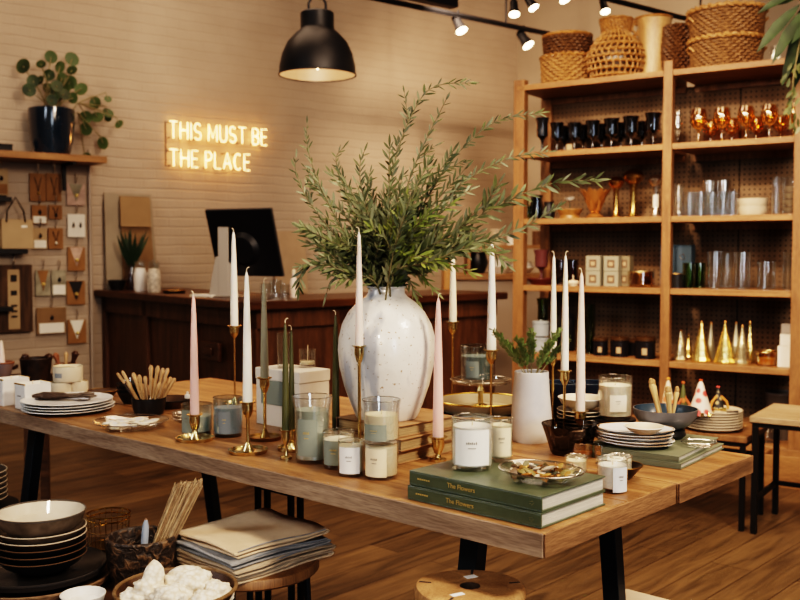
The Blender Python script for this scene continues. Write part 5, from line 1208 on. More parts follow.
# ---- white faceted vase with fir ----
fp, fr_ = rest(531, 444, TZ, 37); fk = fp.y/F
fv = thing('faceted_vase', 'white marbled faceted vase holding fir sprigs', 'vase', fp)
marb = mat('grey marbled white', (.74, .70, .66), .45, col2=(.50, .50, .52), scale=9)
MB().lathe([(0, 0), (18*fk, 0), (19.5*fk, 4*fk), (20.5*fk, 24*fk), (18.5*fk, 50*fk), (17*fk, 70*fk), (16*fk, 70*fk), (17*fk, 40*fk), (0, 30*fk)], 30, wob=.012).build('vase_body', marb, fv)
MB().ring(16.6*fk, .0012, 70*fk, 30).build('rim', marb, fv)
fz = fp.z+70*fk
for i, (tx, ty, dz, lb) in enumerate(((497, 332, 0, 'fir sprig leaning farthest left out of the white faceted vase'), (510, 346, .03, 'short fir sprig low on the left of the white faceted vase'), (531, 332, -.02, 'upright fir sprig in the middle of the white faceted vase'), (519, 340, -.04, 'fir sprig just left of the upright middle one'), (556, 332, .0, 'fir sprig leaning right toward the white taper'), (548, 345, -.03, 'short fir sprig on the right of the faceted vase'), (566, 340, .04, 'fir sprig lowest to the right behind the taper'))):
    A0 = Vector((fp.x, fp.y, fz-.04)); B0 = atd(531+(tx-531)*1.12, ty-2, fp.y+dz); t = thing('fir_sprig', lb, 'plant sprig', A0, 0, 'fir sprigs in the faceted vase')
    sm = MB(); lm = MB(); n = 14; pts = [(B0-A0)*(j/n)+Vector((0, 0, .01*math.sin(PI*j/n))) for j in range(n+1)]; sm.tube(pts, [.0018-.001*j/n for j in range(n+1)], 5)
    def needles(pts, ln):
        for a, b in zip(pts, pts[1:]):
            tg = (b-a).normalized(); o1 = tg.orthogonal().normalized(); o2 = tg.cross(o1)
            for m_ in range(8):
                al = R.uniform(0, 2*PI); dr = tg*1.1+(o1*math.cos(al)+o2*math.sin(al))*.9; lm.leaf(a.lerp(b, R.random()), dr, o1, ln*R.uniform(.8, 1.1), .0042, 0, 0)
    needles(pts[5:], .0135)
    for k in (5, 7, 8, 10):
        for sg in (-1, 1):
            q = pts[k]; tg = (pts[k+1]-pts[k]).normalized(); e_ = q+tg*.026+Vector((sg*.008, R.uniform(-.006, .006), .002)); sm.tube([q, e_], .0009, 5); needles([q.lerp(e_, f) for f in (0, .33, .66, 1)], .011)
    lm.build('needles', fir_leaf, t, sharp=80); sm.build('twig', stem_m, t)

# ---- smoked bowl ----
sb, sr = rest(570, 458, TZ, 48); sk = sb.y/F
t = thing('smoked_bowl', 'deep smoked brown glass bowl in front of the short tapers', 'bowl', sb)
r2 = 29*sk; hh = 30*sk
MB().lathe([(0, 0), (r2*.62, 0), (r2*.68, .006), (r2*.85, hh*.6), (r2, hh), (r2*.97, hh), (r2*.8, hh*.55), (r2*.6, .012), (0, .012)], 36).build('bowl_body', g_smoke, t)
MB().ring(r2*.985, .0016, hh, 40).build('rim', g_smoke, t)
for i, (dx, dy, m_, lb) in enumerate(((-.02, 0, mat('dark candle', (.06, .035, .02), .5), 'dark brown block lying in the smoked bowl, left one'), (.015, .01, mat('dark candle', (0,)*3), 'dark brown block lying in the smoked bowl, right one'), (0, -.005, silver, 'little silver snuffer lying on the dark blocks in the smoked bowl'))):
    q = sb+Vector((dx, dy, .0125 if i < 2 else .042)); tt = thing('dark_block' if i < 2 else 'candle_snuffer', lb, 'candle' if i < 2 else 'candle snuffer', q)
    if i < 2: MB().lathe([(0, 0), (.017, 0), (.018, .028), (0, .029)], 9).build('wax', m_, tt, sharp=20); MB().tube([(0, 0, .028), (0, 0, .033)], .001, 5).build('wick', wickm, tt)
    else: MB().lathe([(0, 0), (.009, 0), (.007, .012), (0, .014)], 14).build('bell', m_, tt); MB().tube([(.0, 0, .012), (.03, .01, .012), (.045, .015, .02)], .0014, 6).build('handle', m_, tt)

# ---- small votives by the corner ----
jar(582, 459, 23, 15, g_gold, mat('gold liner', (.45, .30, .08), .3, .6), 'golden glass tealight behind the cream ones near the green books', .5)
jar(576, 477, 23, 19, g_clear, w_cream, 'cream votive partly hidden behind the shell dish', .8)
jar(612, 494, 31, 33, g_clear, w_white, 'white votive with a pale label right of the green books', .82, paper=mat('pale blue label', (.62, .65, .68), .6), pa=(.6, .55), pz=(.05, .8))
bb, br_ = rest(621, 483, TZ, 28); bk_ = bb.y/F; bb = bb+Vector((.0, .02, 0))
t = thing('dark_saucer_bowl', 'dark bronze bowl behind the white labelled votive', 'bowl', bb); MB().lathe([(0, 0), (12*bk_, 0), (24*bk_, 14*bk_), (23*bk_, 14*bk_), (12*bk_, 2*bk_), (0, 2*bk_)], 34).build('bowl_body', mat('dark bronze', (.035, .022, .014), .3, .5), t); MB().ring(23.5*bk_, .0014, 14*bk_, 36).build('rim', brass_dk, t)
jar(622, 470, 27, 20, g_clear, w_ivory, 'cream votive standing in the dark bronze bowl', .85, pos=(bb.x, bb.y, TZ+2*bk_+.001))
jar(600, 459, 13, 13, g_gold, w_cream, 'small gold-rimmed tealight left of the dark bronze bowl', .6)

# ---- olive books, plates, grey bowl at the back corner ----
B0_ = tab(681, 470, TZ); b0 = Vector(B0_[:2]); bbx = Vector(tab(724, 449, TZ)[:2])-b0; bc_ = bbx.normalized(); ba = Vector((bc_.y, -bc_.x)); angB = math.atan2(ba.y, ba.x); bW = bbx.length
for j, (lb, dx) in enumerate((('lower olive-grey hardback under the plates at the far table corner', 0), ('upper olive-grey hardback under the plates at the far table corner', .006))):
    o_ = b0-ba*dx+bc_*dx*.5
    hard_book('olive_book', lb, (o_.x, o_.y, TZ+.0005+j*.0148), angB+.02*j, .235, bW-.01*j, .0142, olivebook, pages)
ZK = TZ+.0302
pc_ = at(634, 441, ZK+.01); pc_.z = ZK; pk = pc_.y/F
prof = lambda r: [(0, 0), (r*.6, 0), (r*.75, .003), (r, .010), (r*.99, .0118), (r*.72, .005), (0, .004)]
for j in range(5):
    t = thing('oval_plate', ORD[j]+' oval plate from the bottom of the stack on the olive books', 'plate', pc_+Vector((.003*math.sin(j*2), .003*math.cos(j*3), j*.0078)), angB+.1*j, 'oval plates stacked on the olive books')
    MB().lathe(prof(38.5*pk), 44, sy=.72, wob=.012).build('plate_body', cer_white if j % 2 else mat('cool white ceramic', (.60, .60, .60), .3), t)
    MB().ring(37.8*pk, .0011, .0112, 44, 6, sy=.72).build('rim', mat('bare clay rim', (.38, .25, .15), .6), t)
zt_ = ZK+4*.0078+.006
q = at(644, 431, zt_+.006); kq = q.y/F; q.z = zt_+.001
t = thing('small_dish', 'small round cream dish on top of the oval plates', 'dish', q); MB().lathe([(0, 0), (11*kq, 0), (20*kq, 7*kq), (19.4*kq, 7.4*kq), (11*kq, 2*kq), (0, 1.5*kq)], 34).build('dish_body', cer_cream, t); MB().ring(19.8*kq, .0011, 7.2*kq, 40, 6).build('rim', cer_white, t)
# pot stand + grey bowl
gq = at(664, 424, ZK+.03); gq = Vector((xof(665, 424, 2.44), 2.44, ZK))
simple('black_pot', 'squat black pot under the grey bowl', 'pot', gq, [('pot_body', MB().lathe([(0, 0), (.045, 0), (.052, .008), (.048, .020), (0, .020)], 30), cer_black), ('rim', MB().ring(.048, .002, .020), cer_black)])
gb = gq+Vector((0, 0, .0225)); kg = gb.y/F
gh = zof(408, gb.y)-gb.z
t = thing('grey_bowl', 'wide grey stoneware bowl with blue inside, holding wooden tools', 'bowl', gb)
MB().lathe([(0, 0), (17*kg, 0), (25*kg, gh*.22), (30.5*kg, gh*.6), (32*kg, gh), (31*kg, gh)], 40, wob=.01).build('bowl_outside', cer_grey, t)
MB().lathe([(31*kg, gh), (29.3*kg, gh*.6), (23*kg, gh*.25), (0, gh*.13)], 40, wob=.01).build('blue_inside', cer_blue, t)
def peg_tool(name, label, a, b, w, m, cat, extra=None, grp=None):
    t = thing(name, label, cat, a, 0, grp); v = b-a
    sd = Vector((1, 0, 0))*w*.5; up_ = v.normalized(); pr = []
    MB().tube([(0, 0, 0), v*.3, v*.7, v*.93, v], [w*.3, w*.38, w*.45, w*.6, w*.35], 8).build('shaft', m, t)
    return t
def in_bowl(px, py, dx, dy): 
    return gb+Vector((dx, dy, gh*.35)), atd(px, py, gb.y+dy*1.6)
honey = mat('pale bamboo', (.62, .42, .20), .5)
for (px, py, dx, dy, w, lb) in ((651, 383, -.01, 0, .013, 'tall bamboo tong leaning left in the grey bowl'), (653.5, 384, -.004, .01, .010, 'second leg of bamboo tong close beside the tall one in the grey bowl'), (668, 391, .01, -.01, .016, 'short carved spoon upright in the grey bowl'), (677, 391, .02, .01, .012, 'olive wood knife upright at the right of the grey bowl')):
    a, b = in_bowl(px, py, dx, dy); t = peg_tool('bamboo_utensil', lb, a, b, w, honey, 'utensil', grp='utensils in the grey bowl')
    v = b-a; MB().lathe([(0, -.004), (w*.55, 0), (w*.4, .01), (0, .013)], 10, v).build('tip', mat('darker bamboo', (.40, .24, .10), .5), t)
for (px, dx, lb) in ((643, -.045, 'flat wooden disc lying at the left inside the grey bowl'), (650, -.03, 'round wooden scoop lying inside the grey bowl')):
    q = gb+Vector((dx, -.01, gh*.62)); t = thing('wooden_scoop', lb, 'utensil', q, .4); MB().lathe([(0, 0), (.014, 0), (.017, .008), (.015, .008), (0, .003)], 18).build('scoop_head', w_spoon, t); MB().tube([(.015, 0, .006), (.03, .01, .004)], .003, 6).build('handle', w_spoon, t)
# silver tray over books
q = at(699, 446, ZK); t = thing('silver_tray', 'small crinkled silver glass tray on the olive books beside the black pot', 'tray', (q.x, q.y, ZK), angB+.5); MB().lathe([(0, 0), (.03, 0), (.04, .009), (.039, .010), (.03, .003), (0, .003)], 9, sx=1.1, sy=.8).build('tray_body', g_thick, t, sharp=15); MB().ring(.0395, .0016, .010, 9, 5, sx=1.1, sy=.8).build('rim', silver, t)
# ivory candle on dark stand behind
ip = Vector((xof(615, 400, 2.60), 2.60, TZ)); ik = ip.y/F
simple('black_stand', 'low black pedestal under the large ivory candle', 'stand', ip, [('stand_top', MB().lathe([(0, .040), (.055, .040), (.056, .050), (0, .050)], 30), cer_black), ('foot', MB().lathe([(0, 0), (.04, 0), (.03, .02), (.03, .04), (0, .04)], 26), cer_black)])
jar(615, 422, 34, 42, g_clear, w_ivory, 'large ivory jar candle on the black pedestal at the back', .80, pos=(ip.x, ip.y, TZ+.0505), paper=mat('ivory label', (.84, .75, .62), .6), pa=(.2, .5), pz=(.2, .6))
# stack of bowls/plates behind faceted vase
sp = Vector((xof(582, 410, 2.66), 2.66, TZ)); kk = sp.y/F
for j in range(6):
    t = thing('patterned_plate', ORD[j]+' dark-edged plate from the bottom of the stack behind the smoked bowl', 'plate', sp+Vector((0, 0, j*.0105)), .4*j, 'dark-edged plates behind the smoked bowl')
    MB().lathe([(0, 0), (.045, 0), (.068, .011), (.067, .013), (.043, .004), (0, .003)], 36).build('plate_body', cer_warm if j % 2 else cer_black, t); MB().ring(.0675, .0014, .012, 36, 6).build('rim', cer_cream, t)
t = thing('cream_serving_bowl', 'wide cream bowl on top of the dark-edged plates', 'bowl', sp+Vector((0, 0, .0663))); MB().lathe([(0, 0), (.03, 0), (.055, .012), (.066, .03), (.064, .03), (.05, .013), (0, .006)], 36).build('bowl_body', cer_cream, t); MB().ring(.065, .0014, .03, 36, 6).build('rim', cer_white, t)
# navy bowls behind
np_ = Vector((xof(574, 385, 2.85), 2.85, zof(396, 2.85)))
for j in range(2):
    t = thing('navy_bowl', ('lower' if j == 0 else 'upper')+' dark navy bowl behind the white tapers at the table back', 'bowl', Vector((xof(566+22*j, 385, 2.83), 2.83, TZ)))
    MB().lathe([(0, 0), (.03, 0), (.05, .05), (.055, .115), (.053, .115), (.045, .05), (0, .01)], 30).build('bowl_body', mat('dark navy glaze', (.015, .02, .035), .25), t); MB().ring(.054, .0016, .115, 30, 6).build('rim', cer_blue, t)
    t['label'] = ('dark navy tall bowl behind the white tapers, the one nearer the faceted vase' if j == 0 else 'dark navy tall bowl behind the blush taper, nearer the ivory candle')

# ---- platters, glass cake stand behind vase ----
cp = Vector((xof(480, 400, 2.82), 2.82, TZ)); ck = cp.y/F
zbk = TZ
for j, (r, h, m_, lb, z0) in enumerate(((.135, .035, cer_black, 'wide black and gold round tray, lower of the pair under the glass cake stand', 0), (.13, .03, mat('gold cream lacquer', (.34, .27, .17), .5), 'wide gold-cream round tray, upper of the pair under the glass cake stand', .038))):
    t = thing('round_tray', lb, 'tray', cp+Vector((.0, -.02, z0+.0005))); MB().lathe([(0, 0), (r*.85, 0), (r, h), (r*.97, h), (r*.83, .006), (0, .006)], 44).build('tray_body', m_, t); MB().ring(r*.985, .003, h, 44, 6).build('rim', gold, t)
zst = TZ+.055
t = thing('cake_stand', 'clear glass cake stand with a brass stem behind the tapers', 'cake stand', cp+Vector((-.0, -.02, .045)))
pz = zof(381, 2.80)-TZ-.045
MB().lathe([(0, 0), (.03, 0), (.028, .006), (.008, .014), (.007, .04), (.012, .05), (.006, pz-.01), (0, pz-.008)], 20).build('stem', brass, t)
MB().lathe([(0, pz-.007), (.085, pz-.004), (.088, pz+.006), (.084, pz+.006), (.08, pz), (0, pz)], 40).build('glass_top', g_thick, t); MB().ring(.087, .0018, pz+.005, 44, 6).build('rim', silver, t)
jar(477, 378, 34, 36, g_blue, mat('smoky sage wax', (.17, .20, .18), .5), 'dusky sage glass candle on the cake stand', .72, pos=(xof(477, 370, 2.79), 2.79, TZ+.045+pz+.001), paper=mat('smoky label', (.20, .23, .20), .6), pa=(-.3, .4), pz=(.15, .6), marks=goldink)
q = Vector((xof(512, 370, 2.78), 2.80, TZ+.045+pz+.001))
lm = MB()
for i in range(9): lm.leaf((0, 0, .001), (R.uniform(-1, 1), R.uniform(-.5, .5), R.uniform(.2, 1)), (0, 0, 1), .028, .009, .1)
# ---- left end of the table ----
dk = mat('brown flatware', (.09, .06, .045), .4, .5, var=.4, scale=60)
wp = tab(68, 409, TZ+.006); wk = wp.y/F
for j in range(4):
    t = thing('white_plate', ORD[j]+' white plate from the bottom of the stack carrying dark flatware', 'plate', Vector((wp.x+.004*math.sin(j*2), wp.y, TZ+.0005+j*.0085)), .3*j, 'white plates under the dark flatware')
    MB().lathe([(0, 0), (26*wk, 0), (34*wk, .005), (44.5*wk, .012), (44*wk, .0138), (33*wk, .0075), (0, .004)], 48, wob=.008).build('plate_body', cer_white, t); MB().ring(44.1*wk, .0010, .0128, 48, 6).build('rim', cer_white, t)
rz_ = random.Random(3)
for i in range(7):
    q = Vector((wp.x+rz_.uniform(-.02, .02)-.01, wp.y+rz_.uniform(-.03, .03), TZ+.036+i*.0022)); t = thing('flatware_piece', 'dark horn-handled piece of flatware lying on the white plates', 'flatware', q, rz_.uniform(-.35, .3), 'dark flatware on the white plates')
    MB().tube([(-.085, 0, 0), (-.07, 0, .002), (-.01, 0, .002), (.0, 0, .001)], [.005, .0075, .005, .003], 8).build('handle', dk, t)
    MB().tube([(0, 0, .001), (.04, 0, .001), (.06, .0, .001), (.085, 0, .002)], [.0025, .003, .007, .003], 8).build('blade', mat('tarnished steel', (.18, .14, .11), .35, .8), t)
# crackers dish
cd = tab(131, 425, TZ+.008); kc = cd.y/F; cd.z = TZ+.0005
t = thing('glass_platter', 'clear glass platter with a scalloped rim filled with pale pieces', 'dish', cd, angT)
MB().lathe([(0, 0), (24*kc, 0), (27*kc, .004), (37*kc, .020), (36.4*kc, .022), (26*kc, .007), (0, .005)], 48, wob=.012).build('dish_body', g_thick, t); MB().ring(36.7*kc, .0014, .021, 48, 6).build('rim', silver, t)
for i in range(20):
    a = rz_.uniform(0, 2*PI); r_ = math.sqrt(rz_.random())*24*kc; q = cd+Vector((r_*math.cos(a), r_*math.sin(a), .010+.003*rz_.random()+.010*(1-r_/(24*kc)))); t = thing('pale_wafer', 'pale irregular wafer piece in the clear glass platter', 'wafer', q, rz_.uniform(0, 6), 'pale wafers in the glass platter')
    n = rz_.randint(5, 7); pts = [(.024*rz_.uniform(.6, 1.1)*math.cos(2*PI*j/n), .020*rz_.uniform(.6, 1.1)*math.sin(2*PI*j/n)) for j in range(n)]
    MB().prism(pts, 0, .0035).build('wafer_body', w_ivory, t, False, .001); MB().prism([(x*.6, y*.6) for x, y in pts], .0036, .0046).build('frosting', cer_white, t, False); t.rotation_euler[0] = rz_.uniform(-.25, .25); t.rotation_euler[1] = rz_.uniform(-.25, .25)
# little glass plates stack behind pink taper
gp = tab(181, 425, TZ); kgp = gp.y/F; gp = gp+Vector((0, .05, 0))
for j in range(3):
    t = thing('glass_saucer', ORD[j]+' clear glass saucer from the bottom of the pile behind the pink taper', 'saucer', gp+Vector((0, 0, .0005+j*.009)), 0, 'clear glass saucers behind the pink taper'); MB().lathe([(0, 0), (8*kgp, 0), (13*kgp, .010), (12.6*kgp, .011), (8*kgp, .003), (0, .003)], 30).build('saucer_body', g_thick, t); MB().ring(12.8*kgp, .0012, .0105, 30, 6).build('rim', silver, t)
q = tab(187, 408, TZ)
simple('salt_jar', 'tiny white square jar behind the leftmost pink taper', 'jar', Vector((xof(187.5, 395, 2.95), 2.95, TZ)), [('jar_body', MB().lathe([(0, 0), (.012, 0), (.012, .05), (0, .05)], 4), g_blue), ('lid', MB().lathe([(.009, .05), (.009, .06), (.003, .062), (.003, .07), (0, .07)], 12), cer_white)])
# cutlery bowl with wooden handled utensils
ub, ur = rest(149, 416, TZ, 30); uk = ub.y/F; uh = 16*uk
t = thing('black_dish', 'black stoneware bowl full of wooden-handled utensils', 'bowl', ub); MB().lathe([(0, 0), (14*uk, 0), (16.5*uk, uh*.5), (17*uk, uh), (16*uk, uh), (15*uk, uh*.4), (0, .006)], 34).build('bowl_body', cer_black, t); MB().ring(16.5*uk, .002, uh, 34, 6).build('rim', iron, t)
tips = [(151, 365), (158, 366), (163, 368), (168, 368), (145, 376), (139, 375), (133, 373), (128, 382), (171, 377), (175, 378), (166, 377), (160, 383), (152, 378), (142, 384)]
lbs = ['tallest wooden-handled utensil in the middle of the black bowl', 'second tallest wooden-handled utensil, right of the tallest', 'wooden-handled utensil third from the tallest toward the pink taper', 'utensil with a pale knob end leaning right in the black bowl', 'wooden-handled utensil just left of the tallest', 'slim wooden utensil leaning left in the black bowl', 'wooden utensil leaning farther left in the black bowl', 'lowest wooden utensil leaning out left of the black bowl', 'wooden utensil leaning right near the pink taper', 'wooden utensil leaning farthest right out of the black bowl', 'short wooden utensil on the right side of the black bowl', 'short front wooden utensil right of centre in the black bowl', 'short wooden utensil directly before the tallest one', 'short wooden utensil front left in the black bowl']
for i, (px, py) in enumerate(tips):
    dy = rz_.uniform(-.02, .03); a = ub+Vector(((px-149)*uk*.3, dy*.5, .012)); b = atd(px, py, ub.y+dy*1.5); v = b-a
    t = thing('wooden_utensil', lbs[i], 'utensil', a, 0, 'wooden-handled utensils in the black bowl')
    MB().tube([v*.28, v*.45, v*.8, v*.93, v*1.0], [.0035, .0045, .0055, .0075, .004], 8).build('handle', w_spoon, t)
    MB().tube([v*0, v*.14, v*.28], [.006, .0045, .002], 6).build('metal_end', silver, t)
# brown knives leaning left (dark metal)
for i, (px, py) in enumerate(((117, 373), (122, 371))):
    a = ub+Vector((-.02, 0, .02)); b = atd(px, py, ub.y-.01*i); v = b-a; t = thing('slim_utensil', ('outermost' if i == 0 else 'inner')+' of the two slim brown utensils slanting far left out of the black bowl', 'utensil', a); MB().tube([v*0, v*.5, v*.95, v], [.003, .0035, .005, .003], 8).build('handle', w_spoon, t); MB().tube([v*.35+Vector((0, -.004, 0)), v*.7+Vector((0, -.004, 0))], [.004, .005], 8).build('sleeve', dk, t)
# stacked black bowls behind
bb0, r0 = rest(131, 405, TZ, 24); kb0 = bb0.y/F
for j in range(3):
    t = thing('black_bowl', ORD[j]+' black bowl from the bottom of the stack behind the utensils', 'bowl', bb0+Vector((0, 0, .0005+j*.013)), 0, 'stacked black bowls'); MB().lathe([(0, 0), (7*kb0, 0), (11*kb0, .02), (14*kb0, .04), (13.4*kb0, .04), (10*kb0, .02), (0, .008)], 30).build('bowl_body', cer_black, t); MB().ring(13.7*kb0, .0016, .04, 30, 6).build('rim', iron, t)
t = simple('glass_tumbler', 'small clear tumbler standing in the black bowls', 'glass', bb0+Vector((0, 0, .036)), [('glass_wall', MB().lathe([(6*kb0, 0), (8*kb0, .045), (7.6*kb0, .045), (5.6*kb0, .003)], 22), g_thick), ('glass_base', MB().lathe([(0, 0), (6*kb0, 0), (5.6*kb0, .003), (0, .003)], 22), g_thick)])
q, r_ = rest(103, 398, TZ, 26); kq = q.y/F
simple('dark_plate', 'dark round wooden plate behind the white plates', 'plate', q, [('plate_body', MB().lathe([(0, 0), (10*kq, 0), (15*kq, .02), (14.5*kq, .022), (9*kq, .008), (0, .008)], 30), w_lowtop), ('rim', MB().ring(14.7*kq, .0018, .021, 30, 6), brass_dk)])
q = tab(180, 398, TZ); simple('dark_plate', 'dark wooden tray with low rim at the far left table end behind the pink taper', 'tray', Vector((xof(170, 395, 3.1), 3.1, TZ)), [('plate_body', MB().lathe([(0, 0), (.06, 0), (.075, .025), (.072, .025), (.055, .008), (0, .008)], 30), w_lowtop), ('rim', MB().ring(.0735, .002, .025, 30, 6), iron)])
# white square candle boxes
for (x0, x1, yb_, hh_, lb) in ((9.5, 25, 411, 26, 'white square candle pot in front at the left end of the table'), (-9, 3, 407, 27, 'white square candle pot cut by the left picture edge')):
    c = tab(x1, yb_-.5, TZ); kk = c.y/F; t = thing('square_candle', lb, 'candle', (c.x, c.y, TZ), angT)
    w_ = 17*kk*1.25; d_ = 26*kk*1.1; h_ = hh_*kk
    MB().box(-w_, 0, 0, .003, 0, h_).box(-w_, 0, d_-.003, d_, 0, h_).box(-w_, -w_+.003, .003, d_-.003, 0, h_).box(-.003, 0, .003, d_-.003, 0, h_).box(-w_, 0, 0, d_, 0, .003).build('ceramic_pot', cer_white, t, False, .0012)
    MB().box(-w_+.0032, -.0032, .0032, d_-.0032, .004, h_*.9).build('wax', w_ivory, t, False)
    MB().box(-w_-.001, .001, -.001, .002, h_-.003, h_+.001).box(-w_-.001, .001, d_-.002, d_+.001, h_-.003, h_+.001).build('gold_rim', gold, t, False)
    MB().tube([(-w_/2, d_/2, h_*.9), (-w_/2, d_/2, h_+.006)], .0015, 6).build('wick', wickm, t)
    MB().box(-w_*.7, -w_*.35, -.0016, -.001, h_*.5, h_*.54).build('maker_mark', ink, t, False)
# candle tins stacked
j1 = jar(62, 396, 22, 13, mat('cream tin', (.66, .58, .44), .4), w_cream, 'cream candle tin, lower left of the pyramid of three', .9, name='candle_tin')
j2 = jar(78, 395, 20, 13, mat('cream tin', (0,)*3), w_cream, 'cream candle tin, lower right of the pyramid of three', .9, name='candle_tin')
pm = (j1[0]+j2[0])/2; k_ = pm.y/F
jar(68, 382, 29, 15.5, mat('cream tin', (0,)*3), w_cream, 'cream candle tin on top of the pyramid, with a small grey mark', .9, pos=(xof(68, 380, pm.y), pm.y, TZ+13*k_+.001), paper=mat('grey stamp', (.25, .27, .28), .7), pa=(-.7, .3), pz=(.3, .6), name='candle_tin')
# ================= BEHIND THE LEFT END: side table with pots =================
ls = atd(28, 384, 4.3); zs_ = ls.z
t = thing('console_table', 'low console table by the card wall carrying the wooden tool pots', 'table', (ls.x-1.15, ls.y-.35, 0), angU*.3)
MB().box(0, 1.25, 0, .5, zs_-.035, zs_).build('table_top', w_lowtop, t, False, .004)
for x in (0.02, 1.19):
    for y in (.02, .44): MB().box(x, x+.04, y, y+.04, 0, zs_-.036).build('leg', w_lowtop, t, False)
def tub(px, w, h, d, m_, lb, tools, name='tool_pot'):
    p = Vector((xof(px, 370, d), d, zs_+.0005)); k = d/F; r = w/2*k
    t = thing(name, lb, 'pot', p); MB().lathe([(0, 0), (r*.85, 0), (r*.95, h*k*.6), (r, h*k), (r*.94, h*k), (r*.85, .01), (0, .01)], 28).build('pot_body', m_, t); MB().ring(r*.97, .004, h*k, 28, 6).build('rim', m_, t)
    for (tx, ty, ww, mm, tl_) in tools:
        a = p+Vector(((tx-px)*k*.4, 0, .02)); b = atd(tx, ty, d); v = b-a; t2 = thing('wooden_tool', tl_, 'utensil', a); MB().tube([v*0, v*.6, v*.9, v], [ww*.5*k, ww*.5*k, ww*.8*k, ww*.4*k], 8).build('handle', mm, t2); MB().tube([v*.86, v*.9], [ww*.9*k, ww*.9*k], 8).build('band', mm, t2)
dkw2 = mat('dark turned wood', (.06, .025, .012), .4, var=.4, scale=20)
redw = mat('red brown wood', (.30, .11, .045), .45, var=.3, scale=20)
tub(36, 31, 21, 4.45, mat('dark carved pot', (.04, .022, .015), .35, var=.6, scale=30), 'dark carved pot behind the white candle pots', ((24, 354, 5, dkw2, 'dark wooden tool leaning left in the dark carved pot'), (50, 354, 5, dkw2, 'dark wooden tool leaning right in the dark carved pot'), (46, 362, 4, redw, 'short red-brown tool in the dark carved pot')))
tub(66, 22, 14, 4.5, redw, 'small red-brown pot behind the candle tins', ((55, 353, 4, redw, 'red-brown tool leaning left above the candle tins'), (76, 351, 4.5, dkw2, 'dark-tipped tool leaning right above the candle tins'), (66, 352, 3, w_spoon, 'pale upright tool above the candle tins')))
p = Vector((xof(3, 370, 4.35), 4.35, zs_+.0005)); k = p.y/F
t = thing('pestle_bowl', 'brown and blue-grey footed bowl at the left picture edge', 'bowl', p); MB().lathe([(0, 0), (8*k, 0), (5*k, 3*k), (10*k, 14*k), (11*k, 20*k), (10*k, 20*k), (0, 6*k)], 28).build('bowl_body', mat('brown grey glaze', (.26, .15, .10), .35, col2=(.16, .16, .20), scale=8), t); MB().ring(10.6*k, .004, 20*k, 28, 6).build('rim', redw, t); MB().tube([(10*k, 0, 14*k), (14*k, 0, 16*k), (14*k, 0, 18*k)], .008, 8).build('spout', dkw2, t)
q = Vector((xof(1, 340, 4.36), 4.36, zs_+6*k+.005)); t = thing('ivory_taper_stub', 'pale cone-shaped pestle standing in the footed bowl', 'pestle', q); MB().lathe([(0, 0), (4*k, 0), (3.2*k, 20*k), (1.5*k, 34*k), (0, 35*k)], 16).build('shaft', w_blush, t); MB().lathe([(0, -.002), (4.6*k, 0), (4.6*k, 3*k), (0, 3.2*k)], 16).build('foot', w_blush, t)

# ================= FOREGROUND =================
FZ = .50
fa = at(200, 552, FZ); 
ft = thing('low_display_table', 'low dark round wooden table at the lower left carrying bowls and pots', 'table', (0, 0, 0), angT)
ft.location = (-.80, 2.13, 0)
MB().lathe([(0, FZ-.03), (.42, FZ-.03), (.425, FZ-.025), (.425, FZ-.004), (.421, FZ), (0, FZ)], 64).build('table_top', w_lowtop, ft)
for a_ in (.5, 2.07, 3.64, 5.21): MB().tube([(.25*math.cos(a_), .25*math.sin(a_), FZ-.031), (.33*math.cos(a_), .33*math.sin(a_), 0)], .016, 10).build('leg', black, ft)
# charger + bowls stack
ch = at(38, 575, FZ+.02); kx = ch.y/F
r_ = 74*kx
for j, (rr_, z0, lb, m_) in enumerate(((r_, 0, 'wide rough brown wooden charger under the stack of dark bowls', wood('rough brown wood', (.07, .035, .018), (.26, .16, .09), 0, 3, .7)), (r_*.92, .020, 'dark glazed platter lying on the wooden charger', mat('dark platter glaze', (.03, .027, .026), .25)))):
    t = thing('charger_plate', lb, 'plate', Vector((ch.x, ch.y, FZ+.0005+z0))); MB().lathe([(0, 0), (rr_*.8, 0), (rr_*.97, .010), (rr_, .022), (rr_*.97, .024), (rr_*.8, .010), (0, .008)], 60).build('plate_body', m_, t); MB().ring(rr_*.985, .003, .0225, 60, 6).build('rim', m_, t)
zb = FZ+.031
kb = kx; sb_r = 45*kx*.98
stack = [('dark', 'lowest black bowl of the foreground stack'), ('dark', 'lowest black bowl of the foreground stack'), ('dark', 'second black bowl from the bottom of the foreground stack'), ('dark', 'fourth black bowl, uppermost of the black ones in the foreground stack'), ('tan', 'tan-edged brown bowl right above the black ones'), ('mid', 'cream and brown bowl right under the top bowl')]
zr = [zof(y, ch.y) for y in (560, 551, 543, 535, 527, 519)]
zr0 = zof(561, ch.y); ztopb = zof(511, ch.y)
cxs = xof(41, 520, ch.y)
stack = stack[1:]; nB = len(stack); bh = .040; dz = (ztopb-.060-zb)/nB
for j, (kd_, lb) in enumerate(stack):
    t = thing('stacked_bowl', lb, 'bowl', Vector((cxs, ch.y, zb+j*dz)), 0, 'bowls stacked in the foreground')
    m_ = cer_black if kd_ == 'dark' else (mat('brown speckled glaze', (.20, .15, .11), .35, var=.5, scale=30) if kd_ == 'mid' else mat('dark brown glaze', (.08, .05, .035), .3, var=.4, scale=20))
    MB().lathe([(0, 0), (sb_r*.5, 0), (sb_r*.55, .004), (sb_r*.85, bh*.55), (sb_r, bh), (sb_r*.975, bh+.001), (sb_r*.8, bh*.55), (sb_r*.45, .009), (0, .008)], 56).build('bowl_body', m_, t); MB().ring(sb_r*.988, .0016, bh, 56, 6).build('rim', cer_warm if kd_ != 'dark' else mat('worn black rim', (.10, .06, .035), .35), t)
zt0 = zb+nB*dz+.006
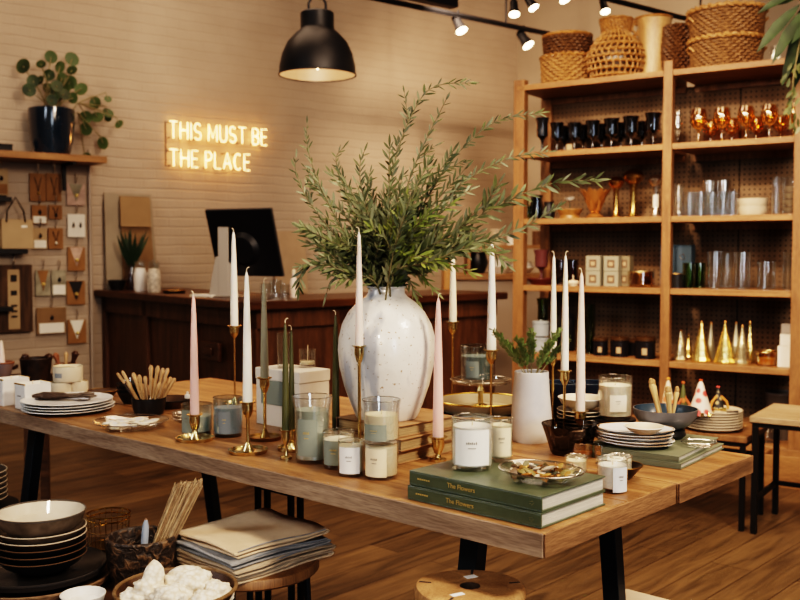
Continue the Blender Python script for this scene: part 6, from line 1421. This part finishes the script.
t = thing('top_bowl', 'glossy cream bowl with a dark speckled rim on top of the foreground stack', 'bowl', Vector((cxs, ch.y, zt0))); hb = ztopb-zt0
MB().lathe([(0, 0), (sb_r*.55, 0), (sb_r*.62, .004), (sb_r*.9, hb*.5), (sb_r*.99, hb), (sb_r*.975, hb+.001)], 56, wob=.006).build('bowl_outside', mat('brown speckled glaze', (0,)*3), t)
MB().lathe([(sb_r*.975, hb+.001), (sb_r*.86, hb*.5), (sb_r*.55, .012), (0, .010)], 56, wob=.006).build('bowl_inside', mat('cream gloss glaze', (.62, .55, .45), .12, var=.1, scale=8, coat=.5), t)
MB().ring(sb_r*.983, .0022, hb, 56, 6).build('rim', mat('dark rim glaze', (.09, .075, .065), .3), t)
# far-left stack
q = at(-28, 505, FZ); t = thing('pedestal_stool', 'small black stool under the dark dishes at the left picture edge', 'stool', (q.x, q.y, 0)); MB().lathe([(0, FZ-.02), (.13, FZ-.02), (.13, FZ), (0, FZ)], 32).build('seat', black, t); MB().lathe([(0, 0), (.12, 0), (.11, .012), (.02, .02), (.018, FZ-.021), (0, FZ-.021)], 24).build('pedestal', black, t)
q = at(-28, 505, FZ); kq = q.y/F
for j in range(6):
    t = thing('dark_saucer', ORD[j]+' dark dish from the bottom of the pile cut by the left picture edge', 'dish', Vector((q.x, q.y-.0, FZ+.0+j*.016+.0005)), 0, 'dark dishes at the left picture edge'); MB().lathe([(0, 0), (18*kq, 0), (34*kq, .022), (33*kq, .023), (17*kq, .006), (0, .006)], 40).build('dish_body', cer_black, t); MB().ring(33.5*kq, .0018, .0225, 40, 6).build('rim', cer_warm, t)
# wire basket
q = at(109, 546, FZ); kq = q.y/F; r_ = 21*kq; hq = zof(514, q.y)-FZ
t = thing('wire_basket', 'round gold wire basket behind the bark pot', 'basket', q+Vector((0, 0, .002)))
MB().ring(r_, .0022, hq, 40, 6).ring(r_*.99, .0022, hq-.012, 40, 6).build('rim', gold, t); mb = MB(); mb.ring(r_*.9, .0018, .002, 36, 6)
for j in range(22):
    a = 2*PI*j/22; mb.tube([(r_*.9*math.cos(a), r_*.9*math.sin(a), 0.002), (r_*math.cos(a), r_*math.sin(a), hq)], .0009, 5)
mb.ring(r_*.95, .0012, hq*.5, 36, 5).build('wires', brass, t); MB().lathe([(0, .001), (r_*.9, .001)], 30).build('base_disc', brass_dk, t)
# bark pot
bp_, br = rest(142, 592, FZ, 70); bkk = bp_.y/F; hp_ = zof(537, bp_.y)-FZ
bark, nt, b = newmat('rough dark bark')
tc = nt.nodes.new('ShaderNodeTexCoord'); n = nt.nodes.new('ShaderNodeTexNoise'); n.inputs['Scale'].default_value = 55; n.inputs['Detail'].default_value = 9; n.inputs['Distortion'].default_value = .8; L(nt, tc.outputs['Object'], n.inputs['Vector'])
cr = nt.nodes.new('ShaderNodeValToRGB'); cr.color_ramp.elements[0].position = .50; cr.color_ramp.elements[0].color = (.035, .025, .020, 1); cr.color_ramp.elements[1].position = .75; cr.color_ramp.elements[1].color = (.26, .16, .09, 1); L(nt, n.outputs['Fac'], cr.inputs['Fac']); L(nt, cr.outputs[0], b.inputs['Base Color'])
bp = nt.nodes.new('ShaderNodeBump'); bp.inputs['Strength'].default_value = .9; bp.inputs['Distance'].default_value = .01; L(nt, n.outputs['Fac'], bp.inputs['Height']); L(nt, bp.outputs[0], b.inputs['Normal']); b.inputs['Roughness'].default_value = .45
t = thing('bark_pot', 'rough dark bark-textured pot holding a bundle of dried stems', 'pot', bp_+Vector((0, 0, .0005)))
MB().lathe([(0, 0), (br*.80, 0), (br*.86, .01), (br*.96, hp_*.4), (br*1.0, hp_*.85), (br*1.02, hp_), (br*.90, hp_), (br*.86, hp_*.8), (br*.76, .015), (0, .015)], 48, wob=.012).build('pot_body', bark, t)
MB().ring(br*.96, .005, hp_, 48, 8).build('rim', bark, t)
straw = [mat('dried straw', (.38, .25, .14), .8, var=.4, scale=60), mat('pale straw', (.52, .38, .23), .8, var=.3, scale=60)]
b0_ = bp_+Vector((.018, 0, .02))
tips_c = atd(188, 485, bp_.y+.02)
t = thing('dried_stem_bundle', 'bundle of dry straw-coloured stems leaning right in the bark pot', 'dried stems', b0_)
for mi in range(2):
    mb = MB()
    for i in range(110):
        u_ = R.uniform(-1, 1); w2 = R.uniform(-1, 1); e_ = tips_c-b0_+Vector((u_*.031, w2*.022, R.uniform(-.012, .010)+u_*.004)); s_ = Vector((u_*.016, w2*.014, R.uniform(0, .01)))
        md_ = s_.lerp(e_, .5)+Vector((R.gauss(0, .003), R.gauss(0, .003), 0)); mb.tube([s_, md_, e_], [.0015, .0017, .0013], 4)
    mb.build('stem_cluster', straw[mi], t)
w_bl = mat('blue grey chalk', (.26, .30, .36), .7)
a = bp_+Vector((.012, -.03, hp_*.55)); b_ = atd(146, 520, bp_.y-.02); v = b_-a
t = thing('chalk_stick', 'blue-grey rounded stick leaning inside the bark pot', 'stick', a); MB().tube([v*0, v*.5, v*.85, v*1.0], [.007, .0085, .0078, .004], 10).build('stick_body', w_bl, t); MB().lathe([(0, 0), (.0035, 0), (0, .006)], 8, v).build('tip', mat('brown tip', (.2, .12, .08), .6), t)
# small white cup bottom
q, r_ = rest(83, 612, FZ, 44); q = at(83, 596, FZ+.03); kq = q.y/F; r_ = 22.5*kq; q.z = FZ+.0005
t = thing('white_cup', 'small white ceramic cup at the bottom edge beside the wooden charger', 'cup', q); hc = .05
hc = zof(594, q.y)-FZ
MB().lathe([(0, 0), (r_*.6, 0), (r_*.9, hc*.5), (r_, hc), (r_*.96, hc), (r_*.84, hc*.5), (0, .008)], 36).build('cup_body', cer_white, t); MB().ring(r_*.98, .0014, hc, 36, 6).build('rim', cer_white, t)
# bowl with coral
q = at(176, 612, FZ+.04); q = Vector((xof(176, 600, 1.93), 1.93, FZ+.0005)); kq = q.y/F; r_ = 62*kq; hh_ = zof(588, q.y)-FZ
t = thing('coral_bowl', 'dark wooden bowl heaped with white coral at the bottom edge', 'bowl', q); MB().lathe([(0, 0), (r_*.35, 0), (r_*.80, hh_*.5), (r_, hh_), (r_*.95, hh_), (r_*.74, hh_*.5), (0, .012)], 48).build('bowl_body', w_lowtop, t); MB().ring(r_*.975, .004, hh_, 48, 8).build('rim', wood('olive brown rim', (.12, .07, .03), (.25, .16, .08), 0, 3, .5), t)
coral_m, nt, b = newmat('white coral'); b.inputs['Roughness'].default_value = .9
tc = nt.nodes.new('ShaderNodeTexCoord'); n = nt.nodes.new('ShaderNodeTexVoronoi'); n.inputs['Scale'].default_value = 110; L(nt, tc.outputs['Object'], n.inputs['Vector']); cr = nt.nodes.new('ShaderNodeValToRGB'); cr.color_ramp.elements[0].color = (.78, .73, .64, 1); cr.color_ramp.elements[1].color = (.60, .50, .37, 1); cr.color_ramp.elements[0].position = .3; cr.color_ramp.elements[1].position = .9; L(nt, n.outputs['Distance'], cr.inputs['Fac']); L(nt, cr.outputs[0], b.inputs['Base Color']); bp = nt.nodes.new('ShaderNodeBump'); bp.inputs['Strength'].default_value = .5; bp.inputs['Distance'].default_value = .004; L(nt, n.outputs['Distance'], bp.inputs['Height']); L(nt, bp.outputs[0], b.inputs['Normal'])
from mathutils import noise
def coral(c, r, seed, sz=(1, 1, 1), lb='', spike=None):
    mb = MB(); bmesh.ops.create_icosphere(mb.bm, subdivisions=4, radius=1)
    for v in mb.bm.verts:
        d_ = v.co.normalized(); n_ = noise.noise(d_*1.6+Vector((seed*3.1, 0, 0)))*.26+noise.noise(d_*4+Vector((0, seed, 0)))*.20+abs(noise.noise(d_*9+Vector((seed, 0, 0))))*.16
        rr_ = r*(1+n_)
        if spike: 
            dt = d_.dot(spike.normalized()); rr_ += r*.75*max(0, (dt-.82)/.18)**1.1
        v.co = Vector((d_.x*rr_*sz[0], d_.y*rr_*sz[1], d_.z*rr_*sz[2]))
    o = mb.build('coral_piece', coral_m, None, loc=c, sharp=180); tag(o, lb, 'coral', 'white coral in the bottom bowl'); return o
def cpix(px, py, dy): return atd(px, py, 1.93+dy)
coral(cpix(150, 594, .0), .036, 1, lb='white coral lump with a pointed spur on the left of the bowl', spike=Vector((.15, 0, 1)))
coral(cpix(188, 586, .02), .046, 2, (1.15, 1, .75), lb='broad smooth white coral lump at the top of the heap')
coral(cpix(217, 594, .0), .030, 3, (1, 1, .9), lb='white coral lump with a greyish side at the right of the bowl')
coral(cpix(172, 602, -.04), .040, 4, (1.1, 1, .8), lb='knobbly white coral lump in the middle front of the bowl')
coral(cpix(132, 603, -.02), .032, 5, (1, 1, .8), lb='white coral lump lowest on the left of the bowl')
coral(cpix(205, 606, -.05), .034, 6, (1, 1, .8), lb='white coral lump lowest on the right of the bowl')

# ---- napkin stool ----
NZ = .535
c_l, c_b, c_r, c_f = [at(x, y, .605) for x, y in ((176, 530), (275, 506), (322, 530), (226, 556))]
nb = (c_l+c_b+c_r+c_f)/4; nb.z = NZ; nk = nb.y/F
ex = ((c_r-c_f)+(c_b-c_l))/2; ey = ((c_b-c_r)+(c_l-c_f))/2
angN = math.atan2(ex.y, ex.x); NLx = ex.length; NLy = ey.length
print('napkin', NLx, NLy, angN, nb)
ns = thing('round_stool', 'small round wooden-topped stool with black legs under the napkins', 'stool', (nb.x, nb.y, 0))
MB().lathe([(0, NZ-.025), (.155, NZ-.025), (.16, NZ-.02), (.16, NZ-.004), (.157, NZ), (0, NZ)], 44).build('seat', w_post, ns)
for a in (0, 1.75, -1.75):
    MB().tube([(.13*math.cos(a), .13*math.sin(a), NZ-.026), (.15*math.cos(a), .15*math.sin(a), 0)], .008, 8).build('leg', black, ns)
MB().tube([(.142, 0, .2), (.142*math.cos(1.75), .142*math.sin(1.75), .2), (.142*math.cos(1.75), -.142*math.sin(1.75), .2), (.142, 0, .2)], .005, 6).build('stretcher', black, ns)
def napkin(z, L_, W_, th, m_, lb, rz, dx=0, dy=0, ed=None, sag=.0, ink2=None):
    """folded cloth: a sheet wound back on itself; folds show on the left and near sides"""
    t = thing('folded_napkin', lb, 'napkin', (nb.x+dx, nb.y+dy, z), rz, 'folded napkins piled on the stool')
    hw = L_/2; g = th/2
    prof = []
    # zig-zag path in local x-z
    lv = [g*.3, g*1.0, g*1.72]
    for i, zz in enumerate(lv):
        xs = [-hw+.006, -hw*.5, 0, hw*.5, hw-.006]
        if i % 2: xs = xs[::-1]
        prof += [(x, zz) for x in xs]
        if i < 2:
            ex = (hw if i % 2 == 0 else -hw); cz = (zz+lv[i+1])/2; sg = 1 if ex > 0 else -1
            prof += [(ex-sg*.002, zz+g*.05), (ex+sg*.002, cz), (ex-sg*.002, lv[i+1]-g*.05)]
    mb = MB(); ny = 18; grid = []
    for j in range(ny+1):
        y = -W_/2+W_*j/ny; row = []
        for (x, zz) in prof:
            f = zz/th; wv = .0035*f*math.sin(x*22+y*15+z*50)+.003*f*math.sin(y*34+x*9+z*90)-sag*f*((x/hw)**2)*.3
            yy = y+.004*math.sin(x*30+z*70)
            edge = (abs(y)/(W_/2))**6; wv -= edge*f*.004
            row.append(mb.bm.verts.new((x+.003*math.sin(y*28+z*60), yy, max(zz*.2, zz+wv))))
        grid.append(row)
    for A, B in zip(grid, grid[1:]):
        for i in range(len(A)-1): mb.face([A[i], A[i+1], B[i+1], B[i]])
    mb.build('cloth_body', m_, t, solid=.0032, sharp=180)
    # hem along near edge of the top layer
    r_ = grid and None
    if ed:
        hm = MB(); pts = [(-hw+.01+(L_-.02)*i/20, -W_/2+.002, lv[2]*1.02+.001-.004+.0035*math.sin((-hw+.01+(L_-.02)*i/20)*22-W_/2*15+z*50)) for i in range(21)]; hm.tube(pts, .0016, 5); hm.build('hem', ed, t)
    return t
lin2 = mat('oatmeal linen', (.48, .37, .26), .95, var=.12, scale=30, bump=.4, bscale=500)
hemb = mat('blue grey hem', (.20, .22, .25), .9)
zn = NZ+.001
specs = [(1.02, 1.0, .019, linen, 'lowest beige napkin of the pile on the stool', .02, linen), (1.03, 1.02, .019, lin2, 'beige napkin second from the bottom of the pile on the stool', .03, hemb), (1.0, 1.02, .019, linen_b, 'blue-grey napkin just under the topmost beige one', -.01, hemb), (.96, .97, .019, linen, 'topmost smooth beige linen napkin with frayed grey edge', .0, linen_b)]
specs = [(a*NLx, b*NLy, c, d, e, f+angN, g) for a, b, c, d, e, f, g in specs]
for j, (l_, w_, th_, m_, lb, rz_n, ed) in enumerate(specs):
    napkin(zn, l_, w_, th_, m_, lb, rz_n, .004*math.sin(j*2.1), .004*math.cos(j*1.7)-.0, ed); zn += th_*.92+.001
# hook/price string on top
# ---- stump stool ----
sc_ = at(470, 592, .61); zs2 = .61
sc_ = Vector((xof(470, 592, 1.80), 1.80)); ztp = zof(586, 1.80); rS = 57*1.80/F
st_ = thing('stump_stool', 'round tree-stump stool with a small centre hole at the bottom of the picture', 'stool', (sc_.x, sc_.y, 0))
mb = MB(); mb.lathe([(rS*.86, 0), (rS*.88, .02), (rS*.90, ztp*.5), (rS*.97, ztp-.03), (rS, ztp-.012), (rS*.96, ztp-.002), (rS*.9, ztp), (rS*.17, ztp), (rS*.165, ztp-.03), (0, ztp-.03)], 60, wob=.018); mb.build('trunk', w_stump, st_)
MB().lathe([(0, ztp-.0295), (rS*.160, ztp-.0295), (rS*.164, ztp+.0004), (rS*.185, ztp+.0006)], 24).build('centre_hole', mat('painted hole shade', (.05, .03, .018), .8), st_)  # dark lining colour paints in the shade inside the hole
MB().box(-.012, .012, -.008, .008, ztp+.0005, ztp+.0012, Matrix.Translation((.005, rS*.48, 0)) @ Matrix.Rotation(.5, 4, 'Z')).build('paper_sticker', paper_w, st_, False)
MB().box(-.013, .013, -.006, .006, ztp+.0005, ztp+.0012, Matrix.Translation((-rS*.25, -rS*.45, 0)) @ Matrix.Rotation(.5, 4, 'Z')).build('paper_sticker', paper_w, st_, False)
for a, l_ in ((1.45, .35), (2.9, .22), (.2, .2), (4.2, .25)):
    MB().box(rS*(.93-l_), rS*.93, -.0022, .0022, ztp+.0003, ztp+.0009, Matrix.Rotation(a, 4, 'Z')).build('crack', charc, st_, False)
# pale box at the bottom right
q = at(634, 592, .33); t = thing('pale_stool', 'pale square stool corner at the bottom edge under the table end', 'stool', (q.x, q.y+.02, 0), angT)
zp = q.z; MB().box(-.02, .30, -.30, .0, zp-.03, zp).build('seat', mat('pale stool seat', (.60, .50, .38), .6), t, False, .006)
for x in (-.01, .26):
    for y in (-.29, -.03): MB().box(x, x+.025, y, y+.025, 0, zp-.031).build('leg', iron, t, False)
# inner black frame stool below the table (behind the napkins)
q = atd(291, 560, 2.75); zf = zof(492, 2.75)
t = thing('metal_stool', 'thin black metal stool frame under the big table behind the napkins', 'stool', (q.x, q.y, 0), angT)
MB().box(-.16, 0, 0, .014, zf-.014, zf).box(-.16, 0, .036, .05, zf-.014, zf).box(-.014, 0, .014, .036, zf-.014, zf).box(-.16, -.146, .014, .036, zf-.014, zf).build('top_frame', black, t, False)
for x in (-.16, -.014):
    for y in (0, .036): MB().box(x, x+.014, y, y+.014, 0, zf-.0145).build('leg', black, t, False)
MB().box(-.145, -.015, .015, .035, zf-.012, zf-.002).build('glass_inset', w_lowtop, t, False)
# basket-like dark vessel behind under the table, left of steel leg
q = at(196, 500, 0.0); q = Vector((xof(200, 480, 3.3), 3.3, 0)); 
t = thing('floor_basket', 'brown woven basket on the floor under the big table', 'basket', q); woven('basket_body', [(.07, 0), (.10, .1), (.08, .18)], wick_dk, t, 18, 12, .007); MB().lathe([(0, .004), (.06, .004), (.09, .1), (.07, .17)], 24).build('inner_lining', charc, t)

# ================= plates and cones on the low table at the right =================
pp_ = Vector((xof(713, 425, 4.50), 4.50, zlt)); k = pp_.y/F
for j in range(7):
    t = thing('cream_plate', ORD[j]+' cream plate from the bottom of the stack on the low table', 'plate', pp_+Vector((0, 0, .0005+j*.0125)), 0, 'cream plates on the low table'); MB().lathe([(0, 0), (20*k, 0), (25*k, .008), (28*k, .018), (27.6*k, .020), (24*k, .011), (0, .006)], 40).build('plate_body', mat('cream stoneware', (.56, .47, .35), .35, var=.15, scale=12), t); MB().ring(27.8*k, .003, .018, 40, 6).build('rim', cer_cream, t)
zpp = zlt+.0005+6*.0125+.0075
def conetree(px, ytop, d, w, m_, tipm, lb, z=None, skirt=None, arms=None):
    z = zpp if z is None else z; p = Vector((xof(px, 400, d), d, z+.001)); k = d/F; r = w/2*k; h = zof(ytop, d)-p.z
    t = thing('paper_cone_tree', lb, 'decorative cone', p); MB().lathe([(0, 0.001), (r, .0), (r*.98, h*.05), (r*.55, h*.5), (r*.2, h*.88), (.004, h*.95)], 26).build('cone', m_, t)
    MB().lathe([(0, h*.93), (.009, h*.95), (.009, h*.98), (0, h)], 12).build('tip_bead', tipm, t)
    mb = MB(); n = 11
    for j in range(n):
        a = 2*PI*j/n; mb.tube([(r*1.0*math.cos(a), r*1.0*math.sin(a), .012), (r*1.12*math.cos(a), r*1.12*math.sin(a), .0)], .008, 6)
    mb.build('fringe', skirt or gold, t)
    if arms:
        for s in (-1, 1): MB().tube([(s*r*.3, -.01, h*.6), (s*r*1.1, -.02, h*.4), (s*r*1.4, -.02, h*.1)], .006, 6).build('ribbon', arms, t)
    return t
def spots(name, base, spot_, sc):
    m, nt, b = newmat(name); tc = nt.nodes.new('ShaderNodeTexCoord'); n = nt.nodes.new('ShaderNodeTexVoronoi'); n.inputs['Scale'].default_value = sc; L(nt, tc.outputs['Object'], n.inputs['Vector'])
    cr = nt.nodes.new('ShaderNodeValToRGB'); cr.color_ramp.elements[0].position = .30; cr.color_ramp.elements[1].position = .42; cr.color_ramp.elements[0].color = (*spot_, 1); cr.color_ramp.elements[1].color = (*base, 1); L(nt, n.outputs['Distance'], cr.inputs['Fac']); L(nt, cr.outputs[0], b.inputs['Base Color']); b.inputs['Roughness'].default_value = .5; return m
tipr = mat('orange red bead', (.60, .12, .04), .4)
conetree(700.5, 379, 4.42, 24, spots('white with rose dots', (.78, .68, .58), (.60, .10, .09), 24), tipr, 'white paper cone tree with rose-red dots standing on the cream plates')
conetree(668, 377, 4.55, 22, spots('white orange pattern', (.72, .58, .42), (.62, .20, .08), 20), mat('orange bead', (.65, .28, .06), .4), 'white and orange cone tree behind the grey bowl', z=zlt)
conetree(683, 381, 4.60, 15, spots('green orange pattern', (.10, .12, .05), (.55, .20, .07), 30), mat('rust bead', (.50, .15, .05), .4), 'dark green cone figure with rust bead between the two white cones', z=zlt, arms=mat('rust ribbon', (.45, .14, .06), .6))
conetree(718, 386, 4.52, 13, spots('black gold pattern', (.03, .03, .03), (.50, .40, .20), 40), mat('pink bead', (.75, .14, .12), .4), 'small black figure with a pink bead and gold arms on the cream plates', arms=mat('ochre ribbon', (.50, .24, .06), .6))
q = Vector((xof(718, 409, 4.40), 4.40, zpp+.002)); t = thing('ceramic_spoon', 'cream ceramic spoon lying on the top cream plate', 'spoon', q, -.2); MB().lathe([(0, 0), (.026, .0), (.034, .012), (.032, .013), (0, .005)], 22, sx=1.2).build('spoon_bowl', cer_cream, t); MB().tube([(.035, 0, .010), (.09, .01, .016)], .005, 6).build('handle', cer_black, t)
q = Vector((xof(640, 402, 4.5), 4.5, zlt)); 
# crate under the low table at the right
# ================= LIGHTS =================
def area(name, loc, target, size, power, col, size_y=None, spread=None):
    l = bpy.data.lights.new(name, 'AREA'); l.energy = power; l.color = col; l.size = size
    if size_y: l.shape = 'RECTANGLE'; l.size_y = size_y
    if spread: l.spread = spread
    o = bpy.data.objects.new(name, l); C.objects.link(o); o.location = loc
    o.rotation_euler = (Vector(target)-Vector(loc)).to_track_quat('-Z', 'Y').to_euler(); return o
def spotl(name, loc, target, power, col, ang, blend=.6, r=.05):
    l = bpy.data.lights.new(name, 'SPOT'); l.energy = power; l.color = col; l.spot_size = math.radians(ang); l.spot_blend = blend; l.shadow_soft_size = r
    o = bpy.data.objects.new(name, l); C.objects.link(o); o.location = loc
    o.rotation_euler = (Vector(target)-Vector(loc)).to_track_quat('-Z', 'Y').to_euler(); return o
def point(name, loc, power, col, r=.05):
    l = bpy.data.lights.new(name, 'POINT'); l.energy = power; l.color = col; l.shadow_soft_size = r
    o = bpy.data.objects.new(name, l); C.objects.link(o); o.location = loc; return o
warm = (1, .705, .49); mid = (1, .81, .62); cool = (.78, .88, 1)
area('window_light', (-2.0, -1.4, 2.4), (.1, 2.4, .7), 1.5, 250, (1, .90, .78))
area('cool_window_light', (-3.4, 1.2, 2.4), (0, 2.4, .9), 1.2, 130, cool)
area('right_warm_light', (2.2, .6, 3.2), (.4, 2.4, .7), .8, 150, mid)
area('ceiling_light_far', (-1.0, 6.2, 4.15), (-.6, 7.5, 0), 2.2, 70, warm)
area('ceiling_light_mid', (1.4, 3.4, 4.1), (1.6, 4.2, 0), 1.6, 45, warm)
spotl('track_light_wall', (.4, 7.6, 3.3), (.9, 10.0, 1.7), 270, warm, 110, 1.0)
spotl('track_light_wall_left', (-3.3, 5.2, 3.6), (-3.0, 7.1, 1.5), 100, mid, 110, 1.0)
spotl('track_light_neon', (-1.4, 6.6, 3.6), (-1.4, 8.4, 1.8), 45, mid, 110, 1.0)
for (x, z, pw) in ((.35, 3.5, 360), (1.35, 3.5, 360)):
    a = sloc(XL+x*1.0, -2.7, 3.1); b_ = sloc(XL+x*1.0+.1, .15, 1.15); spotl('shelf_track_light', a, b_, pw, warm, 70, 1.0, .12)
spotl('table_track_light', (.9, 1.7, 3.4), (.45, 2.35, .8), 120, mid, 60, .7, .08)
spotl('front_fill_spot', (-.9, -.5, 2.3), (-.45, 2.1, .6), 150, mid, 60, .9, .12)  # added fill behind the camera to brighten the napkins; no track lamp there
area('shop_window_light', (-2.4, -3.2, 1.9), (-.3, 3, 1), .9, 110, cool, 2.4)
area('shop_window_light', (1.9, -3.4, 1.9), (.6, 3, 1), .9, 110, cool, 2.4)
area('shelf_fill_light', (.6, 2.9, 2.7), (1.7, 5.9, 1.1), .9, 75, warm)  # added fill hanging in mid-air to brighten the dark pegboard
spotl('right_wall_fill', (2.0, 7.2, 3.9), (1.4, 10.2, 2.6), 160, warm, 110, 1.0)  # added spot without a fitting, lifts the dim right wall
spotl('floor_track_light', (2.3, 3.0, 3.9), (1.6, 3.4, 0), 70, warm, 75, .8, .1)
point('pendant_bulb_light', (pn.location.x, pn.location.y, pn.location.z+.03), 3.5, warm, .04)
for f, z in ((.12, 0), (.37, 0), (.62, 0), (.87, 0), (.12, -.226), (.37, -.226), (.62, -.226)):
    p = Vector((s0.x, s0.y, s0.z-lh*.5+z))+Vector((U.x, U.y, 0))*(f*.95)-Vector((W.x, W.y, 0))*.02; point('neon_glow_light', p, 1.3, (1, .36, .09), .03)
w = bpy.data.worlds.new('World'); bpy.context.scene.world = w; w.use_nodes = True
w.node_tree.nodes['Background'].inputs[0].default_value = (.9, .8, .7, 1); w.node_tree.nodes['Background'].inputs[1].default_value = .2

# ================= CAMERA =================
cam = bpy.data.cameras.new('camera'); co = bpy.data.objects.new('camera', cam); C.objects.link(co)
cam.sensor_width = 36; cam.lens = F/800*36; co.location = (0, 0, H); co.rotation_euler = (PI/2-PITCH, 0, 0)
cam.dof.use_dof = True; cam.dof.focus_distance = 2.15; cam.dof.aperture_fstop = 5.6; cam.clip_start = .05
sc = bpy.context.scene; sc.camera = co
sc.view_settings.view_transform = 'Filmic'
for lk in ('Very High Contrast', 'Filmic - Very High Contrast'):
    try: sc.view_settings.look = lk; break
    except Exception: pass
sc.view_settings.exposure = -.32
sc.cycles.use_denoising = True
sc.cycles.max_bounces = 10; sc.cycles.transparent_max_bounces = 24; sc.cycles.caustics_reflective = False; sc.cycles.caustics_refractive = False
